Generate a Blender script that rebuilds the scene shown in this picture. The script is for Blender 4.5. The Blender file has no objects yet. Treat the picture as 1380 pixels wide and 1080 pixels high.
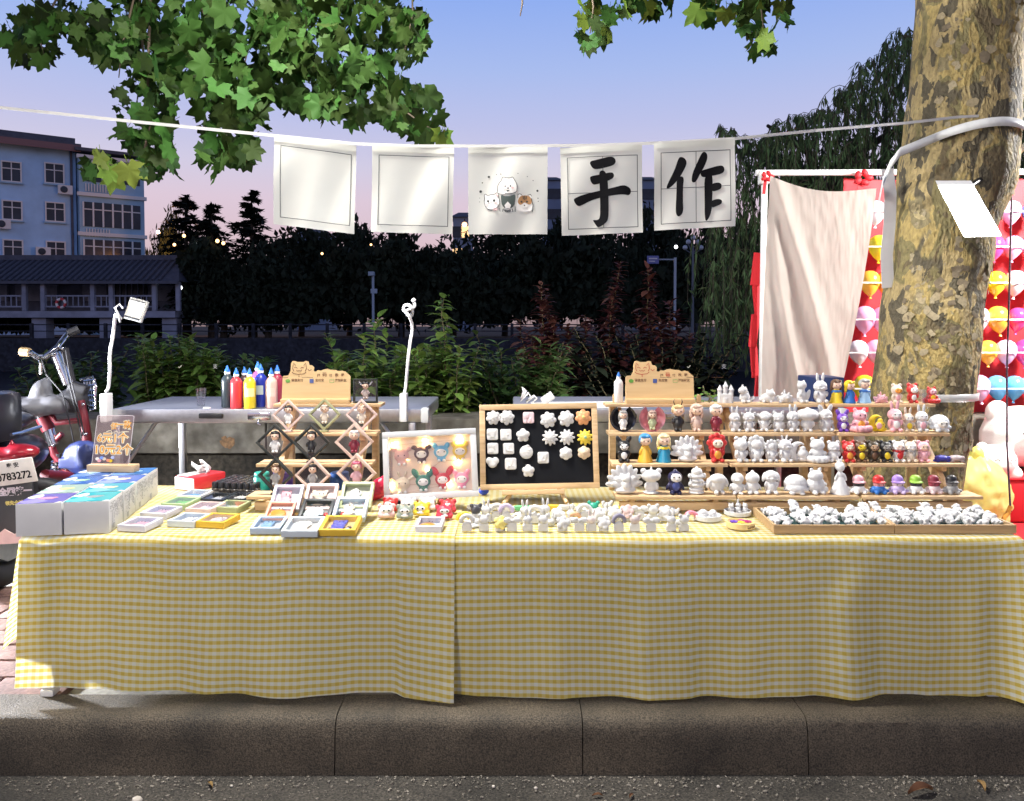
import bpy, bmesh, math, random
from mathutils import Vector, Matrix, Euler
R = math.radians
random.seed(7)
sc = bpy.context.scene
COL = sc.collection

# ---------------------------------------------------------------- camera, world, lights, exposure
EYE = 0.90; FPX = 1080.0; PITCH = R(2.0); CY = 478.0
cam_d = bpy.data.cameras.new('camera'); cam = bpy.data.objects.new('camera', cam_d); COL.objects.link(cam)
cam.location = (0, 0, EYE); cam.rotation_euler = (R(90) - PITCH, 0, 0)
cam_d.sensor_width = 36; cam_d.lens = 36 * FPX / 1380; cam_d.shift_y = -(540 - CY) / 1380
cam_d.clip_end = 2000; cam_d.clip_start = .05
sc.camera = cam

world = bpy.data.worlds.new('World'); sc.world = world; world.use_nodes = True
wn = world.node_tree; wn.nodes.clear()
wo = wn.nodes.new('ShaderNodeOutputWorld'); bg = wn.nodes.new('ShaderNodeBackground')
tc = wn.nodes.new('ShaderNodeTexCoord'); sx = wn.nodes.new('ShaderNodeSeparateXYZ'); rp = wn.nodes.new('ShaderNodeValToRGB')
wn.links.new(tc.outputs['Generated'], sx.inputs[0]); wn.links.new(sx.outputs['Z'], rp.inputs[0])
wn.links.new(rp.outputs[0], bg.inputs[0]); wn.links.new(bg.outputs[0], wo.inputs[0])
bg.inputs[1].default_value = 1.0
stops = [(0.0, (.34, .24, .25)), (.10, (.72, .54, .60)), (.15, (.73, .59, .70)), (.19, (.65, .61, .78)), (.24, (.52, .55, .82)),
         (.30, (.40, .51, .86)), (.38, (.27, .42, .88)), (.52, (.11, .15, .32)), (1.0, (.045, .05, .08))]
el = rp.color_ramp.elements
while len(el) < len(stops): el.new(.5)
for e, (p, c) in zip(el, stops): e.position = p; e.color = (*c, 1)

def area(name, loc, target, size, power, color, spread=180):
    l = bpy.data.lights.new(name, 'AREA'); l.size = size; l.energy = power; l.color = color; l.spread = R(spread)
    o = bpy.data.objects.new(name, l); COL.objects.link(o); o.location = loc
    o.rotation_euler = (Vector(target) - Vector(loc)).to_track_quat('-Z', 'Y').to_euler()
    return o
KEY = (-.62, 2.16, 2.45)
# the stall's overhead lamp, the two neighbouring stalls' lamps; each gets its lamp body below
area('overhead_lamp_light', KEY, (0, 2.8, .4), .34, 112, (1, .965, .90))
area('neighbour_lamp_light', (-2.5, 2.62, .62), (-1.0, 2.0, .05), .12, 140, (.93, .95, 1))
area('balloon_stall_light', (2.95, 3.05, 1.95), (2.3, 4.2, .8), .25, 150, (1, .97, .93))
# street lamp on the road side behind the viewer
area('street_lamp_light', (-1.9, -2.6, 3.1), (0, 2.2, .7), .6, 36, (1, .91, .77), 90)

sc.view_settings.view_transform = 'Standard'; sc.view_settings.look = 'None'
sc.view_settings.exposure = 0; sc.view_settings.gamma = 1
sc.cycles.use_denoising = True; sc.cycles.max_bounces = 8; sc.cycles.transparent_max_bounces = 12
sc.cycles.sample_clamp_indirect = 6

def pt(px, py, Y):
    """world point seen at a pixel of the photograph, at depth Y metres from the camera"""
    u = (px - 690) / FPX; v = (CY - py) / FPX
    t = Y / (math.cos(PITCH) + v * math.sin(PITCH))
    return Vector((u * t, Y, EYE + t * (v * math.cos(PITCH) - math.sin(PITCH))))
def xat(px, Y, z):
    return (px - 690) / FPX * (Y * math.cos(PITCH) - (z - EYE) * math.sin(PITCH))
def flat(px, py, z):
    """world point at height z under a pixel"""
    a, b = .3, 90.
    if z > EYE: return pt(px, py, 5)
    for _ in range(60):
        m = (a + b) / 2
        if pt(px, py, m).z > z: a = m
        else: b = m
    return pt(px, py, a)

# ---------------------------------------------------------------- materials
MATS = {}
def new_mat(name):
    m = bpy.data.materials.new(name); m.use_nodes = True
    return m, m.node_tree, m.node_tree.nodes['Principled BSDF']
def N(nt, t, **kw):
    n = nt.nodes.new(t)
    for k, v in kw.items(): setattr(n, k, v)
    return n
def mat(name, col, rough=.6, metal=0, var=.10, vs=30, bump=.0, bs=200, emit=0, coat=0, trans=0, alpha=1, spec=.5):
    if name in MATS: return MATS[name]
    m, nt, b = new_mat(name); L = nt.links.new
    co = N(nt, 'ShaderNodeTexCoord')
    nz = N(nt, 'ShaderNodeTexNoise'); nz.inputs['Scale'].default_value = vs; nz.inputs['Detail'].default_value = 4
    L(co.outputs['Object'], nz.inputs['Vector'])
    mr = N(nt, 'ShaderNodeMapRange'); mr.inputs['From Min'].default_value = .25; mr.inputs['From Max'].default_value = .75
    mr.inputs['To Min'].default_value = 1 - var; mr.inputs['To Max'].default_value = 1 + var
    L(nz.outputs['Fac'], mr.inputs['Value'])
    mx = N(nt, 'ShaderNodeVectorMath', operation='SCALE'); mx.inputs[0].default_value = col[:3]
    L(mr.outputs[0], mx.inputs['Scale']); L(mx.outputs[0], b.inputs['Base Color'])
    b.inputs['Roughness'].default_value = rough; b.inputs['Metallic'].default_value = metal
    b.inputs['Specular IOR Level'].default_value = spec
    if coat: b.inputs['Coat Weight'].default_value = coat
    if trans: b.inputs['Transmission Weight'].default_value = trans
    if alpha < 1: b.inputs['Alpha'].default_value = alpha
    if emit: b.inputs['Emission Color'].default_value = (*col[:3], 1); b.inputs['Emission Strength'].default_value = emit
    if bump:
        n2 = N(nt, 'ShaderNodeTexNoise'); n2.inputs['Scale'].default_value = bs; n2.inputs['Detail'].default_value = 5
        L(co.outputs['Object'], n2.inputs['Vector'])
        bp = N(nt, 'ShaderNodeBump'); bp.inputs['Strength'].default_value = bump; bp.inputs['Distance'].default_value = .004
        L(n2.outputs['Fac'], bp.inputs['Height']); L(bp.outputs[0], b.inputs['Normal'])
    MATS[name] = m
    return m
def paint(col, rough=.38):
    return mat('paint_%d_%d_%d' % tuple(int(c * 255) for c in col), col, rough, var=.06, vs=60, bump=.06, bs=300)
def leaf_mat(name, col, tr=.35, rough=.5, var=.35):
    m, nt, b = new_mat(name); L = nt.links.new
    oi = N(nt, 'ShaderNodeObjectInfo'); ge = N(nt, 'ShaderNodeNewGeometry')
    ad = N(nt, 'ShaderNodeMath', operation='ADD'); L(oi.outputs['Random'], ad.inputs[0]); L(ge.outputs['Random Per Island'], ad.inputs[1])
    fr = N(nt, 'ShaderNodeMath', operation='FRACT'); L(ad.outputs[0], fr.inputs[0])
    mr = N(nt, 'ShaderNodeMapRange'); mr.inputs['To Min'].default_value = 1 - var; mr.inputs['To Max'].default_value = 1 + var
    L(fr.outputs[0], mr.inputs['Value'])
    co = N(nt, 'ShaderNodeTexCoord'); nz = N(nt, 'ShaderNodeTexNoise'); nz.inputs['Scale'].default_value = 40; L(co.outputs['Object'], nz.inputs['Vector'])
    m2 = N(nt, 'ShaderNodeMapRange'); m2.inputs['To Min'].default_value = .75; m2.inputs['To Max'].default_value = 1.25; L(nz.outputs['Fac'], m2.inputs['Value'])
    mm = N(nt, 'ShaderNodeMath', operation='MULTIPLY'); L(mr.outputs[0], mm.inputs[0]); L(m2.outputs[0], mm.inputs[1])
    s = N(nt, 'ShaderNodeVectorMath', operation='SCALE'); s.inputs[0].default_value = col; L(mm.outputs[0], s.inputs['Scale'])
    hs = N(nt, 'ShaderNodeHueSaturation'); L(s.outputs[0], hs.inputs['Color'])
    h2 = N(nt, 'ShaderNodeMapRange'); h2.inputs['To Min'].default_value = .47; h2.inputs['To Max'].default_value = .52; L(fr.outputs[0], h2.inputs['Value']); L(h2.outputs[0], hs.inputs['Hue'])
    L(hs.outputs[0], b.inputs['Base Color']); b.inputs['Roughness'].default_value = rough; b.inputs['Specular IOR Level'].default_value = .15
    t = N(nt, 'ShaderNodeBsdfTranslucent'); L(hs.outputs[0], t.inputs['Color'])
    mx = N(nt, 'ShaderNodeMixShader'); mx.inputs[0].default_value = tr
    L(b.outputs[0], mx.inputs[1]); L(t.outputs[0], mx.inputs[2]); L(mx.outputs[0], nt.nodes['Material Output'].inputs[0])
    return m
def cloth_mat(name, col, tr=.3, rough=.7, sheen=0, bump=.15, bs=900, wr=0):
    m = mat(name, col, rough, var=.05, vs=8, bump=bump, bs=bs); nt = m.node_tree; L = nt.links.new; b = nt.nodes['Principled BSDF']
    t = N(nt, 'ShaderNodeBsdfTranslucent'); t.inputs[0].default_value = (*col, 1)
    mx = N(nt, 'ShaderNodeMixShader'); mx.inputs[0].default_value = tr
    L(b.outputs[0], mx.inputs[1]); L(t.outputs[0], mx.inputs[2]); L(mx.outputs[0], nt.nodes['Material Output'].inputs[0])
    return m
def clear_mat(name, col=(1, 1, 1), fac=.12, rough=.05):
    """thin clear film or acrylic: mostly see-through with a glossy skin"""
    m, nt, b = new_mat(name); L = nt.links.new
    t = N(nt, 'ShaderNodeBsdfTransparent'); t.inputs[0].default_value = (*col, 1)
    nt.nodes.remove(b); b = N(nt, 'ShaderNodeBsdfGlossy'); b.inputs['Color'].default_value = (.9, .9, .9, 1); b.inputs['Roughness'].default_value = rough
    if fac > .25:
        d = N(nt, 'ShaderNodeBsdfDiffuse'); d.inputs[0].default_value = (*col, 1); g = b; b = N(nt, 'ShaderNodeMixShader'); b.inputs[0].default_value = .25; L(d.outputs[0], b.inputs[1]); L(g.outputs[0], b.inputs[2])
    lw = N(nt, 'ShaderNodeLayerWeight'); lw.inputs[0].default_value = .5
    pw = N(nt, 'ShaderNodeMath', operation='POWER'); pw.inputs[1].default_value = 4; L(lw.outputs['Facing'], pw.inputs[0])
    fz = N(nt, 'ShaderNodeMath', operation='MULTIPLY'); fz.inputs[1].default_value = .45; L(pw.outputs[0], fz.inputs[0])
    ad = N(nt, 'ShaderNodeMath', operation='ADD'); ad.inputs[1].default_value = fac; L(fz.outputs[0], ad.inputs[0])
    mx = N(nt, 'ShaderNodeMixShader'); L(ad.outputs[0], mx.inputs[0]); L(t.outputs[0], mx.inputs[1]); L(b.outputs[0], mx.inputs[2])
    L(mx.outputs[0], nt.nodes['Material Output'].inputs[0])
    MATS[name] = m
    return m

WOOD = None
def wood_mat(name, c1, c2, scale=18, axis=0):
    m, nt, b = new_mat(name); L = nt.links.new
    co = N(nt, 'ShaderNodeTexCoord'); mp = N(nt, 'ShaderNodeMapping')
    s = [scale * 6] * 3; s[axis] = scale * .5; mp.inputs['Scale'].default_value = s
    oi = N(nt, 'ShaderNodeObjectInfo'); L(co.outputs['Object'], mp.inputs['Vector']); L(oi.outputs['Random'], mp.inputs['Location'])
    nz = N(nt, 'ShaderNodeTexNoise'); nz.inputs['Scale'].default_value = 1; nz.inputs['Detail'].default_value = 6; nz.inputs['Distortion'].default_value = .6
    L(mp.outputs[0], nz.inputs['Vector'])
    cr = N(nt, 'ShaderNodeValToRGB'); cr.color_ramp.elements[0].position = .32; cr.color_ramp.elements[1].position = .7
    cr.color_ramp.elements[0].color = (*c2, 1); cr.color_ramp.elements[1].color = (*c1, 1)
    L(nz.outputs['Fac'], cr.inputs[0]); L(cr.outputs[0], b.inputs['Base Color']); b.inputs['Roughness'].default_value = .55
    MATS[name] = m
    return m
PINE = wood_mat('pine', (.72, .52, .30), (.56, .37, .19))
PLY = wood_mat('plywood', (.74, .53, .27), (.66, .45, .22), 10)
TRAYW = wood_mat('tray_wood', (.56, .38, .20), (.42, .27, .13))
PLASTER = mat('plaster', (.64, .64, .64), .6, var=.05, vs=40, bump=.35, bs=150)
WHITE = mat('white_plastic', (.80, .80, .80), .35, var=.04)
BLACK = mat('black_plastic', (.015, .015, .017), .3, var=.2)
DARK = mat('dark_rubber', (.02, .02, .025), .6, var=.2)
ALU = mat('aluminium', (.62, .63, .65), .32, 1, var=.08, vs=60, bump=.03)
CHROME = mat('chrome', (.75, .76, .78), .15, 1, var=.03)
INK = mat('black_ink', (.008, .008, .010), .8, var=.15, spec=.12)
GREYINK = mat('grey_ink', (.10, .11, .11), .6)
SKIN = paint((.78, .55, .42), .4)
EYE_M = mat('eye_black', (.01, .01, .012), .2)
FILM = clear_mat('clear_film', (1, 1, 1), .05)
ACRYL = clear_mat('clear_acrylic', (.97, .93, .92), .20)
GLASS = clear_mat('clear_cup', (.97, .97, .98), .10)

# ---------------------------------------------------------------- mesh helpers
class MB:
    def __init__(s): s.v = []; s.f = []; s.uv = None
    def add(s, vs, fs, M=None):
        k = len(s.v)
        s.v += [tuple(M @ Vector(p)) for p in vs] if M is not None else [tuple(p) for p in vs]
        s.f += [tuple(i + k for i in f) for f in fs]
        return s
    def box(s, c, d, rot=None, M=None, bev=0):
        x, y, z = d[0] / 2, d[1] / 2, d[2] / 2
        T = Matrix.Translation(c)
        if rot: T = T @ Euler([R(a) for a in rot]).to_matrix().to_4x4()
        if M is not None: T = M @ T
        if bev:
            b = min(bev, x * .9, y * .9, z * .9)
            bm = bmesh.new(); bmesh.ops.create_cube(bm, size=1)
            for v in bm.verts: v.co = Vector((v.co.x * d[0], v.co.y * d[1], v.co.z * d[2]))
            bmesh.ops.bevel(bm, geom=bm.edges[:], offset=b, segments=2, affect='EDGES', profile=.6)
            bm.verts.index_update()
            s.add([v.co[:] for v in bm.verts], [[v.index for v in f.verts] for f in bm.faces], T); bm.free(); return s
        return s.add([(-x, -y, -z), (x, -y, -z), (x, y, -z), (-x, y, -z), (-x, -y, z), (x, -y, z), (x, y, z), (-x, y, z)],
                     [(0, 3, 2, 1), (4, 5, 6, 7), (0, 1, 5, 4), (1, 2, 6, 5), (2, 3, 7, 6), (3, 0, 4, 7)], T)
    def tube(s, path, rad, n=8, caps=True, M=None):
        P = [Vector(p) for p in path]
        rad = rad if isinstance(rad, (list, tuple)) else [rad] * len(P)
        k0 = len(s.v); vs = []; fs = []
        up = Vector((0, 0, 1)); prev = None
        for i, p in enumerate(P):
            t = (P[min(i + 1, len(P) - 1)] - P[max(i - 1, 0)])
            t = t.normalized() if t.length > 1e-9 else Vector((0, 0, 1))
            if prev is None:
                a = t.cross(up)
                if a.length < .05: a = t.cross(Vector((1, 0, 0)))
                a.normalize()
            else:
                a = prev - t * prev.dot(t)
                a = a.normalized() if a.length > 1e-6 else t.orthogonal().normalized()
            prev = a; b = t.cross(a)
            for j in range(n):
                q = 2 * math.pi * j / n
                vs.append(p + (a * math.cos(q) + b * math.sin(q)) * rad[i])
        for i in range(len(P) - 1):
            for j in range(n):
                fs.append((i * n + j, i * n + (j + 1) % n, (i + 1) * n + (j + 1) % n, (i + 1) * n + j))
        if caps:
            fs.append(tuple(range(n - 1, -1, -1))); fs.append(tuple((len(P) - 1) * n + j for j in range(n)))
        return s.add(vs, fs, M)
    def lathe(s, prof, n=16, M=None, c=(0, 0, 0)):
        vs = []; fs = []
        for r, z in prof:
            for j in range(n):
                q = 2 * math.pi * j / n; vs.append((c[0] + r * math.cos(q), c[1] + r * math.sin(q), c[2] + z))
        for i in range(len(prof) - 1):
            for j in range(n):
                fs.append((i * n + j, i * n + (j + 1) % n, (i + 1) * n + (j + 1) % n, (i + 1) * n + j))
        fs.append(tuple(range(n - 1, -1, -1))); fs.append(tuple((len(prof) - 1) * n + j for j in range(n)))
        return s.add(vs, fs, M)
    def ball(s, c, r, rot=None, seg=14, rings=9, M=None):
        r = r if isinstance(r, (tuple, list)) else (r, r, r)
        T = Matrix.Translation(c)
        if rot: T = T @ Euler([R(a) for a in rot]).to_matrix().to_4x4()
        if M is not None: T = M @ T
        vs = [(0, 0, -r[2])]; fs = []
        for i in range(1, rings):
            a = -math.pi / 2 + math.pi * i / rings
            for j in range(seg):
                q = 2 * math.pi * j / seg; vs.append((r[0] * math.cos(a) * math.cos(q), r[1] * math.cos(a) * math.sin(q), r[2] * math.sin(a)))
        vs.append((0, 0, r[2])); L = len(vs) - 1
        for j in range(seg): fs.append((0, 1 + (j + 1) % seg, 1 + j)); fs.append((L, 1 + (rings - 2) * seg + j, 1 + (rings - 2) * seg + (j + 1) % seg))
        for i in range(rings - 2):
            for j in range(seg):
                a = 1 + i * seg + j; b = 1 + i * seg + (j + 1) % seg; fs.append((a, b, b + seg, a + seg))
        return s.add(vs, fs, T)
    def prism(s, poly, h, M=None, z0=0):
        """polygon in XY extruded by h along +Z"""
        n = len(poly)
        ar = sum(poly[i][0] * poly[(i + 1) % n][1] - poly[(i + 1) % n][0] * poly[i][1] for i in range(n))
        if ar < 0: poly = poly[::-1]
        vs = [(x, y, z0) for x, y in poly] + [(x, y, z0 + h) for x, y in poly]
        fs = [tuple(range(n - 1, -1, -1)), tuple(range(n, 2 * n))] + [(i, (i + 1) % n, n + (i + 1) % n, n + i) for i in range(n)]
        return s.add(vs, fs, M)
    def mesh(s, name, smooth=None):
        me = bpy.data.meshes.new(name); me.from_pydata(s.v, [], s.f); me.update()
        if smooth is not None:
            me.polygons.foreach_set('use_smooth', [True] * len(me.polygons))
            if smooth < 180: me.set_sharp_from_angle(angle=R(smooth))
        return me
def obj(name, data, m=None, parent=None, smooth=None, loc=None, rot=None):
    me = data.mesh(name, smooth) if isinstance(data, MB) else data
    if m is not None and len(me.materials) == 0: me.materials.append(m)
    o = bpy.data.objects.new(name, me); COL.objects.link(o)
    if m is not None and me.materials[0] != m:
        o.material_slots[0].link = 'OBJECT'; o.material_slots[0].material = m
    if parent: o.parent = parent
    if loc is not None: o.location = loc
    if rot is not None: o.rotation_euler = [R(a) for a in rot]
    return o
LABELS = {}
def tag(o, label, cat, group=None, kind=None):
    o['label'] = label; o['category'] = cat
    if group: o['group'] = group
    if kind: o['kind'] = kind
    LABELS.setdefault(label, []).append((o.name, group))
    return o
def thing(name, label, cat, loc=(0, 0, 0), rot=(0, 0, 0), group=None, scale=1):
    o = bpy.data.objects.new(name, None); COL.objects.link(o); o.empty_display_size = .05
    o.location = loc; o.rotation_euler = [R(a) for a in rot]; o.scale = (scale,) * 3
    return tag(o, label, cat, group)
def structure(o): o['kind'] = 'structure'; return o
def stuff(o): o['kind'] = 'stuff'; return o
def clean_edges(): pass
TXT = {}
def text_mesh(s, size, bold=0, M=None, spacing=1):
    key = (s, size, bold, spacing)
    if key not in TXT:
        c = bpy.data.curves.new('lettering', 'FONT'); c.body = s; c.size = size; c.offset = bold; c.align_x = 'CENTER'; c.align_y = 'CENTER'
        c.space_character = spacing; c.resolution_u = 3
        o = bpy.data.objects.new('lettering', c); COL.objects.link(o)
        dg = bpy.context.evaluated_depsgraph_get(); me = bpy.data.meshes.new_from_object(o.evaluated_get(dg))
        bpy.data.objects.remove(o); me.materials.clear(); TXT[key] = me
    me = TXT[key].copy()
    if M is not None: me.transform(M)
    return me
FLATM = Matrix.Rotation(R(90), 4, 'X')          # XY drawing -> upright facing -Y
def stroke_poly(pts, w):
    """closed outline of a polyline of width w"""
    L = []; Rr = []
    for i, p in enumerate(pts):
        a = Vector(pts[max(i - 1, 0)]); b = Vector(pts[min(i + 1, len(pts) - 1)])
        d = (b - a).normalized(); n = Vector((-d.y, d.x)) * w / 2
        L.append(tuple(Vector(p) + n)); Rr.append(tuple(Vector(p) - n))
    return L + Rr[::-1]
def circle(cx, cy, rx, ry=None, n=18, a0=0, a1=360):
    ry = rx if ry is None else ry
    k = n if a1 - a0 >= 360 else n + 1
    return [(cx + rx * math.cos(R(a0 + (a1 - a0) * i / n)), cy + ry * math.sin(R(a0 + (a1 - a0) * i / n))) for i in range(k)]
def ring_strip(mb, pts, w, z, closed=True):
    k = len(pts); vs = []; fs = []
    for i, p in enumerate(pts):
        a = Vector(pts[(i - 1) % k] if closed or i else pts[0]); b = Vector(pts[(i + 1) % k] if closed or i < k - 1 else pts[-1])
        d = (b - a); d = d.normalized() if d.length else Vector((1, 0)); n = Vector((-d.y, d.x)) * w / 2
        vs += [(p[0] + n.x, p[1] + n.y, z), (p[0] - n.x, p[1] - n.y, z)]
    for i in range(k if closed else k - 1):
        j = (i + 1) % k; fs.append((2 * i, 2 * i + 1, 2 * j + 1, 2 * j))
    return mb.add(vs, fs)
def face(mb, pts, z): return mb.add([(x, y, z) for x, y in pts], [tuple(range(len(pts)))])
def tree_copy(o, parent=None):
    c = o.copy(); COL.objects.link(c); c.parent = parent
    for ch in o.children: tree_copy(ch, c)
    return c
BLOBS = {}
def blob(key, prims, voxel=.0013, smooth=2):
    """one continuous mesh grown over overlapping ellipsoids (centimetres)"""
    if key in BLOBS: return BLOBS[key]
    mb = MB()
    for p in prims:
        k = p[0]
        if k == 's': mb.ball(p[1], p[2], p[3] if len(p) > 3 else None)
        elif k == 'b': mb.box(p[1], p[2], p[3] if len(p) > 3 else None)
        elif k == 'k':
            (x, y, z), r1, r2, h = p[1:5]; mb.lathe([(r1, 0), (r1 + (r2 - r1) * .5, h * .5), (r2, h)], 16, c=(x, y, z))
    mb.v = [(x * .01, y * .01, z * .01) for x, y, z in mb.v]
    o = obj('tmp', mb)
    r = o.modifiers.new('r', 'REMESH'); r.mode = 'VOXEL'; r.voxel_size = voxel
    if smooth:
        sm = o.modifiers.new('s', 'SMOOTH'); sm.factor = .5; sm.iterations = smooth
    dg = bpy.context.evaluated_depsgraph_get(); me = bpy.data.meshes.new_from_object(o.evaluated_get(dg)); me.name = key
    bpy.data.objects.remove(o); me.polygons.foreach_set('use_smooth', [True] * len(me.polygons)); me.materials.clear()
    BLOBS[key] = me
    return me
# ================================================================ THE SETTING
from mathutils import noise as mnoise
# ---- road, kerb, pavement
def granite(name, c1, c2, sc_=260, rough=.75, bump=.5):
    m, nt, b = new_mat(name); L = nt.links.new
    co = N(nt, 'ShaderNodeTexCoord')
    a = N(nt, 'ShaderNodeTexNoise'); a.inputs['Scale'].default_value = sc_; a.inputs['Detail'].default_value = 3; L(co.outputs['Object'], a.inputs['Vector'])
    g = N(nt, 'ShaderNodeTexNoise'); g.inputs['Scale'].default_value = 5; g.inputs['Detail'].default_value = 6; L(co.outputs['Object'], g.inputs['Vector'])
    cr = N(nt, 'ShaderNodeValToRGB'); cr.color_ramp.elements[0].position = .36; cr.color_ramp.elements[1].position = .66
    cr.color_ramp.elements[0].color = (*c2, 1); cr.color_ramp.elements[1].color = (*c1, 1); L(a.outputs['Fac'], cr.inputs[0])
    mr = N(nt, 'ShaderNodeMapRange'); mr.inputs['From Min'].default_value = .3; mr.inputs['From Max'].default_value = .7; mr.inputs['To Min'].default_value = .42; mr.inputs['To Max'].default_value = 1.3; L(g.outputs['Fac'], mr.inputs['Value'])
    s = N(nt, 'ShaderNodeVectorMath', operation='SCALE'); L(cr.outputs[0], s.inputs[0]); L(mr.outputs[0], s.inputs['Scale']); L(s.outputs[0], b.inputs['Base Color'])
    bp = N(nt, 'ShaderNodeBump'); bp.inputs['Strength'].default_value = bump; bp.inputs['Distance'].default_value = .004
    L(a.outputs['Fac'], bp.inputs['Height']); L(bp.outputs[0], b.inputs['Normal']); b.inputs['Roughness'].default_value = rough
    return m
ASPH = granite('asphalt', (.085, .075, .062), (.02, .018, .015), 190, .85, .9)
GRAN = granite('granite', (.125, .098, .066), (.028, .022, .014), 300, .7, .5)
CONC = granite('concrete', (.30, .29, .26), (.20, .19, .17), 60, .85, .3)
BRICK = granite('paving_brick', (.24, .14, .12), (.15, .085, .07), 120, .85, .4)
SOIL = granite('soil', (.05, .042, .03), (.02, .017, .012), 40, .95, 1)

road = obj('road', MB().add([(-30, -8, -.125), (30, -8, -.125), (30, 1.9, -.125), (-30, 1.9, -.125)], [(0, 1, 2, 3)]), ASPH); structure(road)
pav = obj('pavement', MB().add([(-30, 1.90, -.012), (30, 1.90, -.012), (30, 3.86, -.012), (-30, 3.86, -.012)], [(0, 1, 2, 3)]), CONC); structure(pav)
def brick_mesh(k):
    return MB().box((0, 0, -.006), (.192, .094, .02 + .002 * k), bev=.004).mesh('brick', 30)
BM = [brick_mesh(k) for k in range(3)]
def bricks(x0, x1, y0, y1):
    j = 0; y = y0
    while y < y1:
        x = x0 + (.1 if j % 2 else 0)
        while x < x1:
            o = obj('brick', BM[random.randrange(3)], BRICK, pav, loc=(x, y, random.uniform(-.002, .001)), rot=(0, 0, random.uniform(-1, 1))); x += .2
        y += .102; j += 1
bricks(-2.0, -1.05, 1.975, 2.75); bricks(1.02, 1.6, 1.975, 2.2)
kerb = structure(obj('kerb', MB().box((0, 1.865, -.085), (60, .10, .12)), GRAN))
def kerb_stone(x0, x1):
    mb = MB(); n = int((x1 - x0) * 90)
    prof = [(1.93, -.13), (1.93, .002), (1.835, .001), (1.822, -.003), (1.814, -.010), (1.808, -.022), (1.804, -.05), (1.800, -.09), (1.796, -.13)]
    vs = []; fs = []
    for i in range(n + 1):
        x = x0 + (x1 - x0) * i / n
        for q, (y, z) in enumerate(prof):
            w = .004 * mnoise.noise((x * 3, q * 1.7, 0)) + (.0022 * mnoise.noise((x * 34, q * 5.7, 3)) + .0035 * max(0, mnoise.noise((x * 12, q * 3.1, 8)) - .35) if 1 < q else 0)
            vs.append((x, y + w, z + w * .6))
    m = len(prof)
    for i in range(n):
        for q in range(m - 1): fs.append((i * m + q, (i + 1) * m + q, (i + 1) * m + q + 1, i * m + q + 1))
    fs += [tuple(range(m)), tuple(n * m + q for q in range(m - 1, -1, -1))]
    obj('kerb_stone', mb.add(vs, fs), GRAN, kerb, 35)
js = [xat(p, 1.81, 0) for p in (-1140, -780, -420, -60, 452, 785, 1088, 1400, 1760, 2120, 2480)]
for a, b in zip(js, js[1:]): kerb_stone(a + .0012, b - .0012)
# grit along the gutter, too fine to count, and a few dry leaves
mb = MB()
for _ in range(2600):
    x = random.uniform(-1.5, 1.5); y = 1.79 - abs(random.gauss(0, .05)); s = random.choice([.0012] * 6 + [.002, .003, .004])
    mb.ball((x, y, -.125 + s * .5), (s * random.uniform(.8, 1.6), s, s * .7), (0, 0, random.uniform(0, 180)), 5, 3)
o = stuff(tag(obj('gutter_grit', mb, granite('grit', (.34, .31, .26), (.06, .05, .04), 300, .9, .1)), 'fine stones and grit lying along the foot of the kerb', 'grit'))
LITTER = leaf_mat('dry_leaf', (.22, .13, .06), .1, .8)
for px, py, s, r, d in ((1240, 1068, .035, 20, 'long curled'), (1322, 1060, .022, 80, 'small upright'), (805, 1072, .012, 10, 'tiny flat'), (850, 1073, .011, 60, 'tiny folded'), (283, 1058, .014, 130, 'short crumpled')):
    p = flat(px, py, -.12); k = 7; mb = MB()
    vs = []
    for i in range(k + 1):
        t = i / k; w = math.sin(math.pi * (t * .9 + .05)) * .32
        for q in (-1, 0, 1): vs.append(((t - .5) * 2 * s, q * w * s, .25 * s * abs(q) + .35 * s * math.sin(t * 3)))
    mb.add(vs, [(i * 3 + q, i * 3 + q + 3, i * 3 + q + 4, i * 3 + q + 1) for i in range(k) for q in (0, 1)])
    tag(obj('dry_leaf', mb, LITTER, None, 60, (p.x, p.y, -.122), (8, 5, r)), d + ' dry brown leaf in the gutter below the kerb', 'leaf', 'dry leaves in the gutter')
for px, py, s in ((185, 1077, .012), (665, 1059, .005), (722, 1061, .005), (312, 1058, .004), (968, 1059, .005)):
    p = flat(px, py, -.12); mb = MB().ball((0, 0, 0), (s, s * .8, s * .6), (10, 20, 30), 7, 5)
    tag(obj('pebble', mb, mat('pale_stone', (.55, .5, .44), .8), None, 50, (p.x, p.y, -.122)), 'pale pebble lying in the road gutter', 'pebble', 'pale pebbles in the gutter')
# ---- low concrete wall along the river, earth bed, banks, water
wall = thing('concrete_wall', 'low stained concrete wall with a thick cap behind the stall', 'wall', (0, 3.9, 0))
CONC2 = granite('stained_concrete', (.19, .175, .145), (.10, .088, .068), 14, .9, .3)
obj('base', MB().box((0, .16, .13), (24, .12, .30)), SOIL, wall)
x = -12
while x < 12:
    obj('cap_slab', MB().box((x + .6, .16, .365), (1.194, .34, .17), bev=.012), CONC2, wall, 40); x += 1.2
st = obj('rust_stain', MB().add([(xx, 0, zz) for xx, zz in [(a * random.uniform(.5, 1.2), b * random.uniform(.5, 1.2)) for a, b in circle(0, 0, .04, .035, 22)]], [tuple(range(22))]), mat('rust', (.15, .085, .04), .9, var=.6, vs=60), wall)
p = pt(305, 597, 3.885); st.location = (p.x, -.0115, p.z)
structure(obj('earth_bed', MB().add([(-30, 4.1, .30), (30, 4.1, .30), (30, 6.6, .22), (-30, 6.6, .22)], [(0, 1, 2, 3)]), SOIL))
structure(obj('river_bank', MB().add([(-60, 6.59, .22), (60, 6.59, .22), (60, 8.2, -1.6), (-60, 8.2, -1.6)], [(0, 1, 2, 3)]), SOIL))
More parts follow.
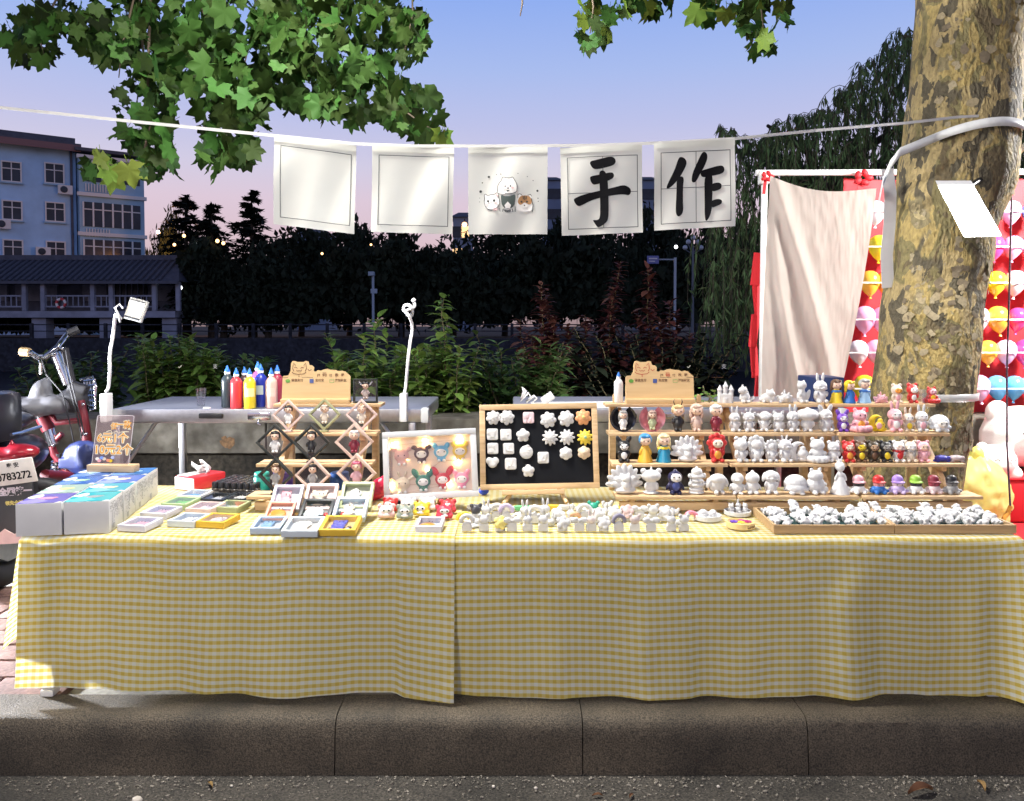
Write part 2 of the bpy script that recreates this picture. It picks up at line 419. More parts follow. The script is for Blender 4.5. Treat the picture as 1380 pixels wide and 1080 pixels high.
m, nt, b = new_mat('river_water'); b.inputs['Base Color'].default_value = (.006, .010, .018, 1); b.inputs['Roughness'].default_value = .28; b.inputs['Specular IOR Level'].default_value = .25
w1 = N(nt, 'ShaderNodeTexNoise'); w1.inputs['Scale'].default_value = 1.6; w1.inputs['Detail'].default_value = 4
wc = N(nt, 'ShaderNodeTexCoord'); nt.links.new(wc.outputs['Object'], w1.inputs['Vector'])
wb = N(nt, 'ShaderNodeBump'); wb.inputs['Strength'].default_value = .35; wb.inputs['Distance'].default_value = .1; nt.links.new(w1.outputs['Fac'], wb.inputs['Height']); nt.links.new(wb.outputs[0], b.inputs['Normal'])
structure(obj('river_water', MB().add([(-90, 8, -1.5), (90, 8, -1.5), (90, 43, -1.5), (-90, 43, -1.5)], [(0, 1, 2, 3)]), m))
EMB = granite('embankment_stone', (.035, .042, .06), (.018, .022, .034), 3, .9, .4)
structure(obj('far_embankment', MB().box((0, 44, -.85), (180, 2.4, 2.2)), EMB))
structure(obj('far_ground', MB().add([(-400, 45, .24), (400, 45, .24), (900, 900, 1.0), (-900, 900, 1.0)], [(0, 1, 2, 3)]), SOIL))
rail = thing('river_railing', 'low dark railing along the far embankment beyond the river', 'railing', (0, 43.4, .25))
obj('rail', MB().box((0, 0, .75), (120, .06, .06)), EMB, rail); obj('rail', MB().box((0, 0, .4), (120, .05, .05)), EMB, rail)
pm = MB().box((0, 0, .4), (.16, .16, .85), bev=.02).mesh('post')
for i in range(-26, 27): obj('post', pm, EMB, rail, loc=(i * 2.0, 0, 0))

# ---- apartment building
FAC = mat('facade_paint', (.34, .57, .86), .85, var=.14, vs=.8, bump=.2, bs=6)
FAC2 = mat('facade_paint_bay', (.27, .45, .62), .85, var=.15, vs=.8)
WFR = mat('window_frame_paint', (.62, .66, .70), .6)
PANE = mat('window_glass', (.02, .035, .06), .2, var=.4, vs=.7, spec=.2)
ROOFT = mat('roof_tile', (.065, .075, .11), .7, var=.3, vs=3)
def building():
    Y0, Y1 = 60.0, 63.4
    A = pt(-150, 440, 56.5); B = pt(106, 440, Y1); A.z = B.z = 0
    ang = math.degrees(math.atan2(B.y - A.y, B.x - A.x)); Lw = (B - A).length
    b = thing('apartment_building', 'pale blue four storey apartment block with enclosed balconies across the river', 'building', (A.x, A.y, .2), (0, 0, ang))
    D = (B - A).normalized()
    def loc(px, py):            # pixel on the facade -> (along, up)
        u = (px - 690) / FPX
        # along: solve A + D t on the ray
        t = (u * A.y - A.x) / (D.x - u * D.y)
        P = A + D * t; return t, pt(px, py, P.y).z - .2
    H = loc(106, 204)[1]; H0 = H
    obj('wall', MB().box((Lw / 2, 5, H / 2), (Lw, 10, H)), FAC, b)
    rf = obj('roof', MB().box((Lw / 2, 4.8, H + .25), (Lw + .6, 11.4, .35)).box((Lw / 2, 5, H + .7), (Lw, 10, .6)), ROOFT, b)
    obj('fascia', MB().box((Lw / 2, -.95, H + .05), (Lw + .5, .08, .5)), mat('fascia_red', (.20, .12, .13), .8), rf)
    def window(px0, py0, px1, py1, mull=(.5,), tr=.35):
        x0, z1 = loc(px0, py0); x1, z0 = loc(px1, py1); w = x1 - x0; h = z1 - z0
        if w <= 0: return
        cx, cz = (x0 + x1) / 2, (z0 + z1) / 2
        wd = obj('window', MB().box((cx, -.02, cz), (w - .1, .06, h - .1)), PANE, b)
        f = MB(); t = .10
        f.box((cx, -.06, z1 - t / 2), (w, .16, t)).box((cx, -.06, z0 + t / 2), (w, .16, t))
        f.box((x0 + t / 2, -.063, cz), (t, .16, h - 2 * t)).box((x1 - t / 2, -.063, cz), (t, .16, h - 2 * t))
        for q in mull: f.box((x0 + w * q, -.05, cz), (.07, .12, h - 2 * t))
        f.box((cx, -.057, z1 - h * tr), (w - 2 * t, .12, .07))
        obj('frame', f, WFR, wd); obj('sill', MB().box((cx, -.13, z0 - .06), (w + .2, .3, .1)), FAC2, wd)
    for py0, py1 in ((216, 246), (269, 297), (322, 351)):
        for px0, px1 in ((6, 34), (64, 91), (-60, -32), (-110, -84)): window(px0, py0 + px0 * .04, px1, py1 + px1 * .04)
    for px, py in ((91, 257), (7, 303), (60, 340)):
        x, z = loc(px, py); ac = obj('air_conditioner', MB().box((x, -.32, z), (1.0, .45, .7), bev=.03), WFR, b)
        obj('fan_grille', MB().lathe([(.26, 0), (.26, .03), (.05, .04)], 14, Matrix.Translation((x - .1, -.56, z)) @ Matrix.Rotation(R(90), 4, 'X')), PANE, ac)
    x, z = loc(105, 300); obj('downpipe', MB().tube([(x - .25, -.12, 0), (x - .25, -.12, H)], .09, 8), ROOFT, b)
    # balcony bay
    x0 = loc(108, 300)[0]; x1 = loc(194, 300)[0]; bw = x1 - x0
    bay = obj('balcony_bay', MB().box(((x0 + x1) / 2, 4, H / 2 - .2), (bw, 10, H - .4)), FAC2, b)
    obj('roof_slab', MB().box(((x0 + x1) / 2, 4, H + .0), (bw + .5, 10.6, .25)), ROOFT, bay)
    for py in (267, 319, 218): 
        z = loc(150, py)[1]; obj('floor_band', MB().box(((x0 + x1) / 2, -1.05, z), (bw + .3, .3, .28)), WFR, bay)
    for py0, py1 in ((222, 250), (277, 309), (326, 356)):
        z1 = loc(150, py0)[1]; z0 = loc(150, py1)[1]; n = 6
        for i in range(n):
            w = (bw - .5) / n; cx = x0 + .25 + w * (i + .5); cz = (z0 + z1) / 2; h = z1 - z0
            pn = obj('pane', MB().box((cx, -1.03, cz), (w - .14, .05, h)), PANE, bay)
            obj('frame', MB().box((cx - w / 2, -1.06, cz), (.12, .14, h)).box((cx, -1.05, z1 - h * .3), (w - .14, .1, .08)), WFR, pn)
        gz = loc(150, py1 + 8)[1]
        for k in range(9): obj('grille_bar', MB().box((x0 + .45 + k * .2, -1.08, gz), (.07, .12, .6)), WFR, bay)
building()
# ---- covered river gallery in front of it
def gallery():
    Y = 45.8; g = thing('river_gallery', 'long covered walkway with dark tiled roof and railings at the river', 'gallery', (0, Y, 0))
    GW = mat('gallery_wood', (.13, .15, .22), .8, var=.3, vs=2); GP = mat('gallery_wall', (.26, .29, .38), .8, var=.25, vs=1.5)
    xl, xr = pt(-160, 440, Y).x, pt(247, 440, Y).x
    zt, ze, zf = pt(0, 349, Y).z, pt(0, 381, Y).z, pt(0, 420, Y).z
    W = xr - xl; cx = (xl + xr) / 2
    rf = obj('roof', MB().add([(xl - .4, -1.5, ze), (xr + .4, -1.5, ze), (xr - .6, 1, zt), (xl - .4, 1, zt), (xl - .4, -1.5, ze - .15), (xr + .4, -1.5, ze - .15), (xr + .4, 3.5, ze), (xl - .4, 3.5, ze)], [(0, 1, 2, 3), (0, 4, 5, 1), (2, 6, 7, 3), (1, 6, 2)]), ROOFT, g)
    tm = MB().tube([(0, -1.52, ze + .05), (0, 1, zt + .05)], .07, 5).mesh('roof_tile_row')
    n = int(W / .36)
    for i in range(n): obj('roof_tile_row', tm, ROOFT, rf, loc=(xl + .36 * i, 0, 0))
    obj('ridge', MB().box((cx, 1, zt + .14), (W, .25, .3)), ROOFT, rf)
    obj('floor_slab', MB().box((cx, 1, zf - .18), (W, 4.2, .36)), GP, g)
    obj('back_wall', MB().box((cx, 2.9, (ze + zf) / 2), (W, .1, ze - zf)), GW, g)
    for px in (-100, -40, 33, 58, 125, 150, 208, 240):
        x = pt(px, 440, Y - 1.1).x
        obj('column', MB().box((x, -1.0, (ze + zf) / 2), (.24, .24, ze - zf), bev=.03), GP, g)
    for px in (48, 140, 225, -30): 
        x = pt(px, 440, Y - 1.1).x; obj('pier', MB().box((x, -.4, zf / 2 - .9), (.8, .8, zf + 1.0)), GP, g)
    for a, b_ in ((-100, -40), (-40, 33), (58, 125), (150, 208), (125, 150)):
        xa, xb = pt(a, 440, Y - 1.1).x, pt(b_, 440, Y - 1.1).x
        pn = obj('wall_panel', MB().box(((xa + xb) / 2, 2.7, (ze + zf) / 2 + .35), (xb - xa - .5, .2, (ze - zf) * .6)), GP, g)
        rl = obj('railing', MB().box(((xa + xb) / 2, -1.0, zf + .85), (xb - xa - .2, .08, .08)).box(((xa + xb) / 2, -1.0, zf + .25), (xb - xa - .2, .08, .08)), GP, g)
        k = int((xb - xa) / .3)
        for i in range(k): obj('baluster', MB().box((xa + .15 + i * .3, -1.0, zf + .55), (.05, .05, .52)), GP, rl)
    x = pt(170, 395, Y + 2.4); w = obj('window', MB().box((x.x, 2.5, x.z), (2.4, .1, 1.2)), PANE, g)
    for i in range(7): obj('bar', MB().box((x.x - 1.05 + i * .35, 2.4, x.z), (.06, .06, 1.2)), GP, w)
    p = pt(82, 409, Y - 1.25)
    t = thing('life_ring', 'small red and white life ring hung on the gallery railing', 'life ring', p)
    for k in range(8):
        a0 = k * 45; pts = [(math.cos(R(a0 + q * 9)) * .24, 0, math.sin(R(a0 + q * 9)) * .24) for q in range(6)]
        obj('ring_segment', MB().tube(pts, .075, 8), paint((.55, .05, .06)) if k % 2 else paint((.75, .72, .72)), t, 60)
gallery()
# ---- far towers
def tower(px0, px1, pytop, Y, lit, label):
    a, b_ = pt(px0, 440, Y), pt(px1, 440, Y); zt = pt(px0, pytop, Y).z; w = b_.x - a.x
    t = thing('apartment_tower', label, 'building', ((a.x + b_.x) / 2, Y, .3))
    obj('wall', MB().box((0, 4, zt / 2), (w, 8, zt)), mat('tower_wall', (.16, .22, .34), .85, var=.15, vs=.4), t)
    obj('roof', MB().add([(-w / 2 - .4, -.4, zt), (w / 2 + .4, -.4, zt), (w / 2 + .4, 8.4, zt), (-w / 2 - .4, 8.4, zt), (-w * .3, 4, zt + 1.2), (w * .3, 4, zt + 1.2)], [(0, 1, 5, 4), (1, 2, 5), (2, 3, 4, 5), (3, 0, 4)]), ROOFT, t)
    n = max(2, int(w / 3)); z = zt - 2
    pm_ = MB().box((0, 0, 0), (1.3, .1, 1.5)).mesh('window'); fl = 0
    while z > zt * .45:
        for i in range(n):
            o = obj('window', pm_, PANE, t, loc=(-w / 2 + w * (i + .5) / n, -.06, z))
            if (i, fl) in lit: o.material_slots[0].link = 'OBJECT'; o.material_slots[0].material = mat('lit_window', (1, .62, .28), .5, emit=1.6)
        z -= 3.0; fl += 1
tower(733, 756, 246, 120, (), 'distant blue apartment tower seen beside the printed animal flag')
tower(864, 888, 246, 115, (), 'distant dark blue tower seen between the two lettered flags')
tower(611, 634, 296, 110, ((1, 0), (0, 1)), 'distant low apartment tower with warm lit windows above the trees')
tower(400, 440, 318, 130, (), 'dim distant apartment block hidden low behind the cedars')

# ---- far trees
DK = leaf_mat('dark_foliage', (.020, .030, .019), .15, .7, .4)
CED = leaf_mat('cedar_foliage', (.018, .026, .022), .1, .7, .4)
WIL = leaf_mat('willow_foliage', (.085, .14, .06), .25, .6, .35)
BARKD = mat('dark_bark', (.05, .04, .03), .9, var=.3, vs=10, bump=.5, bs=30)
def crown_mesh(seed, n=3600, clumps=40, q=.19):
    rnd = random.Random(seed); mb = MB(); cl = []
    for _ in range(clumps):
        while 1:
            p = Vector((rnd.uniform(-1, 1), rnd.uniform(-1, 1), rnd.uniform(-.95, 1)))
            if p.length < 1: break
        cl.append((p * .82, rnd.uniform(.22, .42)))
    for i in range(n):
        c, r = rnd.choice(cl); d = Vector((rnd.gauss(0, 1), rnd.gauss(0, 1), rnd.gauss(0, 1))).normalized() * r * rnd.uniform(.5, 1.1)
        M = Matrix.Translation(c + d) @ Euler((rnd.uniform(0, 6), rnd.uniform(0, 6), rnd.uniform(0, 6))).to_matrix().to_4x4()
        s = q * rnd.uniform(.5, 1.1)
        mb.add([(-s * .5, 0, 0), (0, -s * .25, 0), (s * .6, 0, .02), (0, s * .25, 0)], [(0, 1, 2, 3)], M)
    return mb.mesh('crown')
CR = [crown_mesh(k) for k in range(4)]
def far_tree(px, pytop, Y, rpx, label, k, base=.2, zb=None):
    p = pt(px, pytop, Y); r = rpx / FPX * Y; h = p.z
    t = thing('broadleaf_tree', label, 'tree', (p.x, Y, base), group='dark trees beyond the river')
    zc0 = h * .12 if zb is None else zb; hc = (h - zc0) / 2
    c = obj('crown', CR[k % 4], DK, t, loc=(0, 0, zc0 + hc)); c.scale = (r * 1.15, r, hc * 1.12); c.rotation_euler = (0, 0, k)
    obj('trunk', MB().tube([(0, 0, 0), (.1, 0, h * .3), (-.1, 0, h * .7)], [.22, .17, .06], 7), BARKD, t, 60)
FT = [(405, 312, 52, 60, 'dark rounded tree beyond the river below the first blank flag'), (470, 300, 56, 55, 'tall dark tree behind the gap between the two blank flags'),
      (540, 318, 50, 62, 'wide dark tree beyond the river below the second blank flag'), (610, 330, 48, 50, 'lower dark tree in front of the lit apartment tower'),
      (680, 300, 54, 66, 'broad dark tree beyond the river below the animal flag'), (745, 296, 58, 52, 'dark tree hiding the foot of the blue tower'),
      (810, 300, 52, 60, 'dense dark tree behind the flag with the first character'), (880, 288, 56, 55, 'dark tree hiding the foot of the tower between lettered flags'),
      (940, 330, 50, 52, 'dark tree behind the globe street lamp'), (985, 300, 47, 50, 'dark tree at the edge of the willow'),
      (360, 340, 47, 60, 'dark low tree beside the cedars'), (300, 352, 47.5, 55, 'dark low tree at the end of the gallery roof'),
      (226, 300, 58, 28, 'small tree lit orange by a street lamp beside the apartment block'), (1380, 250, 40, 70, 'dark tree beyond the plane trunk above the balloons')]
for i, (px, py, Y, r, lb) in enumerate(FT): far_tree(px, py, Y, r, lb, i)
hedge = MB(); rnd = random.Random(3)
for _ in range(26000):
    px = rnd.uniform(-170, 1400); Y = rnd.uniform(45.6, 47) + (4.0 if px < 240 else 0); p = pt(px, 440, Y)
    M = Matrix.Translation((p.x, Y, rnd.uniform(.2, 1) ** .8 * ((4.6 if px > 240 else 2.4) + .9 * math.sin(p.x * .6) + .5 * math.sin(p.x * 1.7)))) @ Euler((rnd.uniform(0, 6), rnd.uniform(0, 6), rnd.uniform(0, 6))).to_matrix().to_4x4(); s = rnd.uniform(.35, .8)
    hedge.add([(-s * .5, 0, 0), (0, -s * .3, 0), (s * .5, 0, .02), (0, s * .3, 0)], [(0, 1, 2, 3)], M)
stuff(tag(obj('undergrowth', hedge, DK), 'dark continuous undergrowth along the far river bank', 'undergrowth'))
def cedar(px, pytop, Y, wpx, label, seed):
    rnd = random.Random(seed); p = pt(px, pytop, Y); h = p.z; r = wpx / FPX * Y
    t = thing('cedar_tree', label, 'tree', (p.x, Y, .2), group='cedars behind the gallery')
    obj('trunk', MB().tube([(0, 0, 0), (0, 0, h * .97)], [.3, .05], 7), BARKD, t, 60); mb = MB()
    z = h * .15
    while z < h * .99:
        R_ = r * 1.35 * (1 - z / h) ** .7 + .15
        for _ in range(9):
            zz_ = z; z = zz_ + rnd.uniform(-.4, .4); a = rnd.uniform(0, 6.28); L = R_ * rnd.uniform(.45, 1.25); k = 12
            z, zz_ = zz_, z
            for i in range(k * 3):
                q = rnd.uniform(.1, 1); d = L * q
                c = Vector((math.cos(a) * d, math.sin(a) * d, zz_ + .42 * L * q - .40 * L * q * q + rnd.gauss(0, .05)))
                M = Matrix.Translation(c) @ Euler((rnd.gauss(0, .3), rnd.gauss(0, .3), a + rnd.gauss(0, .7))).to_matrix().to_4x4(); s = rnd.uniform(.25, .55)
                mb.add([(-s * .5, 0, 0), (0, -s * .22, -.04), (s * .7, 0, -.08), (0, s * .22, -.04)], [(0, 1, 2, 3)], M)
        z += h * .055
    obj('crown', mb, CED, t)
cedar(250, 272, 50, 55, 'dark cedar with flat layered branches beside the apartment block', 1)
cedar(285, 288, 47.5, 55, 'dark cedar with drooping tips between two taller cedars', 2)
cedar(339, 266, 49, 50, 'tallest pointed dark cedar behind the first blank flag', 3)
# ---- small lamps and poles on the far bank
def lamp_post(px, py0, py1, Y):
    a, b_ = pt(px, py0, Y), pt(px, py1, Y)
    t = thing('camera_pole', 'thin pale pole with a camera box beyond the river', 'pole', (b_.x, Y, b_.z))
    obj('pole', MB().tube([(0, 0, -.6), (0, 0, a.z - b_.z)], .07, 8), mat('pole_paint', (.30, .40, .52), .5), t, 50)
    obj('camera_box', MB().box((-.05, -.15, a.z - b_.z - .1), (.3, .4, .22), bev=.03), mat('pole_paint', (.3, .4, .52)), t)
    obj('bracket', MB().box((.05, 0, (a.z - b_.z) * .55), (.35, .12, .25), bev=.03), mat('pole_paint', (.3, .4, .52)), t)
lamp_post(503, 367, 424, 42.6)
def globe_lamp():
    Y = 42.4; p = pt(934, 334, Y); t = thing('globe_street_lamp', 'unlit street lamp with five pale globes beyond the river', 'street lamp', (p.x, Y, .25))
    h = p.z - .25; PP = mat('lamp_iron', (.10, .13, .17), .5)
    obj('post', MB().tube([(0, 0, 0), (0, 0, h)], [.09, .05], 8), PP, t, 50)
    for dx, dz in ((-.42, 0), (.42, 0), (-.25, .3), (.25, .3), (0, .52)):
        obj('arm', MB().tube([(0, 0, h - .35), (dx * .6, 0, h - .2 + dz * .4), (dx, 0, h + dz - .1)], .025, 6), PP, t)
        obj('globe', MB().ball((dx, 0, h + dz), .13), mat('lamp_globe', (.42, .5, .6), .3), t, 180)
globe_lamp()
def road_sign():
    Y = 42.2; a = pt(910, 350, Y); b_ = pt(872, 352, Y); t = thing('road_sign', 'small blue road sign on a pale cantilever pole beyond the river', 'sign', (a.x, Y, .25))
    PP = mat('pole_paint2', (.38, .46, .55), .5); h = a.z - .25; w = a.x - b_.x
    obj('post', MB().tube([(0, 0, 0), (0, 0, h + .1)], .07, 8), PP, t, 50); obj('arm', MB().tube([(0, 0, h), (-w * .75, 0, h)], .04, 6), PP, t)
    pl = obj('panel', MB().box((-w * .8, -.08, h - .02), (.62, .05, .42), bev=.02), mat('sign_blue', (.12, .15, .42), .4), t)
    obj('marking', MB().box((-w * .8, -.115, h + .04), (.44, .02, .07)).box((-w * .8 - .05, -.115, h - .1), (.3, .02, .05)), mat('sign_white', (.6, .62, .7), .4), pl)
road_sign()
WARM = mat('warm_lamp', (1, .55, .22), .4, emit=5); COOL = mat('cool_lamp', (.9, .93, 1), .4, emit=4)
for i, (px, py, Y, s, mm, lb) in enumerate(((213, 313, 56, .13, COOL, 'pale'), (248, 318, 46, .10, WARM, 'amber'), (235, 330, 46, .09, WARM, 'amber'), (265, 329, 46, .12, COOL, 'pale'), (252, 344, 46, .1, WARM, 'amber'), (293, 325, 46, .11, WARM, 'amber'), (301, 328, 45.5, .10, WARM, 'amber'), (434, 342, 45, .07, WARM, 'amber'), (500, 330, 45, .06, WARM, 'amber'), (626, 303, 108, .35, WARM, 'amber'), (243, 388, 45, .12, COOL, 'pale'), (911, 333, 43, .10, COOL, 'pale'))):
    p = pt(px, py, Y); t = thing('distant_lamp', lb + ' point of lamplight among the dark trees beyond the river', 'lamp', p, group=lb + ' lamps among the far trees')
    obj('bulb', MB().ball((0, 0, 0), s, None, 8, 6), mm, t, 180); obj('bracket', MB().tube([(0, .02, s * .8), (0, .05, s * 2), (0, .2, s * 2.2)], s * .2, 5), BARKD, t)
l = bpy.data.lights.new('far_street_light', 'POINT'); l.energy = 900; l.color = (1, .42, .12); l.shadow_soft_size = .2
o = bpy.data.objects.new('far_street_light', l); COL.objects.link(o); o.location = pt(232, 325, 55.3)

# ---- willow behind the balloon stall
def willow():
    Y = 9.0; c = pt(1190, 440, Y); rnd = random.Random(11)
    t = thing('willow_tree', 'dark green weeping willow with hanging strands behind the stall', 'tree', (c.x, Y + 1.5, .2))
    tr = MB().tube([(0, 0, 0), (.1, 0, 1.2), (-.1, .1, 2.3), (.3, 0, 3.1)], [.26, .22, .17, .10], 9)
    for a in range(7):
        tr.tube([(0, 0, 2.1), (math.cos(a) * .7, math.sin(a) * .5, 2.9), (math.cos(a) * 1.7, math.sin(a) * 1.1, 3.1)], [.10, .06, .02], 6)
    obj('trunk', tr, BARKD, t, 60)
    # silhouette of the crown: top edge by pixel column
    top = [(958, 215), (972, 165), (990, 172), (1010, 188), (1040, 178), (1060, 155), (1095, 152), (1120, 130), (1150, 112), (1170, 78), (1195, 62), (1212, 36), (1232, 45), (1260, 40), (1330, 60), (1380, 70), (1420, 90)]
    def ty(px):
        for (a, ya), (b_, yb) in zip(top, top[1:]):
            if a <= px <= b_: return ya + (yb - ya) * (px - a) / (b_ - a)
        return 120
    lv = MB(); stx = MB()
    for i in range(1150):
        px = rnd.uniform(958, 1420) if i > 120 else rnd.uniform(958, 1240)
        y0 = ty(px) + (abs(rnd.gauss(0, 9)) if i < 160 else rnd.uniform(5, 230)); YY = Y + rnd.uniform(-1.0, 1.6)
        p = pt(px, y0, YY) - Vector((c.x, Y + 1.5, .2)); L = rnd.uniform(.5, 1.5) if i > 200 else rnd.uniform(.35, .9)
        L = min(L, p.z - .1)
        dx = rnd.uniform(-.25, .15); dy = rnd.uniform(-.2, .2); path = []
        for k in range(7):
            q = k / 6; path.append(p + Vector((dx * math.sin(q * 1.6), dy * math.sin(q * 1.6), .10 * math.sin(min(1, q * 3) * 1.57) - L * q * q * .55 - L * q * .4)))
        stx.tube(path, .004, 3, False); n = int(10 + L * 22)
        for j in range(n):
            q = rnd.uniform(0, 5.99); k = int(q); c0 = path[k].lerp(path[k + 1], q - k); s = rnd.uniform(.08, .14)
            M = Matrix.Translation(c0) @ Euler((rnd.gauss(0, .6), 1.57 + rnd.gauss(0, .45), rnd.uniform(0, 6.28))).to_matrix().to_4x4()
            lv.add([(0, 0, 0), (s * .5, -s * .09, .0), (s, 0, .01), (s * .5, s * .09, 0)], [(0, 1, 2, 3)], M)
    stuff(obj('crown', lv, WIL, t)); obj('twigs', stx, BARKD, t)
willow()

# ---- plane tree (trunk beside the stall, crown overhead)
def plane_bark():
    m, nt, b = new_mat('plane_bark'); L = nt.links.new; co = N(nt, 'ShaderNodeTexCoord')
    mp = N(nt, 'ShaderNodeMapping'); mp.inputs['Scale'].default_value = (1, 1, .55); L(co.outputs['Object'], mp.inputs['Vector'])
    def nz(s, d=4, dist=0.):
        n = N(nt, 'ShaderNodeTexNoise'); n.inputs['Scale'].default_value = s; n.inputs['Detail'].default_value = d; n.inputs['Distortion'].default_value = dist; L(mp.outputs[0], n.inputs['Vector']); return n
    a = nz(13, 3, .6); c = nz(22, 3, .5); f = nz(90, 5); g = nz(6, 2)
    r1 = N(nt, 'ShaderNodeValToRGB'); r1.color_ramp.interpolation = 'CONSTANT'
    cols = [(0, (.12, .09, .042)), (.42, (.18, .15, .06)), (.50, (.34, .255, .09)), (.60, (.22, .18, .09)), (.68, (.42, .34, .17))]
    while len(r1.color_ramp.elements) < len(cols): r1.color_ramp.elements.new(.5)
    for e, (p, q) in zip(r1.color_ramp.elements, cols): e.position = p; e.color = (*q, 1)
    L(a.outputs['Fac'], r1.inputs[0])
    r2 = N(nt, 'ShaderNodeValToRGB'); r2.color_ramp.interpolation = 'CONSTANT'
    for e, (p, q) in zip(r2.color_ramp.elements, [(0, (.085, .07, .04)), (.5, (.34, .26, .115))]): e.position = p; e.color = (*q, 1)
    L(c.outputs['Fac'], r2.inputs[0])
    mx = N(nt, 'ShaderNodeMix'); mx.data_type = 'RGBA'
    mr = N(nt, 'ShaderNodeMapRange'); mr.inputs['From Min'].default_value = .52; mr.inputs['From Max'].default_value = .54; L(g.outputs['Fac'], mr.inputs['Value'])
    L(mr.outputs[0], mx.inputs['Factor']); L(r1.outputs[0], mx.inputs[6]); L(r2.outputs[0], mx.inputs[7])
    mr2 = N(nt, 'ShaderNodeMapRange'); mr2.inputs['From Min'].default_value = .3; mr2.inputs['From Max'].default_value = .7; mr2.inputs['To Min'].default_value = .62; mr2.inputs['To Max'].default_value = 1.2; L(f.outputs['Fac'], mr2.inputs['Value'])
    s = N(nt, 'ShaderNodeVectorMath', operation='SCALE'); L(mx.outputs[2], s.inputs[0]); L(mr2.outputs[0], s.inputs['Scale']); L(s.outputs[0], b.inputs['Base Color'])
    ad = N(nt, 'ShaderNodeMath', operation='ADD'); L(a.outputs['Fac'], ad.inputs[0]); L(f.outputs['Fac'], ad.inputs[1])
    bp = N(nt, 'ShaderNodeBump'); bp.inputs['Strength'].default_value = .9; bp.inputs['Distance'].default_value = .016; L(ad.outputs[0], bp.inputs['Height']); L(bp.outputs[0], b.inputs['Normal'])
    b.inputs['Roughness'].default_value = .75
    return m
PBARK = plane_bark()
TY = 2.9
def trunk_axis(z):
    tab = [(-.2, 1215, 146), (.25, 1222, 138), (.55, 1238, 130), (.9, 1252, 128), (1.2, 1268, 130), (1.45, 1290, 147), (1.62, 1296, 142), (1.85, 1302, 138), (2.1, 1309, 138), (2.6, 1316, 138), (3.4, 1330, 120), (4.6, 1345, 70)]
    for (a, x, w), (b_, x2, w2) in zip(tab, tab[1:]):
        if z <= b_:
            q = (z - a) / (b_ - a); q = q * q * (3 - 2 * q)
            return xat(x + (x2 - x) * q, TY, z), (w + (w2 - w) * q) / 2 / FPX * (TY - .06)
    return xat(1345, TY, 4.6), .08
plane = thing('plane_tree', 'large plane tree with mottled bark and overhanging leafy branches', 'tree', (xat(1238, TY, 0), TY, 0))
PB = Vector(plane.location)
def build_trunk():
    mb = MB(); vs = []; fs = []; nz_, n = 110, 48
    for i in range(nz_ + 1):
        z = -.15 + 4.4 * i / nz_; x, r = trunk_axis(z)
        fl = 1 + .25 * max(0, .25 - z) ** 1.2
        for j in range(n):
            a = 2 * math.pi * j / n
            k = mnoise.noise((math.cos(a) * 1.6, math.sin(a) * 1.6, z * 1.9)) * .06 + mnoise.noise((math.cos(a) * 6, math.sin(a) * 6, z * 9)) * .022 * (1.5 if z < 1.1 else 1)
            rr = r * fl * (1 + k); vs.append((x + rr * math.cos(a) - PB.x, rr * math.sin(a), z))
    for i in range(nz_):
        for j in range(n): fs.append((i * n + j, i * n + (j + 1) % n, (i + 1) * n + (j + 1) % n, (i + 1) * n + j))
    obj('trunk', mb.add(vs, fs), PBARK, plane, 180)
build_trunk()
# curled bark flakes on the lamp-lit part of the trunk
fm = []
for k in range(3):
    rr = random.Random(k); pts = [(math.cos(q * .785) * rr.uniform(.5, 1) * .022, math.sin(q * .785) * rr.uniform(.5, 1) * .032) for q in range(8)]
    mb = MB(); mb.add([(0, -.001, 0)] + [(x, .002 - .005 * (abs(z) / .03), z) for x, z in pts], [(0, i, i % 8 + 1) for i in range(1, 9)]); fm.append(mb.mesh('bark_flake', 180))
FLK = [mat('flake_light', (.27, .225, .14), .85, var=.3, vs=80), mat('flake_dark', (.14, .11, .07), .85, var=.3, vs=80), mat('flake_mid', (.27, .22, .13), .85, var=.3, vs=80)]
for k in range(230):
    z = random.uniform(.45, 1.35) if k < 170 else random.uniform(1.35, 2.1); x, r = trunk_axis(z); a = random.uniform(-150, -30)
    o = obj('bark_flake', random.choice(fm), random.choice(FLK), plane, loc=(x + r * 1.012 * math.cos(R(a)) - PB.x, r * 1.012 * math.sin(R(a)), z), rot=(random.uniform(-8, 8), random.uniform(0, 360), a + 90)); o.scale = (random.uniform(.35, .95),) * 3
def plane_leaf(seed):
    rnd = random.Random(seed); out = []
    lob = [(-150, .46), (-120, .48), (-98, .74), (-84, .62), (-66, .60), (-56, .76), (-44, .93), (-32, .72), (-24, .66), (-13, .80), (0, 1.05), (13, .80), (24, .66), (32, .72), (44, .93), (56, .76), (66, .60), (84, .62), (98, .74), (120, .48), (150, .46)]
    pts = [(0, -.12)] + [(math.sin(R(a)) * r * rnd.uniform(.9, 1.08), math.cos(R(a)) * r * rnd.uniform(.92, 1.06)) for a, r in lob]
    mb = MB(); vs = [(0, .12, 0)] + [(x, y, -.34 * x * x * rnd.uniform(.6, 1.3) - .22 * y * y * (1 if y > 0 else 0) + .10 * abs(x) + rnd.uniform(-.05, .05)) for x, y in pts]
    n = len(pts); mb.add(vs, [(0, i, i % n + 1) for i in range(1, n + 1)])
    mb.tube([(0, -.12, 0), (0, -.35, .02), (.03, -.62, .08)], .018, 4)
    return mb
LM = [plane_leaf(k) for k in range(5)]; LMM = [l.mesh('leaf', 180) for l in LM]
LEAF = leaf_mat('plane_leaf', (.024, .056, .010), .30, .65, .42); LEAF_LIT = leaf_mat('plane_leaf_painted_lit', (.12, .19, .03), .45, .5, .2)  # second, paler leaf colour stands in for lamplight on some clusters
TWIG = mat('twig_bark', (.10, .075, .05), .8, var=.2)
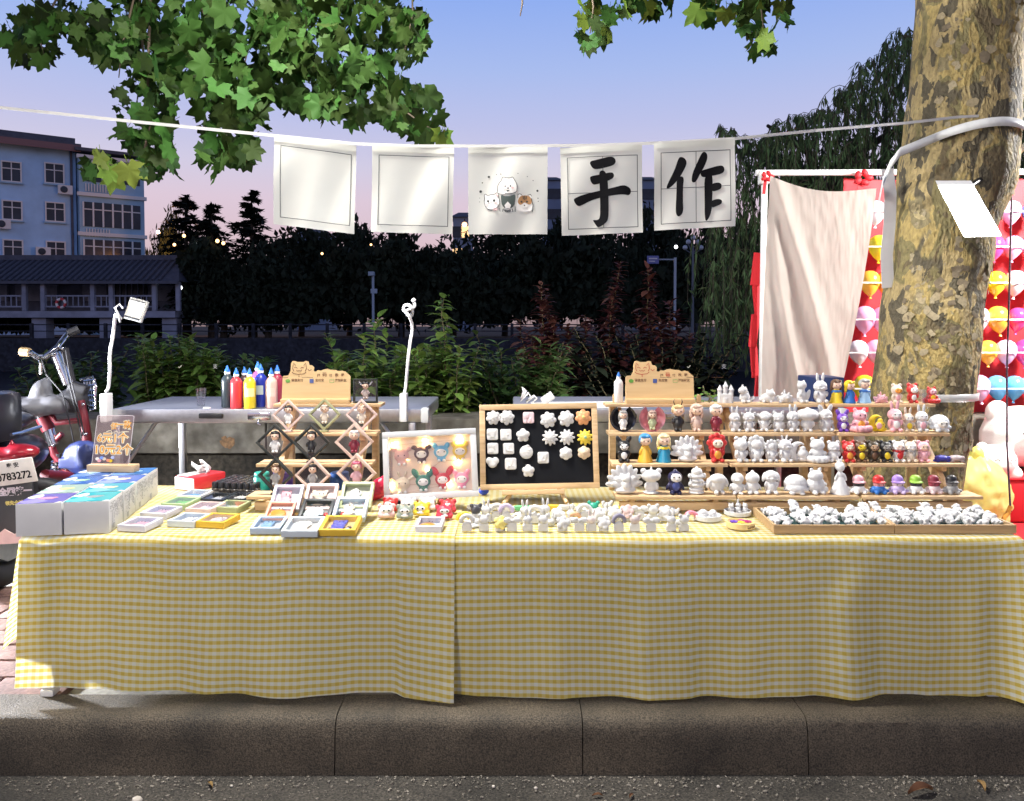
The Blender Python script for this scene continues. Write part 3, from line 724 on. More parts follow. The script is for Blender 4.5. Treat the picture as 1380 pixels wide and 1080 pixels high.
def crown():
    rnd = random.Random(21); L_ = []
    CL = [(45, 45, 42, 36, 34, 0), (80, 20, 55, 22, 22, 0), (150, 35, 60, 45, 56, 0), (240, 60, 85, 62, 115, 0), (195, 145, 42, 62, 56, 0), (160, 222, 50, 20, 18, 1), (215, 215, 24, 24, 16, 0), (330, 60, 100, 72, 150, 0),
          (318, 155, 48, 55, 70, 0), (305, 205, 34, 20, 16, 0), (450, 45, 115, 58, 165, 0), (480, 120, 68, 45, 84, 0), (555, 152, 36, 36, 36, 0), (592, 182, 17, 12, 7, 1), (552, 45, 26, 42, 30, 0), (395, 105, 45, 40, 40, 0),
          (800, 25, 26, 32, 12, 1), (792, 52, 14, 12, 5, 1), (868, 4, 45, 14, 14, 1), (965, 8, 28, 20, 10, 1), (1032, 22, 40, 26, 16, 1), (1028, 58, 18, 12, 6, 1)]
    UP = [(60, -60, 70, 50, 26, 0), (170, -80, 90, 70, 50, 0), (300, -80, 100, 70, 60, 0), (430, -80, 100, 70, 60, 0), (540, -70, 70, 60, 40, 0), (250, -200, 200, 60, 60, 0), (450, -200, 150, 60, 50, 0), (790, -60, 45, 40, 14, 1), (880, -60, 60, 40, 18, 1), (1000, -60, 60, 40, 20, 1)]
    for cx, cy, rx, ry, n, y in CL + UP:
        for _ in range(int(n * 1.6) if cx < 700 else int(n * 1.4)):
            while 1:
                a, b_ = rnd.uniform(-1, 1), rnd.uniform(-1, 1)
                if a * a + b_ * b_ < 1: break
            Y = rnd.uniform(2.75, 3.9) if cx < 700 else rnd.uniform(2.5, 2.9)
            L_.append((cx + a * rx, cy + b_ * ry, Y, y, (rnd.uniform(.036, .076) if rnd.random() < .7 else rnd.uniform(.022, .04)) if cx < 700 else rnd.uniform(.040, .058)))
    L_.sort(key=lambda t: (t[1] < -12, -t[4] / t[2])); far = MB()
    for i, (px, py, Y, y, s) in enumerate(L_):
        p = pt(px, py, Y) - PB
        # leaves hang, tips down and a little toward the light
        e = Euler((R(rnd.gauss(200 if rnd.random() < .5 else 160, 28)) + R(90) * 0, R(rnd.gauss(0, 30)), R(rnd.gauss(0, 45))))
        e = Euler((R(-90 + rnd.gauss(0, 32)), R(rnd.gauss(0, 32)), R(rnd.uniform(0, 360))), 'XYZ')
        if i < 300:
            o = obj('leaf', LMM[rnd.randrange(5)], LEAF_LIT if y else LEAF, plane); o.location = p; o.rotation_euler = e; o.scale = (s,) * 3
        else:
            m_ = LM[rnd.randrange(5)]; far.add(m_.v, m_.f, Matrix.Translation(p) @ e.to_matrix().to_4x4() @ Matrix.Scale(s, 4))
    over = MB()
    for _ in range(2600):
        p = Vector((rnd.uniform(-3.6, 3.4), rnd.uniform(-1.0, 5.2), rnd.uniform(2.75, 4.6)))
        if abs(p.x + .62) < .5 and abs(p.y - 2.15) < .5 and p.z < 2.9: continue
        if (EYE + p.y * .43) > p.z - .1 and p.y > 0: continue
        m_ = LM[rnd.randrange(5)]; e = Euler((rnd.gauss(3.1, .6), rnd.gauss(0, .6), rnd.uniform(0, 6.28)))
        over.add(m_.v, m_.f, Matrix.Translation(p - PB) @ e.to_matrix().to_4x4() @ Matrix.Scale(rnd.uniform(.06, .10), 4))
    stuff(obj('foliage', far, LEAF, plane, 180)); stuff(obj('crown', over, LEAF, plane, 180))
    tw = MB()
    lb = obj('limb', MB().tube([Vector(p) - PB for p in ((1.68, 2.9, 3.0), (1.1, 2.95, 3.35), (.2, 3.05, 3.3), (-.8, 3.2, 3.1), (-1.9, 3.3, 2.9))], [.11, .09, .07, .05, .03], 10), PBARK, plane, 180)
    def twig(pts, r0=.008):
        x0, y0, Y0 = pts[0]; pts = [(x0 + (-20 if x0 > 700 else 25), -330 if x0 < 700 else -420, Y0), (x0 + 8, (y0 - 330) / 2, Y0)] + list(pts)
        P = [pt(x, y, Y) - PB for x, y, Y in pts]; n = len(P); obj('twig', MB().tube(P, [r0 * (1 - .75 * i / (n - 1)) for i in range(n)], 5), TWIG, lb and plane, 180)
    for q in ([(265, -60, 3.3), (272, 10, 3.3), (290, 60, 3.3), (302, 110, 3.25), (306, 160, 3.2), (305, 205, 3.2)], [(190, -60, 3.3), (188, 30, 3.3), (196, 90, 3.25), (205, 160, 3.2), (190, 215, 3.2)],
              [(185, -20, 3.2), (165, 60, 3.2), (160, 105, 3.2)], [(110, -60, 3.3), (70, 10, 3.3), (52, 50, 3.25), (60, 75, 3.2)], [(440, -60, 3.4), (450, 20, 3.4), (480, 80, 3.35), (520, 130, 3.3), (570, 168, 3.25), (596, 180, 3.2)],
              [(380, -60, 3.5), (390, 20, 3.5), (400, 100, 3.4)], [(350, -60, 3.4), (340, 40, 3.4), (320, 130, 3.3)], [(555, -60, 3.2), (556, 20, 3.2), (545, 70, 3.2)], [(196, 215, 3.2), (160, 225, 3.15), (125, 215, 3.1)],
              [(790, -60, 2.7), (800, 10, 2.7), (795, 45, 2.7)], [(1010, -60, 2.7), (1025, 5, 2.7), (1030, 50, 2.7)], [(960, -60, 2.7), (965, 5, 2.7)], [(703, -40, 3.0), (704, 5, 3.0), (701, 22, 3.0)]):
        twig(q)
crown()

# ---- shrubs behind the wall
def shrub_leaf(seed, asp=.36):
    rnd = random.Random(seed); k = 6; vs = []
    for i in range(k + 1):
        t = i / k; w = asp * math.sin(math.pi * min(1, t * .97 + .03) ** .8) * (1 if t < 1 else 0)
        for q in (-1, 0, 1): vs.append((q * w * .5, t, .10 * abs(q) * w - .28 * t * t))
    return MB().add(vs, [(i * 3 + q, i * 3 + q + 1, i * 3 + q + 4, i * 3 + q + 3) for i in range(k) for q in (0, 1)])
SL = [shrub_leaf(k, a) for k, a in enumerate((.50, .56, .44, .52))]; SLM = [s.mesh('leaf', 180) for s in SL]
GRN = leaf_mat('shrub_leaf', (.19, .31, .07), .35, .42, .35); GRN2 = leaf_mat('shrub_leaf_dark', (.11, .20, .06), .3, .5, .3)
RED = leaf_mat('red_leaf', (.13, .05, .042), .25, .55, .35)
STEM = mat('shrub_stem', (.10, .085, .04), .8)
def shrub(name, label, tips, Y, mm, group=None, nl=18, s0=.07, nparts=80, base_z=.30, dY=.3, seed=0, spread=.5, whorl=False):
    rnd = random.Random(seed + 5); cx = sum(t[0] for t in tips) / len(tips); b0 = pt(cx, 500, Y); b0.z = base_z
    t = thing(name, label, 'shrub', b0, group=group); rest = MB(); stems = MB(); cnt = 0
    for px, py in tips:
        YY = Y + rnd.uniform(-dY, dY); tip = pt(px, py, YY); base = Vector((b0.x + (tip.x - b0.x) * spread, YY + rnd.uniform(-.05, .05), base_z)); P = []
        H = max(.05, tip.z - base.z)
        for i in range(7):
            q = i / 6; P.append(base.lerp(tip, q) + Vector((rnd.gauss(0, .008), rnd.gauss(0, .008), .06 * H * math.sin(q * 3.14))) - b0)
        stems.tube(P, [.006 * (1 - .7 * i / 6) for i in range(7)], 5)
        n = int(nl * (.7 + H * 1.1))
        for j in range(n):
            q = (.15 + .85 * (j + rnd.random() * .5) / n) * 6; k = min(5, int(q)); c = P[k].lerp(P[k + 1], min(1, q - k))
            a = j * 2.4 + rnd.gauss(0, .4); sz = s0 * rnd.uniform(.7, 1.25) * (1.1 - .45 * (j / n) ** 3)
            e = Matrix.Rotation(a, 4, 'Z') @ Matrix.Rotation(R(rnd.gauss(25 - 35 * (1 - j / n), 16)), 4, 'X')
            M = Matrix.Translation(c) @ e @ Matrix.Scale(sz, 4)
            if cnt < nparts and rnd.random() < nparts / (len(tips) * n) * 1.6:
                o = obj('leaf', SLM[rnd.randrange(4)], mm, t); o.matrix_local = M; cnt += 1
            else: m_ = SL[rnd.randrange(4)]; rest.add(m_.v, m_.f, M)
    obj('stems', stems, STEM, t, 180); stuff(obj('foliage', rest, mm, t, 180))
rs = random.Random(4)
shrub('leafy_shrub', 'bright green leafy shrub behind the end of the aluminium table', [(440, 448), (455, 470), (470, 490), (490, 455), (508, 425), (520, 445), (505, 470), (535, 470), (480, 510), (530, 505), (460, 530), (500, 540)] + [(rs.uniform(440, 565), rs.uniform(465, 550)) for _ in range(44)], 4.5, GRN, 'green shrubs over the concrete wall', 26, .10, 110, seed=1)
shrub('leafy_shrub', 'tall green shrub with an upright bright shoot behind the bare gooseneck', [(598, 397), (594, 402), (601, 430), (575, 465), (560, 475), (610, 470), (590, 490), (575, 520), (620, 520), (600, 545)] + [(rs.uniform(555, 650), rs.uniform(460, 560)) for _ in range(40)], 4.45, GRN, 'green shrubs over the concrete wall', 26, .10, 110, seed=2)
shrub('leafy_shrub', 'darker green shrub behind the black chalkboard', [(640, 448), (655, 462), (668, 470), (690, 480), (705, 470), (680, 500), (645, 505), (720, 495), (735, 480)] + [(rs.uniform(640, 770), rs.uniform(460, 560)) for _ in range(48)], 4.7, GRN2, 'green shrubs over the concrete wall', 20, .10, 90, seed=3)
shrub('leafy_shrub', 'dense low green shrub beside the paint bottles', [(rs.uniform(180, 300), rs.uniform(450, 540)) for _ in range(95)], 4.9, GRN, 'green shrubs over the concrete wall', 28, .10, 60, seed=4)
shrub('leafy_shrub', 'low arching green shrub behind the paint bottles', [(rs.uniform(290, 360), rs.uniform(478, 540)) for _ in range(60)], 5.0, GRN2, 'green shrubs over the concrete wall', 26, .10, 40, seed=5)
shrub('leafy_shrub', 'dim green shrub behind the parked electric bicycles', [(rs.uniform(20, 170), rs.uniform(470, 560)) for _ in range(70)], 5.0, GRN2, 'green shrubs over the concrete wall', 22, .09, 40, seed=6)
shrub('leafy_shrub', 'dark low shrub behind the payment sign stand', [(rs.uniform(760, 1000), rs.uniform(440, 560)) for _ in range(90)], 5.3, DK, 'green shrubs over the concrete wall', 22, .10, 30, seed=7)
shrub('red_leaf_shrub', 'dark red leaved shrub with tall shoots behind the chalkboard', [(728, 383), (735, 400), (745, 425), (765, 440), (790, 425), (700, 430), (715, 450), (835, 352), (828, 390), (815, 430), (780, 470), (740, 470), (850, 450)], 5.4, RED, 'red shrubs above the wall', 60, .10, 60, seed=8, spread=.7)
shrub('red_leaf_shrub', 'dark red leaved shrub behind the payment sign', [(872, 362), (880, 385), (905, 408), (912, 420), (890, 430), (860, 420), (875, 460), (900, 470), (930, 450)], 5.6, RED, 'red shrubs above the wall', 55, .10, 40, seed=9, spread=.7)
shrub('leafy_shrub', 'small green plant with broad leaves beside the payment sign', [(948, 520), (955, 530), (962, 527), (940, 535)], 3.2, GRN, None, 9, .05, 20, base_z=.55, dY=.03, seed=10)
# ================================================================ STALL FURNITURE
TZ = .388                      # cloth-covered table top
def folding_table(label, x0, x1, y0, y1, h, mt, legm, name='folding_table', apron=False):
    t = thing(name, label, 'table', ((x0 + x1) / 2, (y0 + y1) / 2, 0)); w, d = x1 - x0, y1 - y0
    tp = obj('tabletop', MB().box((0, 0, h - .012), (w, d, .022), bev=.006), mt, t, 40)
    rim = MB()
    for s in (-1, 1): rim.box((0, s * (d / 2 - .01), h - .028), (w, .024, .046), bev=.006); rim.box((s * (w / 2 - .01), 0, h - .0285), (.024, d - .05, .046), bev=.006)
    obj('rim', rim, legm, t, 40)
    for sx_ in (-1, 1):
        for sy_ in (-1, 1):
            lg = obj('leg', MB().box((sx_ * (w / 2 - .045), sy_ * (d / 2 + .004), (h - .05) / 2 + .004), (.026, .026, h - .055), bev=.004), legm, t, 40)
            obj('foot', MB().box((sx_ * (w / 2 - .045), sy_ * (d / 2 + .004), .009), (.032, .032, .016), bev=.004), WHITE, lg, 40)
        obj('stretcher', MB().box((sx_ * (w / 2 - .045), 0, h * .3), (.018, d - .12, .018)), legm, t)
    return t
folding_table('white folding table under the checked cloth beside the gift boxes', -1.175, .015, 1.935, 2.525, TZ - .004, WHITE, WHITE)
folding_table('white folding table under the checked cloth beside the plaster trays', .030, 1.215, 1.935, 2.525, TZ - .004, WHITE, WHITE)

def gingham():
    m, nt, b = new_mat('gingham'); L = nt.links.new
    uv = N(nt, 'ShaderNodeUVMap'); sp = N(nt, 'ShaderNodeSeparateXYZ'); L(uv.outputs[0], sp.inputs[0])
    def band(o):
        mu = N(nt, 'ShaderNodeMath', operation='MULTIPLY'); mu.inputs[1].default_value = 1 / .0178; L(sp.outputs[o], mu.inputs[0])
        fr = N(nt, 'ShaderNodeMath', operation='PINGPONG'); fr.inputs[1].default_value = .5; L(mu.outputs[0], fr.inputs[0])
        mr = N(nt, 'ShaderNodeMapRange'); mr.interpolation_type = 'SMOOTHSTEP'; mr.inputs['From Min'].default_value = .20; mr.inputs['From Max'].default_value = .30; L(fr.outputs[0], mr.inputs['Value']); return mr
    h = band('Y'); v = band('X')
    a = N(nt, 'ShaderNodeMath', operation='MULTIPLY'); a.inputs[1].default_value = .70; L(h.outputs[0], a.inputs[0])
    c = N(nt, 'ShaderNodeMath', operation='MULTIPLY_ADD'); c.inputs[1].default_value = .28; L(v.outputs[0], c.inputs[0]); L(a.outputs[0], c.inputs[2])
    cr = N(nt, 'ShaderNodeValToRGB'); cr.color_ramp.elements[0].color = (.78, .78, .71, 1); cr.color_ramp.elements[1].color = (.66, .50, .09, 1)
    e = cr.color_ramp.elements.new(.5); e.color = (.76, .68, .32, 1)
    L(c.outputs[0], cr.inputs[0])
    nz = N(nt, 'ShaderNodeTexNoise'); nz.inputs['Scale'].default_value = 1400; L(uv.outputs[0], nz.inputs['Vector'])
    bp = N(nt, 'ShaderNodeBump'); bp.inputs['Strength'].default_value = .25; bp.inputs['Distance'].default_value = .001; L(nz.outputs['Fac'], bp.inputs['Height'])
    L(cr.outputs[0], b.inputs['Base Color']); L(bp.outputs[0], b.inputs['Normal']); b.inputs['Roughness'].default_value = .75; b.inputs['Specular IOR Level'].default_value = .25
    t = N(nt, 'ShaderNodeBsdfTranslucent'); L(cr.outputs[0], t.inputs[0]); mx = N(nt, 'ShaderNodeMixShader'); mx.inputs[0].default_value = .42
    L(b.outputs[0], mx.inputs[1]); L(t.outputs[0], mx.inputs[2]); L(mx.outputs[0], nt.nodes['Material Output'].inputs[0])
    return m
GING = gingham()
def grid_mesh(name, nu, nv, fn, m, parent=None):
    vs, uvs, fs = [], [], []
    for i in range(nu + 1):
        for j in range(nv + 1):
            p, uv = fn(i / nu, j / nv); vs.append(p); uvs.append(uv)
    for i in range(nu):
        for j in range(nv): a = i * (nv + 1) + j; fs.append((a, a + nv + 1, a + nv + 2, a + 1))
    me = bpy.data.meshes.new(name); me.from_pydata(vs, [], fs); ul = me.uv_layers.new(name='UVMap')
    for lp in me.loops: ul.data[lp.index].uv = uvs[lp.vertex_index]
    me.polygons.foreach_set('use_smooth', [True] * len(fs)); me.update()
    return obj(name, me, m, parent)
YF = 1.925; YB = 2.545
def nz1(x, s=0): return mnoise.noise((x, s, .3))
def cloth(label, x0, x1, lift, side, hem_fn, puff, seed):
    t = thing('gingham_tablecloth', label, 'tablecloth', (0, 0, 0)); DR = TZ
    top_w = YB - YF
    def front(u, v):
        # v 0..1 : back edge -> front edge -> hem
        x = x0 + (x1 - x0) * u; L = top_w + DR; s = v * L
        slant = 0
        if s < top_w:
            y = YB - s; z = TZ + lift + .0012 * nz1(x * 9, y * 9 + seed) ; q = 0
            k = max(0, (s - (top_w - .012)) / .012); z -= .004 * k * k
        else:
            q = (s - top_w) / DR; hz = hem_fn(x); r = .01
            z = TZ + lift - .004 - q * (TZ + lift - .004 - hz)
            w = .015 * q * (nz1(x * 5.5, seed) + .6 * nz1(x * 13, seed + 4)) + .004 * nz1(x * 8, q * 2.5 + seed) * min(1, q * 5)
            y = YF - lift - .004 - .022 * q - w * 1.6 - puff(x, q)
            y -= .0016 * math.exp(-(((x * 3.2 + .13) % 1 - .5) / .02) ** 2) + .0012 * nz1(x * 30, q * 8 + seed) * math.exp(-q * 4) + .0045 * nz1(x * 10 + q * 2, q * 4 + seed) * min(1, q * 4)
            x += .012 * q * nz1(x * 4, seed + 9)
        return (x, y, z), (x0 + (x1 - x0) * u, s + .013 * nz1(u * 3, seed) + .006 * nz1(u * 7 + v * 2, seed + 2))
    nu = int((x1 - x0) * 95); o = grid_mesh('cloth', nu, 100, front, GING, t)
    if side:
        sx_ = x0 if side < 0 else x1; 
        def sd(u, v):
            y = YF - .004 + (YB - YF) * u; hz = .13 + .05 * nz1(y * 4, seed) if side < 0 else .02
            q = v; w = (.035 if side < 0 else .10) * q * (1 - .3 * u) + .02 * q * nz1(y * 6, seed + 3)
            z = TZ - .004 - q * (TZ - hz)
            return (sx_ + side * (w + .002), y - .05 * q * (1 - u) * (1 if side > 0 else .3), z), (y + 3, q * TZ)
        grid_mesh('side_drop', 40, 40, sd, GING, t)
    return t
def hemL(x): return .034 - .016 * min(1, max(0, (x + 1.1) / .4)) + .004 * nz1(x * 4, 1) - .010 * max(0, min(1, (x + .28) / .02))
def hemR(x):
    e = max(0, min(1, (x - 1.06) / .09))
    return .010 + .006 * math.sin((x + .1) * 9) * math.sin((x - .2) * 2.1) + .014 * e * (1 - max(0, (x - 1.15) / .1))
def puffL(x, q): return .012 * q * max(0, 1 - abs(x + .15) / .14) + .010 * q * max(0, 1 - abs(x + .55) / .3)
def puffR(x, q):
    e = max(0, (x - 1.08) / .16); return .015 * q * max(0, 1 - abs(x - .32) / .12) + .075 * q * e * e - .012 * q * max(0, 1 - abs(x - 1.06) / .06) + .01 * q * max(0, 1 - abs(x - .75) / .3)
cloth('yellow gingham cloth draped over the table with the gift boxes', -1.19, -.139, .0045, -1, hemL, puffL, 1)
cloth('yellow gingham cloth draped over the table with the plaster trays', -.165, 1.238, 0, 1, hemR, puffR, 5)

# ---- aluminium tables at the back with their clip lamps
def back_table(label, xa, xb, y0, h):
    t = folding_table(label, xa, xb, y0, y0 + .58, h, mat('table_sheet', (.30, .31, .36), .35, .6, var=.1, vs=25), ALU, 'aluminium_table'); w = xb - xa
    fr = obj('edge_rail', MB().box((0, -.292, h - .022), (w + .012, .012, .05), bev=.003), ALU, t, 40)
    for sx_ in (-1, 1):
        obj('corner_cap', MB().box((sx_ * (w / 2 + .002), -.285, h - .022), (.03, .04, .056), bev=.008), mat('cap_grey', (.55, .56, .57), .5), t, 40)
    lt = obj('latch', MB().box((-.02, -.302, h - .024), (.085, .008, .028), bev=.003), CHROME, t, 40)
    obj('hook', MB().tube([(-.02, -.308, h - .035), (-.02, -.312, h - .05), (-.01, -.312, h - .055)], .004, 6), CHROME, lt)
    obj('handle', MB().box((-.20, -.302, h - .022), (.09, .012, .02), bev=.007), BLACK, t, 40)
    for sx_ in (-1, 1): obj('brace', MB().tube([(sx_ * (w / 2 - .05), -.25, h - .22), (sx_ * (w / 2 - .17), -.25, h - .05)], .007, 6), ALU, t)
    return t
BY = 3.0; BH = .588
back_table('aluminium folding table carrying the row of paint bottles', xat(143, BY, BH), xat(572, BY, BH), BY, BH)
back_table('aluminium folding table behind the plaster figure stands', xat(692, BY, BH), xat(1135, BY, BH), BY, BH)
def gooseneck(label, px, pts, panel):
    Y = BY + .05; b = pt(px, 553, BY - .012); b.y = BY - .022
    t = thing('gooseneck_lamp', label, 'lamp', b)
    obj('clamp', MB().box((0, -.004, .012), (.026, .05, .105), bev=.004).box((0, .03, -.035), (.024, .08, .012), bev=.003), WHITE, t, 40)
    P = [pt(x, y, Y) - b for x, y in pts]
    # smooth the neck
    Q = []
    for i in range(len(P) - 1):
        p0, p1, p2, p3 = P[max(i - 1, 0)], P[i], P[i + 1], P[min(i + 2, len(P) - 1)]
        for k in range(6):
            s = k / 6; Q.append(.5 * ((2 * p1) + (p2 - p0) * s + (2 * p0 - 5 * p1 + 4 * p2 - p3) * s * s + (3 * p1 - p0 - 3 * p2 + p3) * s ** 3))
    Q.append(P[-1]); Q = [q + Vector((0, .012 * math.sin(i * .35), 0)) for i, q in enumerate(Q)]
    obj('neck', MB().tube(Q, .0062, 8), WHITE, t, 180)
    if panel:
        c = pt(184, 418, Y) - b; h = obj('head', MB().box((0, 0, 0), (.075, .014, .085), bev=.004), mat('head_grey', (.45, .45, .44), .5), t, 40); h.location = c; h.rotation_euler = (R(-12), R(14), R(-10))
        le = obj('diffuser', MB().box((0, -.009, .003), (.066, .005, .072)), mat('led_off', (.68, .67, .60), .5, bump=.5, bs=260), h)
        obj('grid', MB().box((0, -.0125, .033), (.066, .003, .004)).box((0, -.0125, -.034), (.066, .003, .006)), DARK, h)
        obj('cable', MB().tube([pt(162, 434, Y) - b, pt(160, 425, Y - .02) - b, pt(155, 415, Y - .02) - b, pt(161, 410, Y) - b, pt(166, 416, Y) - b], .004, 6), WHITE, t, 180)
    else:
        obj('tip', MB().ball((0, 0, 0), .009), WHITE, t, 180).location = Q[-1]
gooseneck('white gooseneck clip lamp with a square head on the aluminium table', 146, [(143, 528), (145, 518), (150, 495), (149, 470), (152, 440), (158, 424), (163, 430)], True)
gooseneck('bare white gooseneck with a curled tip clipped to the aluminium table', 545, [(545, 530), (547, 515), (550, 490), (553, 460), (555, 440), (551, 425), (544, 418), (545, 412), (553, 412), (556, 420), (552, 427), (548, 420), (558, 414), (557, 405)], False)

# ---- lamp bodies of the off-frame lights and the lamp on the trunk
def led_body(name, label, loc, tgt, size, arm):
    t = thing(name, label, 'lamp', loc); d = (Vector(tgt) - Vector(loc)).to_track_quat('-Z', 'Y')
    h = obj('housing', MB().box((0, 0, .014), (size * 1.15, size * 1.15, .02), bev=.006), WHITE, t, 40); h.rotation_euler = d.to_euler()
    obj('arm', MB().tube([(0, 0, .02)] + arm, .008, 8), WHITE, t, 60)
led_body('hanging_lamp', 'square white lamp hung from the branch above the stall', Vector(KEY) + Vector((0, 0, .006)), (0, 2.8, .4), .34, [(.05, .2, .3), (.1, .9, .8)])
led_body('street_lamp', 'street lamp head on the road side facing the stall', Vector((-1.9, -2.6, 3.1)) + Vector((-.004, -.008, .006)), (0, 2.2, .7), .6, [(-.3, -.6, .1), (-.6, -1.2, -.2), (-.6, -1.2, -3.2)])
led_body('stand_lamp', 'white lamp on a stand beside the parked bicycles', Vector((-2.5, 2.62, .62)) + Vector((-.008, .004, .004)), (-1, 2, .05), .12, [(-.1, .1, -.1), (-.1, .1, -.62)])
led_body('stand_lamp', 'white lamp on a tall stand lighting the balloon board', Vector((2.95, 3.05, 1.95)) + Vector((.004, -.008, .006)), (2.3, 4.2, .8), .25, [(.1, -.1, -.3), (.1, -.1, -1.96)])
def tree_lamp():
    c = [pt(1266, 252, 2.42), pt(1311, 252, 2.42), pt(1348, 317, 2.60), pt(1300, 318, 2.60)]
    cen = sum(c, Vector()) / 4; n = (c[1] - c[0]).cross(c[3] - c[0]).normalized()
    if n.y > 0: n = -n
    t = thing('panel_lamp', 'lit square panel lamp strapped to the mottled trunk', 'lamp', cen)
    mb = MB(); back = [p - n * .016 - cen for p in c]; fr = [p - n * .002 - cen for p in c]
    ex = [(p - cen) * 1.07 for p in c]
    mb.add([e - n * .018 for e in ex] + [e - n * .001 for e in ex], [(0, 1, 2, 3), (4, 7, 6, 5), (0, 4, 5, 1), (1, 5, 6, 2), (2, 6, 7, 3), (3, 7, 4, 0)])
    obj('housing', mb, WHITE, t)
    obj('lit_panel', MB().add([p + n * .003 - cen for p in c], [(0, 1, 2, 3)]), mat('led_lit', (1, .98, .94), .5, var=0, emit=95), t)
    q = Vector((xat(1285, TY, 1.3), TY - .17, 1.40)) - cen
    obj('bracket', MB().tube([-n * .018, -n * .05 + Vector((0, .02, .03)), q], .010, 8), BLACK, t, 60)
tree_lamp()

# ---- rope, strap and flags
FY = 2.3
def sag(pts, rad, name, label, cat, mm, n=6):
    t = obj(name, MB().tube(pts, rad, n), mm, None, 180); return tag(t, label, cat)
TAPE = cloth_mat('white_tape', (.78, .78, .76), .3)
rope_px = [(-400, 96, 2.4), (-60, 136, 2.35), (0, 145, 2.34), (180, 164, 2.32), (370, 183, 2.3), (480, 194, 2.3), (560, 197, 2.3), (690, 197, 2.3), (800, 196, 2.3), (881, 193, 2.3), (991, 187, 2.31), (1100, 176, 2.4), (1220, 166, 2.62), (1290, 158, 2.7), (1345, 155, 2.73), (1372, 160, 2.82), (1374, 170, 2.93)]
cp = thing('cord_pole', 'thin metal pole holding the end of the flag cord', 'pole', (pt(-400, 96, 2.4).x - .012, 2.4, 0))
obj('tube', MB().tube([(0, 0, .02), (0, 0, 1.75)], .012, 10), ALU, cp, 60); obj('base', MB().lathe([(.12, 0), (.12, .015), (.03, .03)], 20), DARK, cp, 40)
def ribbon(pts, w, up=Vector((0, 0, 1))):
    vs = []; fs = []
    for p in pts: vs += [p + up * w / 2, p - up * w / 2, p - up * w / 2 + Vector((0, .0012, 0)), p + up * w / 2 + Vector((0, .0012, 0))]
    for i in range(len(pts) - 1):
        for k in range(4): fs.append((4 * i + k, 4 * i + (k + 1) % 4, 4 * i + 4 + (k + 1) % 4, 4 * i + 4 + k))
    return MB().add(vs, fs)
tag(obj('flag_cord', ribbon([pt(*p) for p in rope_px], .0085), TAPE), 'white flat cord carrying the flags and tied round the trunk', 'cord')
def around(z0, z1, a0, a1, off, w, n=26):
    P = []
    for i in range(n + 1):
        q = i / n; z = z0 + (z1 - z0) * q; x, r = trunk_axis(z); a = R(a0 + (a1 - a0) * q); P.append(Vector((x + (r * 1.05 + off) * math.cos(a), TY + (r * 1.05 + off) * math.sin(a), z)))
    return P
strap = around(1.53, 1.545, -5, -140, .012, .03) + [pt(1213, 205, 2.72), pt(1200, 222, 2.7), pt(1190, 245, 2.75), pt(1183, 280, 3.0)]
for i in range(27): strap[i].z += .045 * math.sin(math.pi * i / 26)
tag(obj('plastic_strap', ribbon(strap, .03), mat('milky_plastic', (.72, .73, .72), .3, spec=.6), None, 180), 'wide milky plastic strap looped round the trunk above the lamp', 'strap')
st2 = around(.655, .655, -170, 10, .004, .03); 
tag(obj('plastic_strap', ribbon([pt(1250, 546, 2.5), *[p for p in st2 if p.x > 1.42]], .026), clear_mat('clear_strap', (.9, .9, .9), .35, .2), None, 180), 'clear tape tying the top shelf to the trunk', 'strap')
tag(obj('plastic_strip', ribbon([pt(1196, 228, 2.85), pt(1200, 262, 2.85), pt(1199, 300, 2.86), pt(1195, 345, 2.86), pt(1197, 388, 2.87)], .044, Vector((1, 0, .1))), cloth_mat('white_film', (.82, .82, .82), .55, .3)), 'bright white plastic strip hanging beside the trunk', 'strip')

SATIN = cloth_mat('flag_satin', (.74, .75, .70), .38, .32, bump=.05, bs=30)
def warp(me, fn):
    for v in me.vertices: v.co = fn(v.co.x, v.co.y, v.co.z)
def flat_to_mesh(name, polys, z0=.0012, dz=.00012, cuts=2):
    bm = bmesh.new()
    for i, pl in enumerate(polys):
        vs = [bm.verts.new((x, y, z0 + dz * i)) for x, y in pl]
        try: bm.faces.new(vs)
        except ValueError: pass
    bmesh.ops.triangulate(bm, faces=bm.faces[:])
    if cuts: bmesh.ops.subdivide_edges(bm, edges=bm.edges[:], cuts=cuts, use_grid_fill=True)
    me = bpy.data.meshes.new(name); bm.to_mesh(me); bm.free(); return me
FLAGPX = [((370, 183), (480, 197), (368, 302)), ((502, 197), (612, 200), (500, 313)), ((631, 199), (738, 199), (631, 316)), ((755, 200), (865, 195.5), (757, 318)), ((881, 194), (990.6, 188), (882, 311))]
FLAGL = ['blank white satin flag with a thin border nearest the cedars', 'blank white satin flag with a thin border beside the animal flag', 'plain white satin flag printed with a white dog and three cats',
         'white satin flag lettered with the black brush character for hand', 'white satin flag lettered with the black brush character for make']
def Z(o, tl, tr_, s=5.52):
    """zoomed tracing -> unit square of the flag"""
    return None
S4 = [[(240, 185), (300, 172), (395, 145), (430, 155), (442, 185), (425, 210), (380, 225), (290, 245), (262, 232)],
      [(243, 305), (262, 292), (330, 280), (410, 260), (428, 280), (424, 302), (400, 320), (290, 358), (262, 352)],
      [(315, 265), (335, 248), (362, 258), (378, 300), (383, 380), (387, 480), (386, 590), (375, 630), (345, 655), (310, 675), (292, 655), (266, 615), (300, 620), (322, 605), (325, 540), (322, 420), (318, 320)],
      [(123, 470), (140, 455), (200, 430), (320, 400), (430, 375), (500, 355), (545, 375), (557, 405), (540, 435), (500, 425), (430, 432), (330, 450), (250, 475), (180, 515), (150, 515)]]
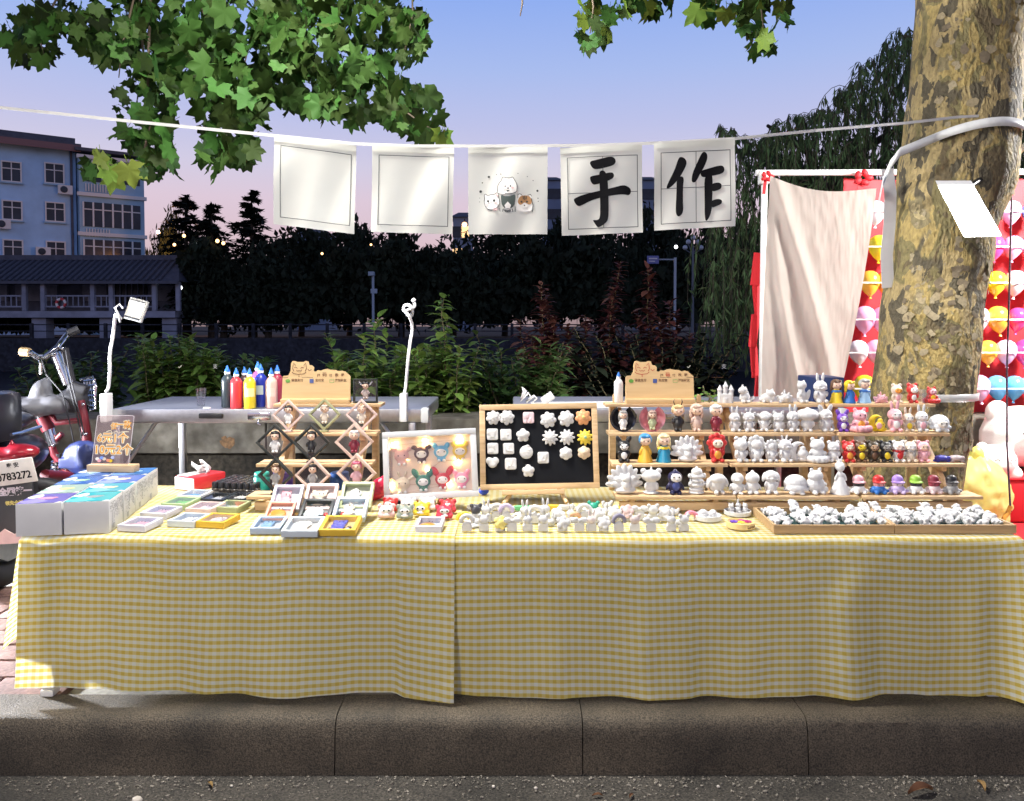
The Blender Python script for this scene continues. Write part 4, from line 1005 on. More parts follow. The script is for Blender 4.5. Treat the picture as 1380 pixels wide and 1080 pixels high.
S5 = [[(905, 155), (930, 148), (960, 165), (968, 200), (945, 250), (910, 310), (860, 365), (825, 388), (815, 375), (840, 320), (880, 240)],
      [(893, 300), (935, 290), (948, 315), (940, 360), (940, 480), (943, 560), (910, 597), (890, 580), (885, 540), (892, 420)],
      [(1085, 105), (1115, 115), (1125, 150), (1105, 210), (1070, 270), (1040, 330), (1015, 340), (1003, 325), (1010, 270), (1045, 190)],
      [(1075, 250), (1110, 238), (1225, 203), (1250, 220), (1252, 250), (1230, 270), (1160, 285), (1090, 300), (1070, 280)],
      [(1100, 280), (1155, 270), (1165, 300), (1162, 460), (1155, 560), (1118, 632), (1105, 600), (1105, 450)],
      [(1150, 345), (1205, 332), (1230, 345), (1230, 375), (1210, 390), (1155, 405)], [(1150, 470), (1205, 455), (1233, 468), (1230, 490), (1205, 508), (1150, 525)]]
def round_poly(pl):
    for _ in range(2):
        q = []
        for i in range(len(pl)):
            a, b_ = pl[i], pl[(i + 1) % len(pl)]; q += [(a[0] * .75 + b_[0] * .25, a[1] * .75 + b_[1] * .25), (a[0] * .25 + b_[0] * .75, a[1] * .25 + b_[1] * .75)]
        pl = q
    return pl
for i, (tl, tr_, bl) in enumerate(FLAGPX):
    A, B, C = pt(*tl, FY), pt(*tr_, FY), pt(*bl, FY); W = (B - A).length; H = (C - A).length
    ex = (B - A).normalized(); ey = (A - C).normalized(); ez = ex.cross(ey).normalized()
    fl = thing('fabric_flag', FLAGL[i], 'flag', A); ph = i * 1.7
    def disp(x, y, z, W=W, H=H, ex=ex, ey=ey, ez=ez, ph=ph):
        u, v = x / W, -y / H
        d = .004 * v * math.sin(u * 5 + ph) + .0022 * math.sin(u * 11 + v * 4 + ph * 2) * (.3 + v) + .003 * math.sin((u + v) * 4 + ph)
        return ex * x + ey * y + ez * (z + d)
    bm = bmesh.new(); bmesh.ops.create_grid(bm, x_segments=36, y_segments=40, size=.5)
    for v in bm.verts: v.co = Vector(((v.co.x + .5) * W, (v.co.y - .5) * H, 0))
    me = bpy.data.meshes.new('fabric'); bm.to_mesh(me); bm.free(); warp(me, disp); me.polygons.foreach_set('use_smooth', [True] * len(me.polygons))
    fb = obj('fabric', me, SATIN, fl)
    me = flat_to_mesh('sleeve', [[(0, .001), (W, .001), (W, -.016), (0, -.016)]], .0022, cuts=8); warp(me, disp); obj('sleeve', me, SATIN, fl)
    if i != 2:
        x0, x1, y0, y1, t = W * .08, W * .945, -H * .11, -H * .935, .0022
        if i in (0, 1): y1 = -H * .915; y0 = -H * .10
        ps = [[(x0, y0), (x1, y0), (x1, y0 - t), (x0, y0 - t)], [(x0, y1), (x1, y1), (x1, y1 + t), (x0, y1 + t)], [(x0, y0 - t), (x0 + t, y0 - t), (x0 + t, y1 + t), (x0, y1 + t)], [(x1 - t, y0 - t), (x1, y0 - t), (x1, y1 + t), (x1 - t, y1 + t)]]
        if i > 2: ym = (y0 + y1) / 2; xm = (x0 + x1) / 2; ps += [[(x0 + t, ym), (x1 - t, ym), (x1 - t, ym - t * .8), (x0 + t, ym - t * .8)], [(xm, y0 - t), (xm + t * .8, y0 - t), (xm + t * .8, y1 + t), (xm, y1 + t)]]
        me = flat_to_mesh('border', ps, .0014, cuts=6); warp(me, disp); obj('border', me, GREYINK, fl)
    if i > 2:
        S, (ox, oy), slope, ww, hh, lean = ((S4, (28, 85), -27 / 607, 607, 650, 10 / 650), (S5, (722, 52), -37 / 606, 606, 644, 8 / 643))[i - 3]
        for k, pl in enumerate(S):
            q = []
            for x, y in round_poly(pl):
                u = (x - ox - lean * (y - oy)) / ww; v = (y - (oy + slope * ww * u)) / hh; q.append((u * W, -v * H))
            me = flat_to_mesh('brush_stroke', [q], .0020 + .0003 * k, cuts=3); warp(me, disp); obj('brush_stroke', me, INK, fl)
    if i == 2:
        s = W / 1445  # zoom pixels (13.5 per photo pixel) -> metres; flag spans x -121..1324 of the zoom
        def T(pts): return [((x + 121) * s, -(y + 284) * s) for x, y in pts]
        def dr(name, polys, m_, z): 
            me = flat_to_mesh(name, [T(p) for p in polys], z, cuts=1); warp(me, disp); obj(name, me, m_, fl)
        PW = mat('print_white', (.80, .79, .77), .6); PD = mat('print_dark', (.025, .03, .03), .6); PG = mat('print_grey_green', (.05, .075, .07), .6); PO = mat('print_orange', (.42, .22, .09), .6); PP_ = mat('print_pink', (.72, .50, .50), .6)
        def ol(pts, w=13, closed=True):
            p = list(pts); out = []
            n = len(p)
            for k in range(n if closed else n - 1): out.append(stroke_poly([p[k], p[(k + 1) % n]], w))
            return out
        dog = [(420, 560), (408, 450), (430, 380), (490, 310), (500, 262), (540, 255), (560, 275), (650, 275), (690, 255), (715, 300), (760, 370), (772, 450), (755, 560)]
        c1 = [(168, 700), (180, 640), (168, 575), (195, 555), (232, 590), (300, 570), (365, 570), (400, 535), (432, 560), (430, 620), (455, 690), (440, 780), (360, 845), (260, 850), (190, 800)]
        c2 = [(480, 700), (472, 562), (540, 605), (660, 600), (745, 555), (735, 700), (715, 780), (640, 830), (560, 830), (500, 780)]
        c3 = [(760, 740), (790, 640), (785, 570), (820, 555), (870, 585), (960, 580), (1010, 568), (1035, 600), (1030, 660), (1060, 740), (1055, 880), (750, 880)]
        dr('white_dog', [round_poly(dog)], PW, .0013); dr('white_cat', [round_poly(c1)], PW, .0016); dr('grey_cat', [round_poly(c2)], PG, .0019); dr('tabby_cat', [round_poly(c3)], PW, .0016)
        dr('tabby_head', [round_poly([(775, 720), (800, 630), (850, 590), (960, 585), (1020, 620), (1045, 730), (980, 760), (905, 700), (840, 770)])], PO, .0022)
        dr('muzzle', [[(600, 700), (660, 760), (640, 825), (560, 825), (540, 765)], circle(905, 770, 60, 40)], PW, .0024)
        dr('ear_fill', [[(372, 580), (400, 545), (420, 575), (418, 610)], circle(370, 835, 45, 26), circle(520, 450, 26, 18), circle(685, 450, 26, 18), circle(215, 740, 24, 16), circle(395, 718, 24, 16)], PP_, .0026)
        dr('stripe', [stroke_poly([(880, 600), (885, 660)], 14), stroke_poly([(910, 590), (908, 670)], 14), stroke_poly([(940, 600), (932, 660)], 14)], PD, .0028)
        dr('outline', ol(round_poly(dog)[:-2], 11, False), PD, .0020)
        dr('outline', ol(round_poly(c1), 11), PD, .0022); dr('outline', ol([(440, 810), (460, 880)], 11, False) + ol([(735, 790), (735, 885)], 11, False) + ol([(520, 830), (500, 885)], 12, False) + ol([(680, 830), (695, 885)], 12, False) + ol([(1030, 640), (1058, 760), (1045, 885)], 12, False) + ol([(785, 640), (785, 570), (825, 558), (865, 590)], 10, False) + ol([(960, 585), (1015, 570), (1035, 605)], 10, False) + ol([(540, 850), (590, 870), (650, 850), (640, 885), (560, 885)], 14), PD, .0025)
        dr('eye', [circle(552, 420, 15), circle(648, 420, 15), circle(605, 458, 16), circle(240, 690, 22), circle(350, 680, 24), circle(296, 705, 10), circle(850, 702, 18), circle(950, 702, 18), circle(905, 768, 12), [(570, 490), (635, 490), (600, 530)]], PD, .0030)
        dr('sparkle', [circle(255, 245, 24, 20, 7), circle(105, 512, 28, 28, 5), circle(1140, 505, 22, 22, 6), circle(137, 352, 12), circle(395, 205, 9), circle(472, 198, 11), circle(785, 192, 8), circle(955, 248, 8), circle(1060, 320, 9), circle(1150, 640, 10), circle(1155, 695, 8), circle(88, 630, 7), circle(88, 700, 7)], PD, .0012)

# ---- balloon stall: poles, curtain, red board, balloons
POLE = mat('white_pole', (.72, .72, .70), .4)
BSY = 4.15
bf = thing('pole_stand', 'white tubular pole stand holding the red balloon board', 'pole stand', (pt(1027, 440, BSY).x, BSY, 0))
fx = bf.location.x
obj('upright', MB().tube([(0, 0, 0), (.004, 0, pt(1030, 236, BSY).z)], .016, 10), POLE, bf, 60)
zt_ = pt(1030, 232, BSY).z
obj('crossbar', MB().tube([(-.04, 0, zt_ - .005), (1.2, 0, zt_), (2.4, 0, zt_)], .016, 10), POLE, bf, 60)
obj('upright', MB().tube([(2.3, 0, 0), (2.3, 0, zt_)], .016, 10), POLE, bf, 60)
obj('elbow', MB().box((0, 0, zt_ - .03), (.05, .05, .07), bev=.008), POLE, bf, 40)
REDC = cloth_mat('red_cloth', (.62, .018, .028), .2, .6)
xb0 = pt(1150, 440, BSY).x
def redfn(u, v):
    x = xb0 - .04 + u * 1.9; z = zt_ - .02 - .012 * abs(math.sin(u * 14)) - v * (zt_ - .02 - pt(1340, 572, BSY).z)
    return (x, BSY + .05 + .012 * math.sin(u * 22) * v + .006 * nz1(u * 20, v * 6), z), (u, v)
tag(grid_mesh('red_board', 70, 40, redfn, REDC), 'large red cloth hung from the white frame behind the balloons', 'cloth')
for px, py, s, lb in ((1034, 238, .03, 'left end of the crossbar'), (1163, 240, .045, 'crossbar above the curtain corner')):
    p = pt(px, py, BSY - .05); t = thing('red_bow', 'red cloth bow tied on the ' + lb.replace('left end of the ', 'end of the '), 'bow', p)
    for q in range(5): obj('loop', MB().ball((math.cos(q * 1.26) * s * .7, 0, math.sin(q * 1.26) * s * .55), (s * .5, s * .3, s * .36), (0, q * 50, 0), 10, 7), REDC, t, 180)
    obj('tail', MB().box((-s * .3, .01, -s * 1.6), (s * .5, .006, s * 2.6), (0, 6, 0)), REDC, t)
rb = thing('red_ribbon', 'long red cloth ribbon hanging down beside the white upright', 'ribbon', pt(1026, 350, BSY + .03))
for k in range(5): obj('fold', MB().box((-.025 + .012 * math.sin(k * 2), .008 * (k % 2), -.16 * k - .05), (.045, .01, .17), (0, 6 * (-1) ** k, 10 * k)), REDC, rb)
BEIGE = cloth_mat('beige_curtain', (.56, .50, .44), .40, .75)
CY_ = 3.75
def curt(u, v):
    tl, tr_, bl, br = (1038, 237), (1181, 254), (1026, 560), (1126, 560)
    tx = tl[0] + (tr_[0] - tl[0]) * u; tyy = tl[1] + (tr_[1] - tl[1]) * u + 14 * math.sin(math.pi * u) * (1 - u * .3)
    bx = bl[0] + (br[0] - bl[0]) * u; byy = bl[1]
    ed = 3 * math.sin(math.pi * v) * u * u
    px = tx + (bx - tx) * v ** 1.1 + ed - 3 * math.sin(math.pi * v) * (1 - u); py = tyy + (byy - tyy) * v
    d = u - (.06 + .55 * v * v)           # diagonal folds running from the tied corner
    dep = .045 * math.exp(-(d / .05) ** 2) * v + .03 * math.exp(-((u - .05 - .95 * v) / .07) ** 2) + .010 * math.sin(u * 11 + v * 2) * v * (1 - u * .5)
    dep += .004 * mnoise.noise((u * 7 - v * 3, v * 4, 2)) + .0028 * mnoise.noise((u * 18 - v * 4, v * 14, 5)) + .0012 * mnoise.noise((u * 46 - v * 12, v * 16, 9)) * (.3 + u)
    return pt(px, py, CY_ - dep), (u, v)
tag(grid_mesh('beige_curtain', 110, 150, curt, BEIGE), 'crumpled beige cloth curtain hanging between the white pole and trunk', 'curtain')
BALM = MB().lathe([(.004, -.066), (.010, -.058), (.024, -.046), (.042, -.020), (.0505, .008), (.049, .032), (.039, .052), (.022, .064), (.006, .068)], 20).mesh('skin', 180)
KNM = MB().lathe([(.009, -.076), (.0035, -.066), (.005, -.060)], 8).mesh('knot', 60)
BCOL = {'y': (.80, .66, .03), 'o': (.80, .42, .05), 'p': (.82, .42, .66), 'w': (.85, .78, .86), 'm': (.72, .05, .22), 'b': (.12, .42, .75), 'l': (.80, .58, .82)}
CN = {'y': 'yellow', 'o': 'orange', 'p': 'pink', 'w': 'white', 'm': 'magenta', 'b': 'blue', 'l': 'lilac'}
rows = [(288, [(1362, 'l'), (1392, 'b'), (1332, 'l'), (1180, 'w')]), (335, [(1184, 'y'), (1214, 'y'), (1340, 'm'), (1365, 'p'), (1392, 'l')]), (383, [(1172, 'o'), (1196, 'o'), (1318, 'y'), (1342, 'y'), (1368, 'w'), (1394, 'p')]),
        (432, [(1165, 'p'), (1188, 'p'), (1318, 'w'), (1345, 'o'), (1371, 'm')]), (476, [(1157, 'w'), (1181, 'p'), (1308, 'w'), (1331, 'o'), (1356, 'l'), (1382, 'm')]), (524, [(1164, 'y'), (1302, 'y'), (1320, 'p'), (1344, 'b'), (1367, 'b'), (1391, 'p')])]
RN = ['top', 'second', 'third', 'fourth', 'fifth', 'bottom']
for ri, (py, L_) in enumerate(rows):
    L_ += [(1420 + 27 * k, 'yplwob'[(ri * 2 + k) % 6]) for k in range(5)]; L_.sort(); zc = pt(1340, py, BSY - .06).z
    xs = pt(L_[0][0], py, BSY - .06).x; t = obj('balloon_string', ribbon([Vector((xs - .08, BSY - .115, zc + .004)), Vector((2.9, BSY - .115, zc + .004))], .007), TAPE)
    tag(t, 'white tape stretched across the %s row of balloons' % RN[ri], 'tape')
    for k, (px, c) in enumerate(L_):
        p = pt(px, py, BSY - .06); nb = L_[k - 1] if k else (L_[1] if len(L_) > 1 else None)
        far_ = [q for q in L_ if q[0] > 1290]; pos = (['first', 'second', 'third', 'fourth', 'fifth', 'sixth', 'seventh', 'eighth', 'ninth', 'tenth', 'eleventh', 'twelfth'][far_.index((px, c))] + ' beyond the trunk') if px > 1290 else ('nearest the curtain' if k == 0 else 'touching the trunk edge')
        b_ = thing('balloon', '%s balloon in the %s row on the red cloth, %s' % (CN[c], RN[ri], pos), 'balloon', p, (random.uniform(-6, 6), random.uniform(-8, 8), random.uniform(0, 360)), 'balloons on the red board', random.uniform(.94, 1.08))
        mm = mat('balloon_' + CN[c], BCOL[c], .18, var=.04, spec=.6, coat=.4)
        sk = obj('skin', BALM, mm, b_); obj('knot', KNM, mm, b_)
# red mat, plush toys, cord
structure(obj('red_mat', MB().add([(1.25, 2.75, .004), (3.6, 2.75, .004), (3.6, 4.6, .004), (1.25, 4.6, .004)], [(0, 1, 2, 3)]), REDC))
PL = mat('white_plush', (.82, .80, .76), .95, var=.06, vs=20, bump=.6, bs=260); YL = mat('yellow_bag', (.78, .74, .16), .35, var=.2, vs=12)
def plush(label, px, py, Y, s, m_, ears=True):
    p = pt(px, py, Y); t = thing('plush_toy', label, 'plush toy', p, group='plush toys beside the trunk')
    k = 100 * s
    body = [('s', (0, 0, 0), (k, k * .85, k * .78)), ('s', (-k * .7, -k * .3, -k * .5), (k * .4, k * .4, k * .35)), ('s', (k * .7, -k * .3, -k * .5), (k * .4, k * .4, k * .35)), ('s', (-k * .6, 0, k * .6), (k * .3, k * .22, k * .32)), ('s', (k * .6, 0, k * .6), (k * .3, k * .22, k * .32))]
    obj('body', blob('plush%.2f' % s, body, .008, 3), m_, t)
    for e in (-1, 1):
        obj('eye', MB().tube([(e * s * .35 + math.cos(R(a)) * s * .12, -s * .84, s * .12 + math.sin(R(a)) * s * .1) for a in range(20, 161, 28)], s * .022, 5), GREYINK, t)
def bag():
    p = pt(1316, 636, 3.5); t = thing('plastic_bag', 'yellow translucent plastic bag slumped beside the trunk', 'bag', (p.x, 3.5, 0)); vs = []; fs = []
    for i in range(31):
        a_ = i / 30
        for j in range(60):
            q = j / 60 * 6.283; r = .15 * math.sin(math.pi * (.12 + .86 * a_)) ** .6 * (1 + .25 * mnoise.noise((math.cos(q) * 2, math.sin(q) * 2, a_ * 3)) + .16 * mnoise.noise((math.cos(q) * 6, math.sin(q) * 6, a_ * 9))); vs.append((r * math.cos(q), r * .8 * math.sin(q), .33 * a_ * (1 + .1 * nz1(q, 3))))
    for i in range(30):
        for j in range(60): fs.append((i * 60 + j, i * 60 + (j + 1) % 60, i * 60 + 60 + (j + 1) % 60, i * 60 + 60 + j))
    obj('wrap', MB().add(vs, fs), cloth_mat('bag_film', (.84, .84, .34), .5, .25), t, 180)
    obj('knot', MB().ball((0, 0, .34), (.03, .025, .035)), YL, t, 180)
bag()
plush('big white plush toy lying against the red board', 1375, 588, 3.85, .19, PL)
plush('small white plush toy low beside the yellow bag', 1340, 622, 3.7, .10, PL)
ck = thing('draped_crate', 'low red draped crate carrying the white plush toys', 'crate', (pt(1395, 600, 3.75).x, 3.75, .006))
obj('drape', MB().box((0, 0, .098), (.56, .26, .196), bev=.02), REDC, ck, 50); obj('lid', MB().box((0, 0, .200), (.57, .27, .008), bev=.002), REDC, ck, 50)
tag(obj('twisted_rope', MB().tube([pt(1363, 120, 3.0), pt(1364, 232, 3.0), pt(1360, 400, 3.0), pt(1357, 500, 3.0), pt(1357, 600, 3.0), pt(1362, 690, 3.0)], .0035, 6), mat('dark_cord', (.10, .05, .08), .7, var=.9, vs=160), None, 60), 'thin dark twisted rope hanging beyond the trunk', 'rope')
tag(obj('cord_hook', MB().tube([pt(1362, 682, 3.0), pt(1358, 692, 3.0), pt(1353, 698, 2.98), pt(1352, 704, 2.98)], .008, 8), mat('orange_plastic', (.75, .33, .04), .4), None, 60), 'orange plastic hook at the end of the dark rope', 'hook')

# ---- electric bicycles at the left end
def bike():
    Y = 3.15; b0 = pt(75, 640, Y); b0.z = 0
    t = thing('electric_bicycle', 'red electric bicycle with raised handlebar and wire basket', 'bicycle', b0)
    RP = mat('red_frame_paint', (.13, .010, .018), .42, var=.35, vs=25); BL_ = mat('blue_plastic', (.012, .022, .10), .5, var=.35, vs=20)
    def P(x, y, d=0): return pt(x, y, Y + d) - b0
    hb = obj('handlebar', MB().tube([P(30, 474, -.1), P(40, 475, -.1), P(50, 482, -.05), P(60, 482), P(78, 468), P(84, 460, .05), P(90, 452, .1), P(103, 446, .12)], .012, 8), CHROME, t, 60)
    obj('grip', MB().tube([P(28, 474, -.1), P(40, 475, -.1)], .017, 8), mat('grip_tan', (.4, .28, .14), .6), hb); obj('grip', MB().tube([P(92, 450, .1), P(106, 444, .12)], .017, 8), DARK, hb)
    obj('brake_lever', MB().tube([P(52, 483, -.05), P(55, 490, -.06), P(55, 505, -.06)], .006, 6), CHROME, hb)
    obj('stem', MB().tube([P(75, 476), P(92, 518)], .02, 10), CHROME, t, 60)
    obj('stem_cover', MB().tube([P(86, 470, .03), P(97, 520, .03)], .018, 8), DARK, t, 60)
    me = blob('saddle_cover', [('s', (0, 0, 0), (13, 14, 5)), ('s', (-6, 0, 1), (8, 12, 4)), ('s', (10, 0, 1), (9, 10, 5)), ('s', (2, 0, 6), (5, 6, 8), (0, 15, 0)), ('s', (4, 2, 11), (2, 3, 4))], .008, 3)
    o = obj('saddle', me, mat('grey_cover', (.12, .12, .135), .6, var=.2, vs=15, bump=.5, bs=25), t); o.location = P(50, 548); o.scale = (.78, .8, .78)
    obj('bag', blob('black_bag', [('s', (0, 0, 0), (6, 5, 5)), ('b', (2, 0, 4), (7, 5, 6), (0, 20, 8)), ('s', (-4, 0, -2), (4, 4, 3))], .006, 3), DARK, t).location = P(98, 540, .02)
    bk = obj('basket', MB().tube([P(108, 512, .1), P(124, 508, .1), P(129, 520, .1), P(128, 552, .1), P(121, 553, .1)], .006, 6), CHROME, t, 60)
    for k in range(6): obj('wire', MB().tube([P(110 + k * 1.0, 514 + k * 6.5, .1), P(128, 512 + k * 7, .06)], .0035, 5), CHROME, bk)
    for k in range(4): obj('wire', MB().tube([P(113 + k * 4, 511, .1), P(119 + k * 3, 551, .08)], .0035, 5), CHROME, bk)
    obj('frame_tube', MB().tube([P(108, 540), P(112, 560), P(117, 590), P(118, 618)], [.016, .019, .019, .016], 10), RP, t, 60)
    obj('swing_arm', MB().tube([P(84, 585), P(70, 598), P(73, 612), P(88, 632), P(106, 648), P(120, 665)], [.011, .014, .015, .014, .015, .015], 10), RP, t, 60)
    obj('seat_tube', MB().tube([P(52, 555), P(66, 580), P(72, 600)], .022, 10), CHROME, t, 60); obj('band', MB().tube([P(57, 563), P(66, 580)], .026, 10), RP, t, 60)
    obj('strut', MB().tube([P(64, 550), P(76, 570), P(112, 566)], .012, 8), RP, t, 60)
    sp = []
    for k in range(90): 
        q = k / 90; a = P(79, 620).lerp(P(77, 655), q); sp.append(a + Vector((.022 * math.cos(k * .5), .022 * math.sin(k * .5), 0)))
    obj('spring', MB().tube(sp, .006, 5), CHROME, t, 60); obj('damper', MB().tube([P(79, 612), P(77, 660)], .012, 8), DARK, t)
    obj('battery_cover', blob('blue_cover', [('s', (0, 0, -3), (9, 3, 7)), ('b', (0, 0, -5), (18, 5, 4)), ('b', (0, -1.5, -2), (2.5, 4, 9))], .006, 3), BL_, t).location = P(114, 607, -.03)
    for px, d in ((150, .1), (45, -.25)):
        w = obj('wheel', MB().tube([(math.cos(R(a)) * .15, 0, math.sin(R(a)) * .15) for a in range(0, 361, 15)], .025, 8, False), DARK, t, 180)
        c = pt(px, 640, Y + d) - b0; w.location = (c.x, c.y, .178); w.rotation_euler = (0, 0, R(25))
        obj('rim', MB().tube([(math.cos(R(a)) * .122, 0, math.sin(R(a)) * .122) for a in range(0, 361, 15)], .012, 6, False), ALU, w, 180)
        for a in range(0, 360, 36): obj('spoke', MB().tube([(0, 0, 0), (math.cos(R(a)) * .12, 0, math.sin(R(a)) * .12)], .003, 4), CHROME, w)
        obj('hub', MB().tube([(0, -.04, 0), (0, .04, 0)], .02, 8), CHROME, w)
    for k, (xa, xb) in enumerate(((56, 84), (84, 96), (88, 100))): obj('brake_cable', MB().tube([P(xa, 484 - 8 * k, -.02), P(xa + 6, 505, -.05), P(xb, 530, -.06), P(xb + 10, 570, -.04), P(xb + 16, 600, 0)], .003, 5), DARK, t, 60)
    for px, py in ((84, 470), (74, 477), (112, 545), (116, 585), (72, 600), (88, 632)): obj('bolt', MB().ball(P(px, py, -.02), .007, None, 8, 6), CHROME, t, 180)
    obj('cross_frame', MB().tube([P(60, 640, -.2), P(106, 645), P(150, 640, .1)], .02, 8), RP, t, 60)
bike()
def scooter():
    Y = 2.62; b0 = pt(10, 640, Y); b0.z = 0; t = thing('electric_scooter', 'dark scooter with red tail light and number plate', 'scooter', b0, (0, 0, 0))
    def P(x, y, d=0): return pt(x, y, Y + d) - b0
    BD = mat('scooter_body', (.012, .013, .022), .3, coat=.3)
    s = Y / FPX
    obj('seat', blob('scooter_seat', [('s', (-16, 14, 0), (7, 20, 4)), ('s', (-11, 2, 1), (7, 9, 4)), ('s', (-24, 30, 1), (6, 12, 4))], .008, 3), BD, t).location = P(24, 578, .05)
    bx = obj('top_case', MB().box((0, 0, 0), (.14, .16, .17), bev=.03), BD, t, 50); bx.location = P(-14, 562, .06)
    obj('trim', MB().tube([P(15, 586, -.01), P(30, 583, .05), P(55, 575, .15)], .006, 6), CHROME, t)
    obj('tail_light', blob('tail_light', [('s', (0, 0, 0), (9, 4, 2.6)), ('s', (4, 0, 1), (6, 4, 2.6)), ('k', (1, 0, 1), 2.0, .2, 4)], .004, 2), mat('red_lens', (.26, .008, .02), .3, var=.3, vs=40), t).location = P(12, 613, -.01)
    pl = obj('number_plate', MB().box((0, 0, 0), (.20, .006, .082), bev=.003), mat('plate_white', (.74, .72, .68), .4), t, 40); pl.location = P(6, 638, -.05); pl.rotation_euler = (R(8), R(-8), R(0))
    a = obj('plate_number', text_mesh('0783272', .034, .0007, FLATM, .95), INK, pl); a.location = (.030, -.004, -.014)
    a = obj('plate_city', text_mesh('泰 安', .018, .0004, FLATM), INK, pl); a.location = (.034, -.004, .022)
    fl = obj('mud_flap', MB().box((0, 0, 0), (.21, .008, .20), bev=.003), mat('flap_grey', (.045, .048, .055), .5), t, 40); fl.location = P(4, 682, -.03); fl.rotation_euler = (R(3), R(-4), 0)
    a = obj('slogan', text_mesh('全国第一', .027, .0016, FLATM), mat('slogan_white', (.74, .68, .74), .5), fl); a.location = (.050, -.006, .045)
    a = obj('slogan_small', text_mesh('领先全球', .015, .0006, FLATM), mat('slogan_yellow', (.70, .60, .18), .5), fl); a.location = (.042, -.006, .008)
    zz = MB(); n = 7; w = .21
    poly = [(-w / 2, -.05), (w / 2, -.05)] + [(w / 2 - w * (k + .5) / n * 1 if k % 1 == 0 else 0, .0 if k % 2 else -.02) for k in range(n)] + [(-w / 2, -.01)]
    obj('zigzag_edge', zz.prism(poly, .003, FLATM), mat('flap_pink', (.74, .52, .50), .6), fl).location = (0, -.005, -.075)
    FQ = P(20, 625, .05) + Vector((-.84, .80, 0)); FQ.z = 0
    for d, ox in ((.12, 0), (.80, -190)):
        w_ = obj('wheel', MB().tube([(0, math.cos(R(a)) * .18, math.sin(R(a)) * .18) for a in range(0, 361, 15)], .045, 8, False), DARK, t, 180); c = P(ox, 640, d) if ox == 0 else FQ + Vector((0, .12, 0)); w_.location = (c.x, c.y, .225)
        obj('hub', MB().tube([(-.04, 0, 0), (.04, 0, 0)], .13, 14), ALU, w_, 40)
    obj('body', blob('scooter_body', [('s', (-12, 16, 0), (9, 20, 8)), ('s', (-36, 42, -14), (9, 30, 5), (0, 0, 42)), ('s', (-72, 74, 4), (8, 4, 22)), ('s', (-55, 60, -14), (8, 22, 5), (0, 0, 45))], .012, 3), BD, t).location = P(20, 625, .05)
    obj('column', MB().tube([FQ + Vector((0, .1, .2)), FQ + Vector((0, .02, .95))], .02, 8), CHROME, t)
    obj('handlebar', MB().tube([FQ + Vector((-.24, -.04, .98)), FQ + Vector((0, .02, .95)), FQ + Vector((.24, .06, .98))], .014, 8), DARK, t)
scooter()
# ================================================================ GOODS ON THE STALL
TIER = [(2.46, .665), (2.375, .588), (2.29, .512), (2.205, .438)]
PLK = MB().box((0, 0, -.0045), (.327, .078, .009), bev=.0015).mesh('plank', 40)
def stand(label, cx):
    t = thing('tiered_stand', label, 'display stand', (cx, 2.33, TZ + .003), group='wooden display stands')
    b0 = Vector(t.location)
    for Y, z in TIER: obj('plank', PLK, PINE, t, loc=(0, Y - b0.y, z - b0.z))
    for sx_ in (-1, 1):
        x = sx_ * .115
        # sloping side board and rear leg
        a = Vector((x, 2.185 - b0.y, .0)); c = Vector((x, 2.475 - b0.y, TIER[0][1] - .010 - b0.z)); d = (c - a); L = d.length
        ang = math.degrees(math.atan2(d.z, d.y))
        obj('side_board', MB().box((0, 0, 0), (.016, L, .034), bev=.002), PINE, t, 40, (a + c) / 2 + Vector((0, .022, -.018)), (ang, 0, 0))
        obj('rear_leg', MB().box((0, 0, 0), (.020, .028, TIER[0][1] - b0.z - .012), bev=.002), PINE, t, 40, (x + .018 * sx_, 2.50 - b0.y, (TIER[0][1] - b0.z - .012) / 2))
        for Y, z in TIER[1:]: obj('bracket', MB().box((0, 0, 0), (.014, .05, .016), bev=.001), PINE, t, 40, (x, Y + .012 - b0.y, z - .0175 - b0.z))
    obj('base_rail', MB().box((0, 2.20 - b0.y, .014), (.30, .014, .024), bev=.002), PINE, t, 40)
    return t
STX = {'A': -.56, 'B': .447, 'C': .782, 'D': 1.12}
stand('pine tiered stand holding the diamond shaped display frames', STX['A'])
stand('pine tiered stand with painted dolls below the payment sign', STX['B'])
stand('pine tiered stand filled with plain white plaster animals', STX['C'])
stand('pine tiered stand of painted animals tied to the trunk', STX['D'])

# ---- figure shapes, centimetres, facing -Y
def sym(p):
    out = []
    for q in p:
        out.append(q); c = q[1]; r = list(q[3]) if len(q) > 3 else None
        m_ = [q[0], (-c[0], c[1], c[2]), q[2]]
        if r: m_.append((r[0], -r[1], -r[2]))
        out.append(tuple(m_))
    return out
S_ = 's'
SIT = [(S_, (0, 0, 2.2), (1.9, 1.7, 2.2)), (S_, (0, -.5, 2.0), (1.5, 1.5, 1.7))] + sym([(S_, (1.1, -1.5, .6), (.75, 1.0, .6)), (S_, (1.5, -.9, 2.7), (.5, .7, 1.0), (25, 0, 20))])
HEAD = [(S_, (0, -.2, 5.0), (2.1, 1.8, 1.75)), (S_, (0, -1.75, 4.5), (.75, .45, .45)), (S_, (0, -2.15, 4.7), (.22, .2, .18))] + sym([(S_, (.85, -1.72, 5.25), (.24, .22, .3)), (S_, (1.2, -1.5, 4.4), (.4, .3, .3))])
